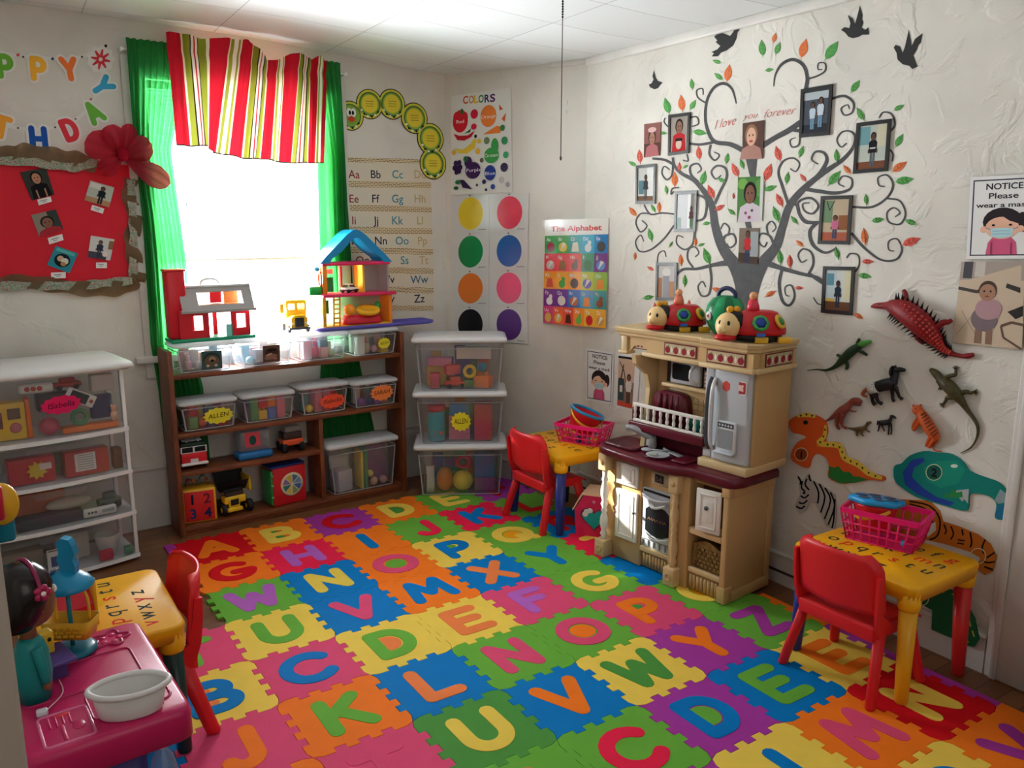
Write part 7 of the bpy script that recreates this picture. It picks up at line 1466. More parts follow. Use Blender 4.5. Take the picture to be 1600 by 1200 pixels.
for r_, row in enumerate(GRID):
    y1 = 0.855 - r_ * 0.171; y0 = y1 - 0.171 if r_ < 4 else 0.0
    for c_i, c in enumerate(row):
        n = len(row); x0, x1 = c_i / n, (c_i + 1) / n; p.r(x0, y0, x1, y1, c); cx = (x0 + x1) / 2; w_ = 1 / n
        sh_ = q % 4; ic = IC[q]; cy = y0 + 0.06
        if sh_ == 0: p.e(cx, cy, w_ * 0.32, 0.048, ic)
        elif sh_ == 1: p.e(cx, cy, w_ * 0.34, 0.045, ic).add([(cx, cy + 0.045), (cx + w_ * 0.25, cy + 0.03), (cx - w_ * 0.2, cy - 0.04)], '#e8e2d8')
        elif sh_ == 2: p.add([(cx - w_ * 0.3, cy - 0.045), (cx + w_ * 0.3, cy - 0.045), (cx + w_ * 0.18, cy + 0.045), (cx - w_ * 0.2, cy + 0.04)], ic)
        else: p.e(cx, cy - 0.01, w_ * 0.26, 0.038, ic).e(cx + w_ * 0.1, cy + 0.035, w_ * 0.14, 0.024, ic)
        p.tx(L_[q] + L_[q].lower(), x0 + w_ * 0.14, y1 - 0.052, 0.034, '#f2efe8', al='L', bold=0.01); q += 1
o = p.done(); fm = MB(); fm.add([p.at(x, y, 0.0105) for x, y in ((-0.02, -0.01), (1.02, -0.01), (1.02, 1.01), (-0.02, 1.01))], [[0, 1, 2, 3]], clear('laminate_film')); ob('laminate', fm, o)
def notice(P, label):
    p = Pic('mask_notice', label, 'notice', P, color='#dedcda')
    for a in ((0.05, 0.04, 0.95, 0.055), (0.05, 0.945, 0.95, 0.96), (0.05, 0.04, 0.07, 0.96), (0.93, 0.04, 0.95, 0.96)): p.r(*a, '#3a3a48')
    p.tx('NOTICE:', 0.52, 0.84, 0.075, '#26262c', 0.55, bold=0.02).tx('Please', 0.5, 0.73, 0.07, '#26262c', 0.42, bold=0.015).tx('wear a mask', 0.5, 0.625, 0.06, '#26262c', 0.78, bold=0.015)
    p.add([(0.28, 0.055), (0.72, 0.055), (0.70, 0.20), (0.62, 0.27), (0.38, 0.27), (0.31, 0.20)], '#c8567a').e(0.78, 0.44, 0.10, 0.12, '#2a2226').e(0.5, 0.45, 0.28, 0.17, '#2a2226').e(0.24, 0.36, 0.05, 0.04, '#dfae94').e(0.76, 0.36, 0.05, 0.04, '#dfae94').e(0.5, 0.375, 0.24, 0.135, '#dfae94')
    p.add([(0.26, 0.40), (0.30, 0.50), (0.48, 0.53), (0.60, 0.46), (0.74, 0.42), (0.70, 0.54), (0.5, 0.61), (0.30, 0.55)], '#2a2226').ln([(0.27, 0.38), (0.36, 0.35)], 0.012, '#6a8a98').ln([(0.73, 0.38), (0.64, 0.35)], 0.012, '#6a8a98').add([(0.34, 0.365), (0.42, 0.375), (0.58, 0.375), (0.66, 0.365), (0.65, 0.275), (0.5, 0.25), (0.35, 0.275)], '#a9ccd4').r(0.37, 0.30, 0.63, 0.307, '#7fa8b4').r(0.37, 0.335, 0.63, 0.342, '#7fa8b4')
    for x in (0.38, 0.62): p.e(x, 0.41, 0.025, 0.014, '#1c1618', 8)
    p.ln([(0.36, 0.06), (0.36, 0.2)], 0.012, '#7a2f4a').ln([(0.64, 0.06), (0.64, 0.2)], 0.012, '#7a2f4a'); p.done()
notice([wp(3, x, y, .003) for x, y in ((916, 544), (959.5, 551), (957, 632), (916, 624.6))], 'small white mask notice left of the play kitchen')
p = pic(3, ((965, 551), (1002, 556), (995, 644), (963, 636)), 'photo_print', 'tall photo print of a classroom scene, next to the small mask notice', 'photo', color='#e2dfdd'); p.r(0.05, 0.04, 0.78, 0.95, '#8a6a5a').r(0.05, 0.5, 0.78, 0.95, '#c9a88e').r(0.05, 0.91, 0.8, 0.95, '#1d1b1c').r(0.05, 0.04, 0.78, 0.13, '#b8402e').r(0.08, 0.15, 0.35, 0.55, '#3a4648').ln([(0.2, 0.55), (0.3, 0.8)], 0.05, '#33363a').ln([(0.42, 0.5), (0.3, 0.72)], 0.04, '#33363a').ln([(0.3, 0.7), (0.12, 0.85)], 0.03, '#33363a').r(0.15, 0.3, 0.28, 0.42, '#d8c8be').person(0.56, 0.12, 0.52, '#6a4a3c', '#1c1512', '#cfc4bc', '#4a3a38', 1.5).done()
notice([wp(3, 1517, 277, .004), wp(3, 1628, 271, .034), wp(3, 1622, 404, .034), wp(3, 1510, 405, .004)], 'large white mask notice at the right edge of the picture')
p = Pic('photo_print', 'laminated print of a toddler standing on tiles, below the large mask notice', 'photo', [wp(3, 1503, 409, .004), wp(3, 1602, 408, .034), wp(3, 1597, 546, .034), wp(3, 1488, 535, .004)], color='#c9b49c')
p.r(0, 0.78, 1, 1, '#a89a90').r(0.05, 0.8, 0.2, 1, '#4a4a50').r(0.24, 0.82, 0.4, 1, '#c8c0b8').add([(0, 0.7), (0.3, 0.66), (0.42, 0.72), (0.5, 0.66), (0.3, 0.62), (0, 0.66)], '#4a4440').add([(0.65, 0.72), (0.95, 0.64), (0.95, 0.7), (0.7, 0.76)], '#3a3634').add([(0.78, 0.42), (1, 0.5), (1, 0.38), (0.9, 0.34)], '#2e2a2a').ln([(0.7, 0.25), (0.85, 0.3), (1, 0.28)], 0.04, '#6a5244').ln([(0.7, 0.25), (0.74, 0.12), (1, 0.0)], 0.03, '#6a5244').ln([(0.05, 0.1), (0.4, 0.5)], 0.01, '#a08c78').ln([(0.4, 0.05), (0.1, 0.4)], 0.01, '#a08c78')
p.r(0.33, 0.02, 0.43, 0.22, '#8a6a58').r(0.49, 0.02, 0.58, 0.22, '#8a6a58').e(0.45, 0.32, 0.2, 0.15, '#7a6a6e').e(0.5, 0.44, 0.2, 0.13, '#b08a90').e(0.47, 0.66, 0.14, 0.115, '#4a3a30').e(0.47, 0.635, 0.125, 0.10, '#a87c64').face(0.47, 0.635, 0.125, 0.10); o = p.done()
fm = MB(); fm.add([p.at(x, y, 0.006) for x, y in ((-0.03, -0.02), (1.03, -0.02), (1.03, 1.02), (-0.03, 1.02))], [[0, 1, 2, 3]], clear('laminate_film')); ob('laminate', fm, o)
# ================================================================ family tree decal on the right wall
S_ = 2.3077; CV = lambda x, y: (960 + x / S_, y / S_)
tw = WB_(3, (475, 1050), CV); TR = thing('tree_decal', 'grey family tree wall decal with curling branches and orange and green leaves', 'wall decal', tw.o)
BRM = mat('tree_vinyl', '#3d3c3d', 0.6, vary=0.35, vscale=30)
def B(*a):     # x, y, width triples
    return [(a[i], a[i + 1]) for i in range(0, len(a), 3)], [a[i + 2] for i in range(0, len(a), 3)]
BR = [B(475,1118,72, 470,1040,66, 440,965,50, 392,895,36, 365,820,29, 354,750,25, 332,702,20, 290,652,15, 245,627,12, 217,598,9, 211,568,8), B(478,1118,72, 492,1040,62, 532,955,44, 582,890,34, 606,820,28, 628,750,26, 662,702,24, 712,655,20, 770,612,17, 822,577,14, 860,532,10, 868,492,8, 850,473,6, 820,477,5, 803,505,5, 818,530,5, 838,516,4),
 B(495,572,42, 497,605,30, 500,640,17), B(480,795,20, 488,830,18), B(480,945,80, 478,985,76, 476,1040,64),
 B(475,548,20, 420,521,16, 362,511,14, 337,470,11, 328,420,9, 335,360,9, 360,316,10, 395,301,11, 425,322,8, 440,374,3), B(362,512,10, 312,521,9, 272,518,8), B(348,522,8, 343,556,7, 362,578,6, 379,560,5, 360,548,4), B(331,372,6, 302,352,5, 298,326,5, 318,320,4, 320,342,3), B(274,424,5, 298,422,5, 304,446,5, 280,456,4),
 B(530,528,20, 580,497,18, 630,470,20, 672,440,18), B(640,468,12, 668,472,12), B(690,325,14, 696,282,12, 682,236,12, 645,215,12, 605,231,10, 581,270,6, 575,312,3), B(698,284,7, 730,275,6, 760,256,6, 760,229,5, 737,228,4, 735,250,4, 751,250,3), B(784,356,8, 830,346,10, 862,370,8, 858,405,6, 830,415,5, 818,392,5, 840,378,4, 848,393,3), B(670,488,6, 665,522,6, 641,530,5, 634,506,4, 655,496,3),
 B(362,735,10, 382,690,9, 405,640,9, 400,606,8, 370,598,7, 350,620,6, 365,645,5, 386,632,4), B(302,656,9, 277,630,8, 275,600,7, 300,590,6, 314,610,5, 300,624,4), B(628,738,10, 606,672,10, 592,620,8, 610,581,7, 645,570,6, 668,590,5, 655,618,4, 635,608,4),
 B(700,662,12, 740,626,14, 766,580,12, 756,551,9, 725,548,7, 712,575,6, 735,592,4), B(690,682,14, 740,690,14, 800,696,12, 850,681,8, 856,646,6, 825,635,5, 808,660,5, 830,673,4), B(660,735,12, 668,772,11, 692,800,14, 740,802,10), B(652,742,8, 676,720,8, 712,715,8, 736,742,7, 715,770,7, 686,760,6, 680,735,5, 706,731,4), B(735,800,12, 706,832,12, 716,882,12, 760,911,9, 802,894,6),
 B(860,746,8, 930,746,8, 985,711,7, 1005,666,7, 985,632,6, 952,640,5, 955,668,5, 976,672,4), B(985,716,6, 1030,725,6, 1050,770,6, 1030,808,6, 990,800,5, 984,766,5, 1008,749,5, 1030,766,4, 1012,782,3), B(855,840,10, 900,892,9, 960,936,7, 1015,936,7, 1037,900,6, 1020,862,5, 990,870,5, 990,900,4, 1010,905,4),
 B(525,940,26, 600,966,16, 670,986,13, 730,1000,11, 755,1016,9), B(700,988,8, 718,950,8, 710,910,7, 680,898,6, 663,920,5, 675,945,5, 695,936,4), B(605,970,10, 595,1022,11, 605,1082,10, 630,1101,9, 650,1070,7, 640,1030,6, 617,1035,5, 618,1062,4, 633,1068,4), B(705,988,12, 735,1010,11, 752,1022,9), B(718,1072,3, 733,1094,4, 752,1099,4), B(838,930,5, 852,914,5, 880,921,5, 883,955,5, 868,982,5),
 B(425,945,26, 360,955,14, 300,969,10, 250,971,10, 222,992,9), B(285,965,7, 265,935,6, 268,900,6, 290,890,5, 305,911,4, 292,926,4), B(345,962,8, 350,1010,8, 341,1060,7, 315,1066,6, 302,1035,5, 318,1015,5, 330,1036,4), B(155,947,4, 160,915,4, 180,905,4, 187,926,3),
 B(218,772,6, 172,768,6, 130,772,6, 107,738,5), B(130,771,5, 95,771,5, 78,802,5, 95,836,5, 118,815,4, 100,795,4), B(290,835,8, 283,880,7, 255,900,6, 226,880,5, 228,850,4, 250,856,4), B(216,812,6, 180,860,6, 132,900,6, 92,906,5, 77,872,4, 95,848,4, 106,870,3), B(300,702,8, 332,722,8, 326,782,8, 298,797,7), B(388,882,10, 400,851,8, 430,845,7, 438,875,6, 418,893,5, 405,878,4), B(410,850,6, 415,822,6, 396,805,5, 384,826,4), B(578,892,10, 561,851,8, 530,843,7, 520,870,6, 540,890,5, 551,872,4), B(555,847,6, 550,815,6, 568,798,5, 583,820,4, 570,836,4), B(195,458,4, 180,440,4, 184,424,3), B(138,572,8, 180,576,9, 212,592,9), B(212,592,7, 208,631,6, 190,648,6, 172,625,5, 180,600,4, 200,612,4), B(248,578,5, 266,580,5, 262,556,4), B(215,690,5, 205,700,5, 210,680,5, 235,676,5), B(990,480,6, 1012,450,6, 1000,412,6, 970,405,5, 955,425,4), B(990,535,6, 1005,555,5, 1002,582,4)]
tw.part(TR, 'tree_silhouette', lambda m, s: [s.rib(m, P, W, 0.0008, 0.0018, BRM, 6) for P, W in BR])
LV = 'g533,172,95,58 o578,135,75,36 g590,173,70,46 o683,173,75,70 g785,180,55,78 g369,222,160,32 o411,262,80,62 g375,275,140,38 g280,302,95,38 g560,252,10,30 g870,310,55,52 g190,380,105,58 o243,370,95,58 g284,377,60,40 g887,410,120,52 g1027,388,30,40 g310,478,-10,50 g178,480,0,26 g1028,505,60,52 r92,562,95,48 g65,590,150,32 r305,550,95,48 r590,552,105,56 g675,545,70,42 g407,570,80,38 r235,600,90,32 g258,600,30,22 g322,640,75,52 r435,612,115,52 g460,590,110,36 r555,620,70,66 g624,640,80,42 r680,640,130,34 g802,560,95,46 g795,640,50,66 o838,610,130,40 o1030,600,35,62 g1048,650,10,66 o218,645,90,52 g188,683,100,30 r348,690,115,52 g385,648,150,32 g565,678,20,46 r430,705,90,20 r595,720,115,50 g908,718,95,38 o66,762,130,42 g140,750,120,30 o162,745,90,36 r382,748,30,40 g422,763,140,34 g583,770,110,58 g648,792,130,36 g335,805,10,30 g952,793,10,46 g1067,800,160,44 g130,845,105,46 o668,877,140,34 o902,850,95,58 r1073,870,20,68 g205,880,60,22 g315,882,20,26 o293,870,90,32 o75,922,90,26 g333,922,110,62 o240,935,95,40 g598,925,95,50 r633,940,90,46 g803,910,105,44 r130,968,150,28 r915,943,0,42 g905,995,-10,48 g255,1010,90,40 g125,1072,10,40 o565,1058,30,42 r668,1038,0,30 o882,1140,-30,38 o370,1045,160,42 r270,1100,90,40 r148,1108,100,36'
for l in LV.split():
    x, y, a, ln = [float(q) for q in l[1:].split(',')]; a = math.radians(a); d = Vector((math.cos(a), -math.sin(a))); nn = Vector((-d.y, d.x)); c = Vector((x, y))
    col = {'g': ('#4f9a4e', '#8fc07a'), 'o': ('#d9703f', '#eaa377'), 'r': ('#cf5648', '#e8998a')}[l[0]]
    pr = [(-0.5, 0), (-0.38, 0.15), (-0.15, 0.25), (0.1, 0.22), (0.32, 0.10), (0.5, 0)]; w_ = ln * 0.88
    out = [c + d * (t * ln) + nn * (v * w_) for t, v in pr] + [c + d * (t * ln) - nn * (v * w_) for t, v in pr[-2:0:-1]]
    half = [c + d * (t * ln * 0.9) + nn * (v * w_ * 0.8) for t, v in pr] + [c - d * (0 * ln)]
    tw.part(TR, 'leaf', lambda m, s: (s.poly(m, out, 0.0008, 0.002, col[0]), s.rib(m, [c - d * ln * 0.62, c + d * ln * 0.38], (1.5, 0.8), 0.002, 0.0024, col[1], 2), [s.rib(m, [c + d * ln * q, c + d * ln * (q + 0.14) + nn * sg * w_ * 0.15], (1.2, 0.6), 0.002, 0.0024, col[1], 2) for q in (-0.25, -0.02) for sg in (-1, 1)]))
def lettering(m, s):
    for tx_, x0, y0, x1, y1, h in (('I love', 362, 466, 440, 448, 34), ('you', 462, 432, 518, 424, 24), ('forever', 540, 424, 655, 410, 30)):
        u0, z0 = wuv(3, *CV(x0, y0)); u1, z1 = wuv(3, *CV(x1, y1)); hh = abs(wuv(3, *CV(x0, y0 - h))[1] - z0)
        m.text(tx_, 0, 0, hh, paper('#c8645e'), 0.0015, T(u0, z0, 0) @ RZ(math.atan2(z1 - z0, u1 - u0)), width=math.hypot(u1 - u0, z1 - z0), shear=0.45, bold=-0.012)
tw.part(TR, 'lettering', lettering)
BIRDS = [('largest black bird decal, above the left of the tree', [(355,95),(372,112),(395,122),(418,130),(430,115),(436,100),(448,95),(455,102),(444,116),(440,140),(428,165),(405,182),(385,190),(374,203),(352,204),(360,192),(350,188),(372,178),(383,166),(366,152),(372,146),(360,132),(368,128),(356,112)]),
 ('black bird decal with raised wings, topmost on the wall', [(818,108),(830,98),(848,102),(852,84),(843,55),(860,68),(868,88),(876,60),(886,22),(895,55),(893,70),(898,80),(892,100),(905,108),(916,99),(918,125),(895,125),(880,134),(860,138),(845,133),(833,118)]),
 ('black bird decal diving at the right above the mask notice', [(1008,172),(1015,162),(1030,168),(1040,192),(1048,170),(1055,140),(1062,110),(1068,140),(1072,168),(1085,140),(1111,121),(1105,155),(1098,160),(1090,180),(1078,200),(1085,220),(1093,240),(1075,249),(1065,238),(1040,232),(1022,215),(1018,190)]),
 ('smallest black bird decal at the far left of the tree', [(125,305),(135,300),(142,287),(138,275),(143,254),(150,280),(157,292),(165,294),(174,298),(165,308),(158,318),(145,322),(130,315)])]
for lab, P in BIRDS:
    b = WB_(3, (sum(p[0] for p in P) / len(P), sum(p[1] for p in P) / len(P)), CV); mb = MB(); b.poly(mb, P, 0.0008, 0.002, mat('bird_vinyl', '#1c1a1b', 0.6)); inv = Matrix.Translation(-b.o) @ b.F; mb.v = [inv @ v for v in mb.v]; o = ob('bird_decal', mb); o.location = b.o; tag(o, lab, 'bird decal', 'black bird decals')
FR = ('#1d1b1b', 0.10, 0.006)
def tp(q, label, frame_=True, color='#8a8a80'):
    return pic(3, [CV(*c) for c in q], 'framed_photo' if frame_ else 'photo_print', label, 'photo', 0.0035, frame_=FR if frame_ else None, color=color, group='photos on the family tree')
tp(((108,448),(168,440),(165,560),(107,568)), 'unframed photo of a person in pink, far left of the tree', False, '#8a5a54').r(0, 0, 1, 0.4, '#5a3a34').portrait(0.5, 0.55, 0.2, '#a87a68', '#3a2420', '#b06a6a').e(0.5, 0.8, 0.25, 0.08, '#d8b0b0').done()
tp(((197,415),(276,405),(270,552),(195,562)), 'framed photo of a child in a red top, upper left of the tree', True, '#6a625a').r(0.1, 0.07, 0.9, 0.94, '#9a9088').portrait(0.5, 0.68, 0.16, '#8a6450', '#1a1412', '#b3262c').e(0.5, 0.25, 0.14, 0.12, '#d8b8a8').r(0.34, 0.33, 0.66, 0.4, '#1d1a1c').done()
tp(((463,445),(541,433),(536,572),(462,575)), 'unframed portrait under the red lettering, middle of the tree', False, '#5a4038').portrait(0.42, 0.62, 0.26, '#d6a890', '#8a6a50', '#a87c70').e(0.42, 0.48, 0.1, 0.03, '#b0504e').done()
tp(((675,322),(790,303),(777,487),(668,497)), 'framed photo of two children side by side, top right of the tree', True, '#3a3f48').r(0.1, 0.07, 0.9, 0.94, '#4a505a').r(0.1, 0.75, 0.9, 0.9, '#aeb6ba').r(0.1, 0.07, 0.9, 0.25, '#2c3038').person(0.40, 0.15, 0.55, '#6a4a3c', '#17120f', '#b9c8d4', '#6f93ab').person(0.66, 0.18, 0.60, '#6a4a3c', '#17120f', '#c3cfd8', '#6f93ab').done()
tp(((876,444),(1001,428),(988,617),(862,627)), 'framed photo of a standing child in black, rightmost on the tree', True, '#a8a89c').r(0.1, 0.07, 0.9, 0.94, '#b6bdb4').r(0.1, 0.07, 0.9, 0.22, '#7a4a34').r(0.1, 0.55, 0.42, 0.9, '#6f9aa0').r(0.62, 0.5, 0.9, 0.92, '#c8c2a8').person(0.52, 0.12, 0.66, '#5a4034', '#16110f', '#17181c', '#5a5e64').r(0.44, 0.46, 0.6, 0.49, '#c9c9c4').done()
tp(((80,597),(152,590),(149,735),(78,735)), 'framed pale photo of a standing child, left edge of the tree', True, '#b0b0aa').r(0.1, 0.07, 0.9, 0.94, '#c6c8c2').r(0.55, 0.07, 0.9, 0.94, '#dfe0dc').r(0.1, 0.07, 0.9, 0.2, '#7a5a44').r(0.15, 0.25, 0.4, 0.6, '#5a7a84').person(0.5, 0.12, 0.62, '#5a4438', '#1a1512', '#3a4044', '#4a5058').done()
tp(((221,690),(301,686),(294,835),(217,836)), 'framed photo mostly white with glare, left of the tree trunk', True, '#b9bcc0').r(0.1, 0.07, 0.9, 0.94, '#d8dadc').r(0.72, 0.07, 0.9, 0.94, '#8a8478').r(0.58, 0.1, 0.7, 0.9, '#eff0f0').person(0.76, 0.12, 0.5, '#5a4438', '#1a1512', '#5a3a3a', '#3f7a4a').r(0.12, 0.1, 0.3, 0.35, '#a8c0b8').done()
tp(((446,640),(540,635),(533,797),(442,802)), 'unframed photo of a child before green plants, centre of the tree', False, '#4a7a3e').e(0.2, 0.85, 0.2, 0.12, '#6fa04e').e(0.85, 0.75, 0.18, 0.2, '#5a9048').r(0.88, 0, 1, 1, '#c8ccc4').portrait(0.5, 0.62, 0.22, '#7a5444', '#1a1413', '#c8bcc4').e(0.35, 0.2, 0.05, 0.035, '#8a3a5a').e(0.6, 0.25, 0.05, 0.035, '#4a4a5a').e(0.5, 0.1, 0.06, 0.035, '#8a3a5a').done()
tp(((747,707),(862,704),(850,882),(735,880)), 'framed photo of a child in a bright playroom, right of the trunk', True, '#a8947c').r(0.1, 0.07, 0.9, 0.94, '#b9a68c').r(0.1, 0.07, 0.9, 0.25, '#a85a44').r(0.1, 0.45, 0.4, 0.9, '#6f8a6a').r(0.6, 0.3, 0.88, 0.6, '#8c5a3a').ln([(0.2, 0.9), (0.3, 0.7), (0.45, 0.9)], 0.03, '#3a3a34').person(0.5, 0.12, 0.48, '#6a4a3c', '#17120f', '#c06a8a', '#3a4a6a', 1.3).done()
tp(((452,822),(522,822),(517,952),(446,948)), 'unframed photo of a child in red on the tree trunk', False, '#7a6a5e').r(0, 0, 1, 0.3, '#4a3a30').r(0.6, 0.2, 1, 0.9, '#9aa0a0').person(0.45, 0.02, 0.9, '#6a4a3c', '#17120f', '#c0282e', '#2a3a5a').done()
tp(((152,947),(228,947),(224,1083),(150,1083)), 'framed faded photo at the lower left of the tree', True, '#b4b2ae').r(0.1, 0.07, 0.9, 0.94, '#c4c0bc').r(0.1, 0.07, 0.3, 0.6, '#a8785a').r(0.62, 0.07, 0.9, 0.5, '#b88a68').e(0.5, 0.75, 0.2, 0.12, '#dcd8d4').r(0.34, 0.07, 0.64, 0.65, '#9a9ca4').done()
tp(((755,960),(870,962),(860,1137),(747,1127)), 'framed photo of a child in dark blue at the lower right of the tree', True, '#98a098').r(0.1, 0.07, 0.9, 0.94, '#c8ccc6').r(0.1, 0.07, 0.9, 0.26, '#6a4630').r(0.1, 0.3, 0.44, 0.92, '#b7c4c8').r(0.14, 0.6, 0.36, 0.85, '#5a8a9a').r(0.7, 0.3, 0.9, 0.92, '#d0c8a4').r(0.1, 0.26, 0.4, 0.32, '#d8b04a').person(0.5, 0.14, 0.56, '#4a362c', '#15100e', '#232c3c', '#2c3442').done()
# ================================================================ toy animals and cut-out boards on the right wall
CA = lambda x, y: (1220 + x / 2.858, 440 + y / 2.858)
PXM = (wp(3, 1440, 640) - wp(3, 1441, 640)).length; PYM = (wp(3, 1440, 640) - wp(3, 1440, 641)).length
def an(x, y, o): return wp(3, *CA(x, y), o)
MPX = PYM / 2.858                                    # metres for one traced unit
class Animal:
    def __init__(s, name, label, cat, x, y, color, rough=0.5, vary=0.0):
        s.o = an(x, y, 0.0); s.t = thing(name, label, cat, s.o, 0, 'toy animals fixed to the wall'); s.m = mat('toy_' + color[1:], color, rough, bump=0.3, bscale=160, vary=vary, vscale=60)
    def P(s, x, y, o): return an(x, y, o) - s.o
    def body(s, name, pts, mt=None, lift=1.0, par=None, seg=14, per=4):      # (x, y, radius in traced units)
        Q = smooth_path([Vector((x, y, r)) for x, y, r in pts], per); mb = MB()
        mb.tube([s.P(q.x, q.y, 0.003 + q.z * MPX * lift) for q in Q], [max(q.z, 0.8) * MPX for q in Q], mt or s.m, seg=seg)
        return ob(name, mb, par or s.t)
    def limb(s, name, pts, mt=None):            # (x, y, radius, height off the wall in units)
        mb = MB(); Q = smooth_path([Vector((x, y, h)) for x, y, r, h in pts], 3); R_ = smooth_path([Vector((r, 0, 0)) for x, y, r, h in pts], 3)
        mb.tube([s.P(q.x, q.y, 0.002 + (q.z + r.x) * MPX) for q, r in zip(Q, R_)], [r.x * MPX for r in R_], mt or s.m, seg=9); return ob(name, mb, s.t)
    def blob(s, name, x, y, h, rx, ry, mt=None):
        mb = MB(); mb.ball(s.P(x, y, 0.002 + h * MPX), (ry * MPX, rx * MPX, ry * MPX), mt or s.m, u=12, v=8); return ob(name, mb, s.t)
BLK, WH = P_('#161314', 0.4), P_('#e8e4de', 0.5)
# armoured red dinosaur
a = Animal('toy_dinosaur', 'big red armoured dinosaur with dark spikes, topmost toy on the wall', 'toy dinosaur', 620, 190, '#861016', vary=0.2)
bp = [(405, 112, 5), (425, 108, 13), (470, 108, 18), (505, 112, 34), (560, 135, 50), (630, 190, 52), (685, 250, 36), (720, 295, 20), (760, 320, 12), (805, 332, 9), (835, 332, 12), (862, 326, 9)]
a.body('body', bp, lift=0.75)
Q = smooth_path([Vector(p) for p in bp[3:9]], 4); mb = MB(); mb2 = MB()
for i, q in enumerate(Q[:-1]):
    t = Vector((Q[i + 1].x - q.x, Q[i + 1].y - q.y)).normalized(); nn = Vector((-t.y, t.x))
    for sg in (-1, 1):
        e0 = Vector((q.x, q.y)) + nn * sg * q.z * 0.92; e1 = e0 + nn * sg * (22 + q.z * 0.26) - t * 12
        mb.tube([a.P(e0.x, e0.y, 0.003 + q.z * 0.75 * MPX), a.P(e1.x, e1.y, 0.003 + q.z * 0.85 * MPX)], [7 * MPX, 0.5 * MPX], BLK, seg=6)
    for v in (-0.5, -0.15, 0.2, 0.55): 
        e0 = Vector((q.x, q.y)) + nn * v * q.z; mb2.ball(a.P(e0.x, e0.y, 0.003 + q.z * (0.75 + math.sqrt(max(0, 1 - v * v)) * 0.97) * MPX), 5.5 * MPX, P_('#c23a34'), u=8, v=6)
ob('spikes', mb, a.t); ob('studs', mb2, a.t)
for pts in ([(575, 120, 14, 10), (560, 80, 12, 10), (555, 52, 11, 6), (548, 40, 9, 4)], [(690, 210, 18, 10), (720, 185, 14, 12), (748, 180, 11, 8), (765, 170, 8, 4)], [(600, 225, 14, 0), (615, 255, 12, 0), (640, 275, 10, 0)], [(505, 140, 10, 0), (520, 165, 9, 0), (535, 178, 8, 0)]): a.limb('leg', pts)
a.blob('eye', 440, 102, 26, 3, 3, BLK)
# green crocodile
a = Animal('toy_crocodile', 'small dark green crocodile with a long thin tail', 'toy crocodile', 280, 330, '#1e3a22', vary=0.3)
a.body('body', [(118, 397, 1.5), (160, 392, 3), (205, 395, 6), (245, 378, 11), (280, 345, 20), (315, 312, 22), (345, 290, 17), (372, 278, 12), (402, 268, 6)], lift=0.8)
a.body('snout', [(352, 284, 13), (378, 274, 12.5), (404, 266, 6.5)], P_('#4f9a3a'), lift=1.1)
for pts in ([(330, 300, 8, 6), (345, 268, 7, 4), (352, 255, 7, 2)], [(285, 350, 9, 6), (262, 332, 8, 4), (252, 328, 7, 2)], [(290, 350, 9, 6), (298, 375, 8, 4), (292, 390, 7, 2)], [(345, 305, 8, 6), (370, 318, 7, 4), (386, 328, 6, 2)]): a.limb('leg', pts)
# black horse
a = Animal('toy_horse', 'black toy horse with a white spotted rump', 'toy horse', 470, 470, '#17161a', 0.35)
a.body('body', [(412, 480, 24), (440, 468, 27), (480, 458, 28), (506, 452, 22)], lift=0.9)
a.body('rump', [(392, 482, 10), (412, 478, 29), (432, 470, 28.5)], mat('spotted_hide', '#d8d4d0', 0.5, vary=0.75, vscale=240), lift=0.9)
a.body('neck', [(498, 455, 22), (508, 425, 18), (516, 402, 15)], lift=1.0)
a.body('head', [(510, 398, 14), (530, 393, 12), (556, 396, 7)], lift=1.2)
a.blob('mane', 498, 400, 22, 7, 26, BLK); a.blob('ear', 512, 380, 20, 3, 8, BLK)
for pts in ([(496, 470, 12, 12), (498, 500, 8, 10), (500, 525, 7, 6), (506, 534, 9, 4)], [(510, 470, 12, 20), (522, 495, 8, 18), (530, 515, 7, 12), (543, 526, 9, 8)], [(410, 495, 16, 12), (408, 520, 9, 10), (412, 540, 8, 6), (420, 548, 10, 4)], [(420, 495, 15, 22), (428, 520, 9, 20), (438, 538, 8, 14), (452, 546, 9, 10)]): a.limb('leg', pts)
a.limb('tail', [(390, 475, 7, 12), (372, 490, 9, 10), (366, 505, 8, 8), (385, 515, 4, 6)], P_('#a8542a'))
# brown lizard
a = Animal('toy_lizard', 'large brown-green lizard with a very long curling tail', 'toy lizard', 770, 500, '#4a4222', vary=0.35)
a.body('body', [(670, 392, 8), (690, 408, 16), (712, 432, 18), (745, 462, 27), (780, 500, 26), (805, 532, 17), (832, 572, 10), (862, 612, 8), (880, 650, 6.5), (876, 695, 5), (850, 740, 3.5), (802, 766, 1.5)], lift=0.8)
def foot(a, x, y, ang, h=3):
    mb = MB()
    for q in (-0.8, -0.4, 0, 0.4, 0.8): mb.tube([a.P(x, y, 0.002 + 4 * MPX), a.P(x + 20 * math.cos(ang + q), y + 20 * math.sin(ang + q), 0.002 + 3 * MPX)], [3.2 * MPX, 1.6 * MPX], a.m, seg=6)
    ob('foot', mb, a.t)
for pts, ang in (([(725, 435, 11, 8), (760, 420, 9, 6), (780, 415, 8, 4), (782, 395, 6, 2)], -1.6), ([(700, 440, 9, 6), (708, 455, 8, 4), (712, 465, 6, 2)], 1.2), ([(800, 500, 12, 8), (830, 492, 10, 6), (848, 498, 7, 4), (862, 492, 6, 2)], 0.1), ([(775, 515, 13, 8), (745, 518, 10, 6), (738, 530, 7, 4), (728, 545, 6, 2)], 2.4)):
    a.limb('leg', pts); foot(a, pts[-1][0], pts[-1][1], ang)
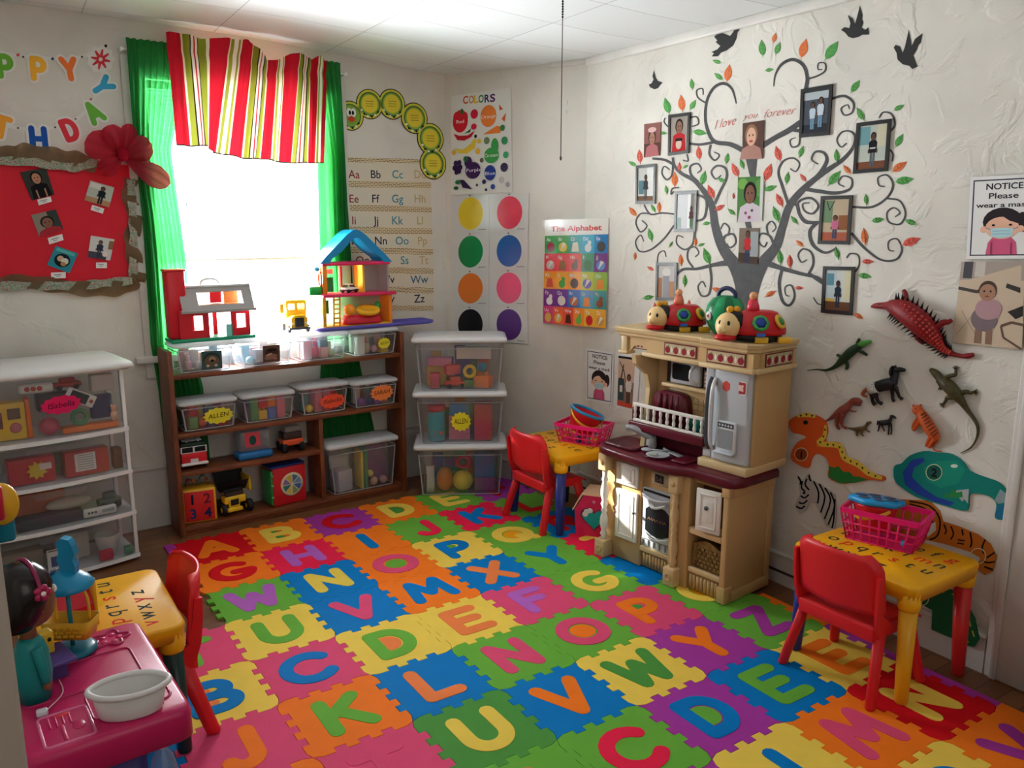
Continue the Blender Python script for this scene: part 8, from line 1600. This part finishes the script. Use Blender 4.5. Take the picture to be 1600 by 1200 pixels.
# red-brown tyrannosaur, small tan dinosaur
a = Animal('toy_dinosaur', 'rust-red two-legged dinosaur leaning forward, with a raised tail', 'toy dinosaur', 280, 580, '#8e4034', vary=0.2)
a.body('body', [(190, 627, 1.5), (222, 612, 7), (245, 595, 14), (270, 580, 22), (295, 562, 19), (312, 542, 14), (325, 532, 15), (345, 532, 14), (362, 540, 8)], lift=0.9)
a.body('jaw', [(330, 545, 9), (356, 552, 5)], lift=1.2)
for pts in ([(262, 590, 16, 8), (252, 618, 11, 6), (250, 645, 7, 4), (262, 658, 7, 2)], [(278, 590, 15, 18), (270, 622, 10, 14), (276, 645, 7, 8), (292, 654, 7, 6)], [(305, 570, 6, 12), (322, 580, 4, 12), (338, 578, 3, 10)]): a.limb('leg' if pts[0][2] > 8 else 'arm', pts)
a = Animal('toy_dinosaur', 'smallest tan dinosaur, below the rust-red one', 'toy dinosaur', 350, 660, '#6a5230', vary=0.3)
a.body('body', [(288, 650, 1.2), (315, 656, 5), (345, 660, 11), (372, 654, 10), (384, 640, 6.5), (390, 632, 8), (404, 628, 4)], lift=1.0)
for pts in ([(345, 665, 7, 4), (340, 680, 5, 3), (345, 690, 4, 2)], [(362, 664, 7, 8), (362, 680, 5, 6), (370, 690, 4, 4)], [(378, 655, 4, 8), (390, 668, 3, 6), (398, 672, 3, 5)]): a.limb('leg', pts)
a = Animal('toy_foal', 'tiny dark grey foal standing below the black horse', 'toy horse', 470, 635, '#22262a', 0.45)
a.body('body', [(442, 630, 11), (465, 630, 13), (488, 624, 11)], lift=1.0); a.body('neck', [(486, 622, 9), (494, 606, 7)], lift=1.3); a.body('head', [(490, 602, 7), (502, 602, 6), (514, 610, 4)], lift=1.5)
for pts in ([(440, 636, 5, 5), (438, 655, 3.5, 4), (434, 668, 3.5, 2)], [(450, 638, 5, 9), (458, 655, 3.5, 8), (464, 668, 3.5, 6)], [(484, 635, 5, 5), (482, 662, 3.5, 4), (480, 684, 3.5, 2)], [(492, 634, 5, 9), (495, 660, 3.5, 8), (492, 682, 3.5, 6)]): a.limb('leg', pts)
a.limb('tail', [(434, 622, 4, 8), (430, 640, 3, 6)])
# orange tiger
a = Animal('toy_tiger', 'orange toy tiger with dark stripes climbing up the wall', 'toy tiger', 650, 640, '#cf5a24')
bp = [(600, 566, 10), (608, 572, 22), (622, 585, 20), (640, 612, 24), (660, 645, 26), (682, 680, 24), (700, 702, 14)]
a.body('body', bp, lift=0.9)
mb = MB(); Q = smooth_path([Vector(p) for p in bp], 5)
for i in range(12, len(Q) - 3, 2):
    q = Q[i]; t = Vector((Q[i + 1].x - q.x, Q[i + 1].y - q.y)).normalized(); nn = Vector((-t.y, t.x)); r = q.z * 1.02
    mb.tube([a.P(q.x + nn.x * r * math.cos(b_), q.y + nn.y * r * math.cos(b_), 0.003 + (q.z * 0.9 + r * math.sin(b_)) * MPX) for b_ in [PI * (0.05 + 0.8 * k / 8) for k in range(9)]], 2.0 * MPX, BLK, seg=5)
ob('stripes', mb, a.t)
for x, y in ((592, 554), (625, 552)): a.blob('ear', x, y, 24, 5, 6)
for pts in ([(615, 610, 11, 6), (598, 632, 9, 4), (592, 655, 9, 3), (600, 664, 8, 2)], [(625, 620, 10, 16), (605, 645, 8, 12), (596, 662, 8, 8)], [(672, 690, 12, 6), (660, 712, 9, 4), (652, 735, 9, 2)], [(690, 700, 11, 14), (672, 722, 8, 10), (662, 740, 8, 6)]): a.limb('leg', pts)
a.limb('tail', [(702, 690, 5, 8), (700, 715, 4, 6), (680, 735, 4, 4), (690, 755, 3.5, 3), (715, 757, 3, 2)]); a.blob('eye', 600, 568, 40, 3, 3, BLK)
# ---- flat painted cut-outs
def cutout(label, cat, x, y, conv=CA): 
    wbx = WB_(3, (x, y), conv); return wbx, thing('wall_cutout', label, cat, wbx.o, 0, 'painted animal cut-outs on the wall')
Z0, Z1 = 0.001, 0.008
wc, t = cutout('orange dinosaur cut-out board with a number 1 in its jaw', 'cut-out', 200, 740)
DO = [(40,625),(72,600),(118,590),(165,598),(204,625),(214,670),(205,712),(268,720),(292,776),(350,802),(402,850),(465,868),(463,888),(400,884),(335,897),(272,900),(217,872),(220,822),(205,785),(165,768),(142,790),(128,830),(85,818),(50,790),(58,745),(85,712),(118,694),(88,680),(55,670)]
wc.part(t, 'board', lambda m, s: s.poly(m, smooth_loop([Vector(p) for p in DO], 3), Z0, Z1, paper('#d85a26')))
wc.part(t, 'crest', lambda m, s: (s.rib(m, [(80, 600), (120, 594), (160, 602)], (12, 20, 12), Z1, Z1 + .0008, '#e2c24a', 4), s.rib(m, [(205, 640), (200, 690), (175, 722), (265, 732), (290, 785), (350, 815), (400, 855), (458, 876)], (10, 18, 22, 26, 26, 26, 24, 14), Z1, Z1 + .0008, '#e2c24a', 4), [s.poly(m, [(x - 5, y - 5), (x + 6, y - 2), (x, y + 8)], Z1 + .001, Z1 + .0016, '#3a2a18') for x, y in ((95, 597), (120, 592), (145, 597), (203, 660), (196, 690), (182, 715), (215, 726), (240, 728), (268, 738), (280, 760), (292, 785), (318, 800), (345, 812), (370, 830), (398, 852), (428, 866))]))
wc.part(t, 'grass', lambda m, s: s.poly(m, [(217, 872), (222, 822), (245, 830), (262, 822), (285, 848), (312, 848), (330, 868), (360, 870), (395, 884), (335, 897), (272, 900)], Z1, Z1 + .0009, '#2f7a38'))
wc.part(t, 'eye', lambda m, s: s.poly(m, ell(116, 628, 11, 10, 12), Z1, Z1 + .001, '#20242a'))
def badge(m, s, x, y, r, tx_, cols):
    s.poly(m, ell(x, y, r, r, 24), Z1 + .001, Z1 + .0016, cols[0]); s.poly(m, ell(x, y, r * 0.9, r * 0.9, 24), Z1 + .0016, Z1 + .0022, cols[1])
    u, z = wuv(3, *s.conv(x, y + r * 0.5)); h = abs(wuv(3, *s.conv(x, y - r * 0.5))[1] - z); m.text(tx_, u, z, h, paper('#16140f'), Z1 + .0025, None, bold=0.04, align='C')
wc.part(t, 'number_badge', lambda m, s: badge(m, s, 97, 770, 30, '1', ('#d8cfa0', '#8a3a20')))
wc, t = cutout('teal crocodile-headed cut-out board with a number 2', 'cut-out', 740, 880)
CR = [(508,852),(514,820),(544,810),(580,776),(640,756),(700,762),(770,770),(820,806),(850,846),(920,874),(976,896),(1016,946),(1010,1050),(985,1062),(960,1050),(968,1002),(958,975),(930,955),(880,945),(846,952),(838,1020),(760,1006),(690,986),(610,960),(550,922),(516,892)]
wc.part(t, 'board', lambda m, s: s.poly(m, smooth_loop([Vector(p) for p in CR], 3), Z0, Z1, paper('#157f74')))
wc.part(t, 'blue_patch', lambda m, s: (s.poly(m, [(550, 850), (590, 795), (640, 785), (648, 800), (600, 830), (590, 870), (640, 920), (700, 960), (780, 985), (760, 1000), (690, 980), (610, 945), (560, 905)], Z1, Z1 + .0006, '#28409a'), s.poly(m, [(640, 830), (700, 800), (790, 800), (830, 840), (800, 900), (720, 920), (660, 890)], Z1, Z1 + .0006, '#1c8f78')))
wc.part(t, 'teeth', lambda m, s: (s.poly(m, [(790, 930), (845, 925), (842, 990), (825, 970), (815, 980), (800, 962), (780, 960)], Z1, Z1 + .0008, '#a9b4b4'), s.poly(m, [(960, 975), (985, 925), (1014, 948), (1012, 985), (975, 990)], Z1, Z1 + .0008, '#8aa0a4'), s.poly(m, [(968, 1000), (1012, 988), (1008, 1048), (985, 1060), (962, 1048)], Z1, Z1 + .0008, '#1f6f92')))
wc.part(t, 'grass', lambda m, s: s.poly(m, [(730, 960), (745, 940), (760, 950), (772, 920), (790, 940), (815, 935), (818, 960), (790, 965), (760, 962)], Z1 + .0008, Z1 + .0012, '#2f8a4a'))
wc.part(t, 'eye', lambda m, s: s.poly(m, ell(780, 822, 16, 8, 14), Z1 + .0007, Z1 + .0012, '#dfe4da'))
wc.part(t, 'number_badge', lambda m, s: badge(m, s, 690, 850, 37, '2', ('#c9d6a4', '#1d5a50')))
wc, t = cutout('zebra head cut-out with black and white stripes, behind the table', 'cut-out', 160, 980)
wc.part(t, 'board', lambda m, s: s.poly(m, [(66, 1000), (88, 950), (84, 905), (74, 858), (100, 886), (128, 852), (142, 888), (178, 902), (245, 950), (252, 1010), (245, 1105), (205, 1092), (180, 1040), (158, 992), (132, 985), (112, 1022), (84, 1032)], Z0, Z1 - .003, paper('#b9b4ae')))
wc.part(t, 'stripes', lambda m, s: [s.rib(m, P, 7, Z1 - .003, Z1 - .0022, '#141214', 3) for P in ([(150, 890), (172, 940), (168, 990)], [(175, 902), (200, 960), (182, 1030)], [(200, 920), (226, 975), (198, 1060)], [(225, 940), (244, 1000), (215, 1085)], [(245, 970), (240, 1060), (232, 1100)], [(100, 890), (96, 920), (112, 935)], [(120, 880), (112, 905), (130, 930)], [(92, 955), (110, 965), (128, 950)], [(84, 985), (104, 990), (122, 975)], [(72, 1003), (95, 1012), (110, 1000)], [(80, 870), (92, 890), (90, 905)], [(130, 862), (132, 880), (140, 890)])])
wc.part(t, 'eye', lambda m, s: s.poly(m, ell(108, 942, 7, 6, 10), Z1 - .0022, Z1 - .0015, '#141214'))
CB = lambda x, y: (1200 + x / 3.1575, 760 + y / 3.1575)
wc, t = cutout('tiger cut-out with dark stripes curving behind the right-hand table', 'cut-out', 950, 280, CB)
wc.part(t, 'board', lambda m, s: s.poly(m, [(560, 60), (640, 62), (720, 66), (800, 70), (850, 120), (866, 172), (945, 196), (1040, 236), (1100, 282), (1130, 342), (1112, 418), (1072, 436), (1030, 404), (1050, 352), (1000, 322), (880, 284), (780, 262), (700, 250), (600, 240)], Z0, Z1 - .004, paper('#c06a24')))
wc.part(t, 'stripes', lambda m, s: ([s.rib(m, P, w_, Z1 - .004, Z1 - .0034, '#1d130e', 3) for P, w_ in (([(700, 72), (800, 95), (850, 160), (840, 240), (800, 262)], 8), ([(700, 85), (780, 110), (815, 165), (810, 220)], 7), ([(870, 185), (882, 215), (875, 235)], 7), ([(905, 195), (918, 232), (905, 260)], 7), ([(960, 210), (965, 240)], 8), ([(1000, 225), (1008, 275), (1000, 300)], 8), ([(1075, 260), (1060, 300), (1068, 330)], 8), ([(1120, 325), (1090, 345), (1080, 350)], 8), ([(1122, 370), (1085, 375), (1062, 365)], 8), ([(1112, 410), (1085, 400), (1070, 395)], 8), ([(940, 262), (975, 268)], 6), ([(936, 278), (970, 284)], 6))], s.poly(m, [(785, 190), (830, 175), (832, 215), (790, 250)], Z1 - .0034, Z1 - .003, '#d9cfc2')))
wc.part(t, 'number_ring', lambda m, s: [s.rib(m, [(1040 + 38 * math.cos(a), 342 + 38 * math.sin(a)) for a in [2 * PI * k / 24 for k in range(25)]], 4, Z1 - .003, Z1 - .002, '#d8cfa0', 1)])
wc, t = cutout('dark green crocodile cut-out low on the wall under the right-hand table', 'cut-out', 900, 620, CB)
wc.part(t, 'board', lambda m, s: s.poly(m, [(740, 540), (800, 518), (870, 488), (922, 500), (990, 550), (1040, 640), (1062, 742), (1040, 780), (1000, 772), (940, 742), (828, 696), (832, 600), (790, 578)], Z0 + 0.024, 0.032, paper('#1f5a34')))
wc.part(t, 'dashes', lambda m, s: [s.rib(m, [a_, b_], 7, 0.032, 0.0326, '#b9b84a', 1) for a_, b_ in (((930, 520), (955, 530)), ((965, 560), (985, 580)), ((995, 600), (1010, 625)), ((1015, 650), (1022, 680)), ((1030, 700), (1040, 730)), ((880, 500), (890, 515)), ((1000, 690), (1008, 715)), ((1000, 745), (1012, 758)))])
wc.part(t, 'number_ring', lambda m, s: [s.rib(m, [(785 + 30 * math.cos(a), 545 + 30 * math.sin(a)) for a in [2 * PI * k / 24 for k in range(25)]], 4, 0.032, 0.033, '#c9cfa0', 1)])
# ================================================================ left foreground: pink play counter and its toys
CTZ = 0.52
ct = thing('play_counter', 'magenta moulded play counter in the left foreground on a purple base', 'play counter', (-0.60, -2.18, 0.0005), math.radians(3.4))
zc = 0.0; MAG = P_('#c01f5c', 0.33); MAG2 = P_('#a81a50', 0.33); CL, CWd = 0.54, 0.36
CTM = Matrix.Translation(ct.location) @ RZ(math.radians(3.4))
part(ct, 'worktop', lambda m: m.loft([[p + Vector((0, 0, zc + z)) for p in rring(CWd - g, CL - g, 0, 0.03)] for z, g in ((0.435, 0.012), (0.44, 0.0), (0.50, 0.0), (0.515, 0.008), (CTZ, 0.026))], MAG))
part(ct, 'base', lambda m: m.loft([[p + Vector((-0.03, 0, z)) for p in rring(CWd - 0.13, CL - 0.10, 0, 0.03)] for z in (0.0, zc + 0.434)], P_('#3a2f7a', 0.4)))
def groove(m, pts, r=0.0035, mt=None): m.tube([(x, y, zc + CTZ) for x, y in pts], r, mt or MAG2, closed=True, seg=6)
part(ct, 'moulded_tray', lambda m: (groove(m, rrect(-0.155, -0.05, 0.12, 0.115, 0.02)), groove(m, rrect(-0.02, -0.20, 0.15, -0.07, 0.02))))
part(ct, 'moulded_flower', lambda m: (groove(m, [(0.09 + (0.040 + 0.010 * math.cos(5 * a)) * math.cos(a), 0.19 + (0.040 + 0.010 * math.cos(5 * a)) * math.sin(a)) for a in [2 * PI * k / 40 for k in range(40)]], 0.005), [m.ball((0.09 + 0.022 * math.cos(a), 0.19 + 0.022 * math.sin(a), zc + CTZ), (0.009, 0.009, 0.004), MAG) for a in [2 * PI * k / 5 for k in range(5)]]))
part(ct, 'cutlery_tray', lambda m: (groove(m, rrect(-0.125, -0.25, -0.025, -0.115, 0.012), 0.004, P_('#d86a94', 0.25)), [m.box((-0.105 + 0.014 * k, -0.15, zc + CTZ), (0.005, 0.05, 0.006), MAG, bev=.002) for k in range(4)], m.box((-0.083, -0.205, zc + CTZ), (0.01, 0.07, 0.006), MAG, bev=.003), m.ball((-0.05, -0.19, zc + CTZ), (0.014, 0.02, 0.005), MAG), m.ball((-0.075, -0.128, zc + CTZ), (0.018, 0.008, 0.004), P_('#d42a3a'))))
tower = part(ct, 'tower_panel', lambda m: (m.box((-0.155, 0.19, zc + 0.74), (0.03, 0.10, 0.46), P_('#138a94'), bev=.012), m.box((-0.12, 0.23, zc + 0.885), (0.05, 0.03, 0.09), P_('#14788a'), bev=.01)))
part(tower, 'red_panel', lambda m: m.box((-0.128, 0.19, zc + 0.955), (0.024, 0.02, 0.09), P_('#c01f3a'), bev=.008))
part(tower, 'yellow_disc', lambda m: m.lathe([(0.05, -0.007), (0.056, 0.0), (0.05, 0.007)], P_('#e0a82a'), T(-0.12, 0.21, zc + 0.945) @ RX(PI / 2), 24, 0.7, 1.0))
# white oval tub
a_, b_ = zp(131, 1082, 0.585), zp(268, 1058, 0.585); c_ = (a_ + b_) / 2; d_ = b_ - a_
tb = thing('toy_tub', 'white oval plastic tub on the magenta counter', 'tub', (c_.x, c_.y - 0.008, CTZ + 0.0012), math.atan2(d_.y, d_.x)); rx = d_.length / 2 - 0.006
W_ = P_('#d6d2d0', 0.4)
def ov(rx_, ry_, z, n=36): return [Vector((rx_ * math.cos(2 * PI * k / n), ry_ * math.sin(2 * PI * k / n), z)) for k in range(n)]
part(tb, 'bowl', lambda m: (m.loft([ov(rx * 0.76, rx * 0.46, 0.0), ov(rx * 0.80, rx * 0.49, 0.004), ov(rx * 0.93, rx * 0.60, 0.066), ov(rx * 0.90, rx * 0.575, 0.066), ov(rx * 0.76, rx * 0.455, 0.007)], W_, cap=True)))
part(tb, 'rim', lambda m: m.tube([(p.x * (1 + 0.07 * max(0, abs(math.cos(2 * PI * k / 48)) - 0.9) * 10 * 0.7), p.y, 0.066) for k, p in enumerate(ov(rx * 0.95, rx * 0.615, 0, 48))], 0.007, W_, closed=True, seg=8))
# turquoise toy scale with hanging yellow basket
sx, sy = -0.612, -2.012; TQ = P_('#1487b4', 0.3); TQ2 = P_('#0f6f86', 0.3); YL = P_('#e0a526', 0.4)
sc_ = thing('toy_scale', 'turquoise toy scale with a domed top and a hanging yellow basket', 'toy scale', (sx, sy, CTZ + 0.0012), -0.55)
part(sc_, 'base', lambda m: m.lathe([(0.052, 0), (0.058, 0.006), (0.056, 0.014), (0.044, 0.02), (0.02, 0.022)], TQ2, None, 28))
part(sc_, 'dome', lambda m: m.lathe([(0.064, 0.186), (0.066, 0.191), (0.056, 0.206), (0.036, 0.222), (0.014, 0.232), (0.0, 0.233)], TQ, None, 28))
part(sc_, 'grip', lambda m: m.loft([[Vector((x, y, z)) for x, z in [(-0.010, 0.225), (0.030, 0.225), (0.032, 0.245), (0.027, 0.262), (0.034, 0.278), (0.030, 0.30), (0.022, 0.318), (0.002, 0.323), (-0.010, 0.31), (-0.006, 0.285), (-0.013, 0.265), (-0.008, 0.245)]] for y in (-0.012, 0.012)], TQ, smooth=False))
part(sc_, 'dome_dial', lambda m: m.lathe([(0.018, 0), (0.016, 0.004)], P_('#14406a'), T(-0.036, 0, 0.222) @ RY(-0.6), 16))
part(sc_, 'hanger', lambda m: [m.tube(smooth_path([(x * 0.75, 0, 0.188), (x, 0, 0.15), (x, 0, 0.095)], 4), 0.004, YL, seg=8) for x in (-0.034, 0.05)] + [m.tube([(0, 0, 0.02), (0, 0, 0.19)], 0.006, TQ2, seg=8)])
def f(m):
    rr = [[Vector((x * w, y * w, z)) for x, y in rrect(-0.066, -0.036, 0.066, 0.036, 0.015)] for w, z in ((0.82, 0.05), (1.0, 0.10), (0.95, 0.10), (0.78, 0.053))]; m.loft(rr, YL)
part(sc_, 'basket', f)
part(sc_, 'basket_weave', lambda m: [m.box((-0.05 + 0.0167 * k + (0.008 if r % 2 else 0), -0.0335 - 0.0014 * r, 0.062 + 0.011 * r), (0.013, 0.003, 0.007), YL, bev=.001) for r in range(3) for k in range(6)])
# red toy till on the yellow alphabet table
rt = thing('toy_till', 'red toy box with yellow trim on the left yellow table, behind the scale', 'toy', (-0.598, -1.672, 0.4408), 0.25)
part(rt, 'body', lambda m: m.loft([[Vector((x, y, z)) for y, z in ((-0.05, 0.0), (0.05, 0.0), (0.05, 0.14), (0.0, 0.14), (-0.05, 0.07))] for x in (-0.06, 0.06)], P_('#c4182c', 0.3), smooth=False))
part(rt, 'trim', lambda m: m.box((0.0655, 0, 0.075), (0.01, 0.104, 0.15), YL, bev=.004))
part(rt, 'keys', lambda m: [m.box((0.02 + 0.011 * i, -0.027 - 0.012 * j + 0.012, 0.1055 - 0.0165 * j), (0.007, 0.007, 0.004), YL, RX(0)) for i in range(3) for j in range(3)] + [m.box((-0.03, -0.012, 0.125), (0.04, 0.02, 0.01), YL)])
# doll, purple stand, yellow block, white tag on a cord, bottle
dl = thing('doll', 'doll with glossy dark hair and a magenta flower headband at the left edge', 'doll', (-0.712, -2.20, CTZ + 0.0012)); dl.rotation_euler = (0, 0, 0.35)
SK = P_('#7a4a30', 0.4); HR = P_('#17100e', 0.22); TL_ = P_('#0f7f80', 0.4)
HD = Vector((0.004, 0.01, 0.262))
part(dl, 'body', lambda m: (m.loft([[Vector((rx_ * math.cos(2 * PI * k / 20), ry_ * math.sin(2 * PI * k / 20), z)) for k in range(20)] for z, rx_, ry_ in ((0.0, 0.034, 0.034), (0.06, 0.042, 0.036), (0.12, 0.038, 0.034), (0.145, 0.030, 0.028), (0.16, 0.02, 0.02))], TL_),))
part(dl, 'neck', lambda m: m.lathe([(0.02, 0.155), (0.017, 0.175), (0.019, 0.20)], SK, None, 14))
hd = part(dl, 'head', lambda m: (m.ball(HD + Vector((0.016, 0.006, -0.03)), (0.052, 0.05, 0.06), SK, u=20, v=14), m.ball(HD + Vector((0.068, 0.012, -0.022)), (0.009, 0.007, 0.007), SK), m.ball(HD + Vector((0.012, -0.046, -0.03)), (0.008, 0.006, 0.012), SK), m.ball(HD + Vector((0.06, 0.01, -0.05)), (0.008, 0.014, 0.005), P_('#8a3a3a'))))
for dy in (-0.012, 0.03): part(hd, 'eye', lambda m: m.ball(HD + Vector((0.062, dy, -0.004)), (0.006, 0.009, 0.010), P_('#efe9e2', 0.2)))
part(dl, 'hair', lambda m: m.loft([[HD + Vector((-0.006 + rx_ * math.cos(2 * PI * k / 24) + sh_, ry_ * math.sin(2 * PI * k / 24), z)) for k in range(24)] for z, rx_, ry_, sh_ in ((-0.072, 0.038, 0.050, -0.022), (-0.045, 0.052, 0.062, -0.014), (-0.01, 0.062, 0.068, -0.004), (0.02, 0.066, 0.067, 0.002), (0.05, 0.056, 0.057, 0.002), (0.072, 0.036, 0.037, 0.0), (0.080, 0.012, 0.012, 0.0))], HR))
part(dl, 'headband', lambda m: m.tube([HD + Vector((0.010, 0.0695 * math.cos(a), 0.082 * math.sin(a))) for a in [PI * k / 20 for k in range(21)]], 0.005, P_('#8a1a4a'), seg=8))
part(dl, 'flower', lambda m: ([m.ball(HD + Vector((0.014 + 0.012 * math.cos(a), -0.066, 0.016 + 0.012 * math.sin(a))), (0.009, 0.006, 0.009), P_('#b01f50')) for a in [2 * PI * k / 5 for k in range(5)]], m.ball(HD + Vector((0.014, -0.072, 0.016)), (0.006, 0.004, 0.006), P_('#e6dcd8'))))
for s_ in (-1, 1): part(dl, 'arm', lambda m: (m.tube(smooth_path([(0.0, s_ * 0.032, 0.138), (0.003, s_ * 0.046, 0.10), (0.008, s_ * 0.047, 0.055)], 4), [0.014 - 0.0005 * k for k in range(9)], TL_ if s_ < 0 else SK, seg=10), m.ball((0.010, s_ * 0.047, 0.045), (0.010, 0.009, 0.012), SK)))
pt = thing('toy_stand', 'small purple toy stand on the magenta counter in front of the doll', 'toy stand', (-0.663, -2.085, CTZ + 0.0012), 0.25)
part(pt, 'top', lambda m: m.box((0, 0, 0.040), (0.075, 0.12, 0.012), P_('#5a4a8c', 0.35), bev=.004)); part(pt, 'foot', lambda m: m.box((-0.01, 0, 0.017), (0.05, 0.10, 0.034), P_('#4a3c78', 0.4)))
yb = thing('toy_block', 'yellow toy block with printed marks standing on the purple stand', 'toy block', (-0.678, -2.07, CTZ + 0.0478), 0.3)
part(yb, 'body', lambda m: m.box((0, 0, 0.03), (0.036, 0.036, 0.06), P_('#d9b02e'), bev=.006)); part(yb, 'mark', lambda m: (m.ball((0.006, -0.0185, 0.04), (0.005, 0.002, 0.006), P_('#2a1c14')), m.ball((-0.008, -0.0185, 0.022), (0.006, 0.002, 0.005), P_('#b0392e'))))
q0, q1, q2, q3 = [zp(x, y, CTZ + 0.006) for x, y in ((92, 1062), (98, 1082), (78, 1105), (66, 1115))]
cd = thing('tag_on_cord', 'small white tag on a thin cord lying on the magenta counter', 'tag', (q3.x, q3.y, CTZ + 0.0012))
part(cd, 'cord', lambda m: m.tube([p - Vector((q3.x, q3.y, CTZ + 0.0012)) for p in smooth_path([q0, q1, q2, q3], 5)], 0.0015, P_('#d8b8b8'), seg=6)); part(cd, 'tag', lambda m: m.box((0, 0, 0.008), (0.024, 0.018, 0.015), P_('#cfd4dc'), bev=.004))
bt_p = CAM_C + ray(252, 1158) * 2.10
bt = thing('water_bottle', 'clear plastic bottle standing under the corner of the magenta counter', 'bottle', (bt_p.x, bt_p.y, 0.0012 - 0.012 if False else 0.002)); hB = bt_p.z
part(bt, 'bottle', lambda m: m.lathe([(0.030, 0), (0.036, 0.006), (0.037, 0.05), (0.034, 0.08), (0.037, 0.10), (0.037, hB * 0.62), (0.034, hB * 0.66), (0.036, hB * 0.72), (0.026, hB * 0.86), (0.013, hB * 0.93), (0.013, hB * 0.97)], clear('bottle_plastic', '#eaf2f6', 0.12, 0.16, 0.05), None, 24)); part(bt, 'cap', lambda m: m.lathe([(0.0145, hB * 0.95), (0.0145, hB), (0.012, hB * 1.005)], P_('#e6e9ec'), None, 16)); part(bt, 'label', lambda m: m.lathe([(0.0378, 0.13), (0.0378, 0.19)], paper('#7aa6c8'), None, 24))
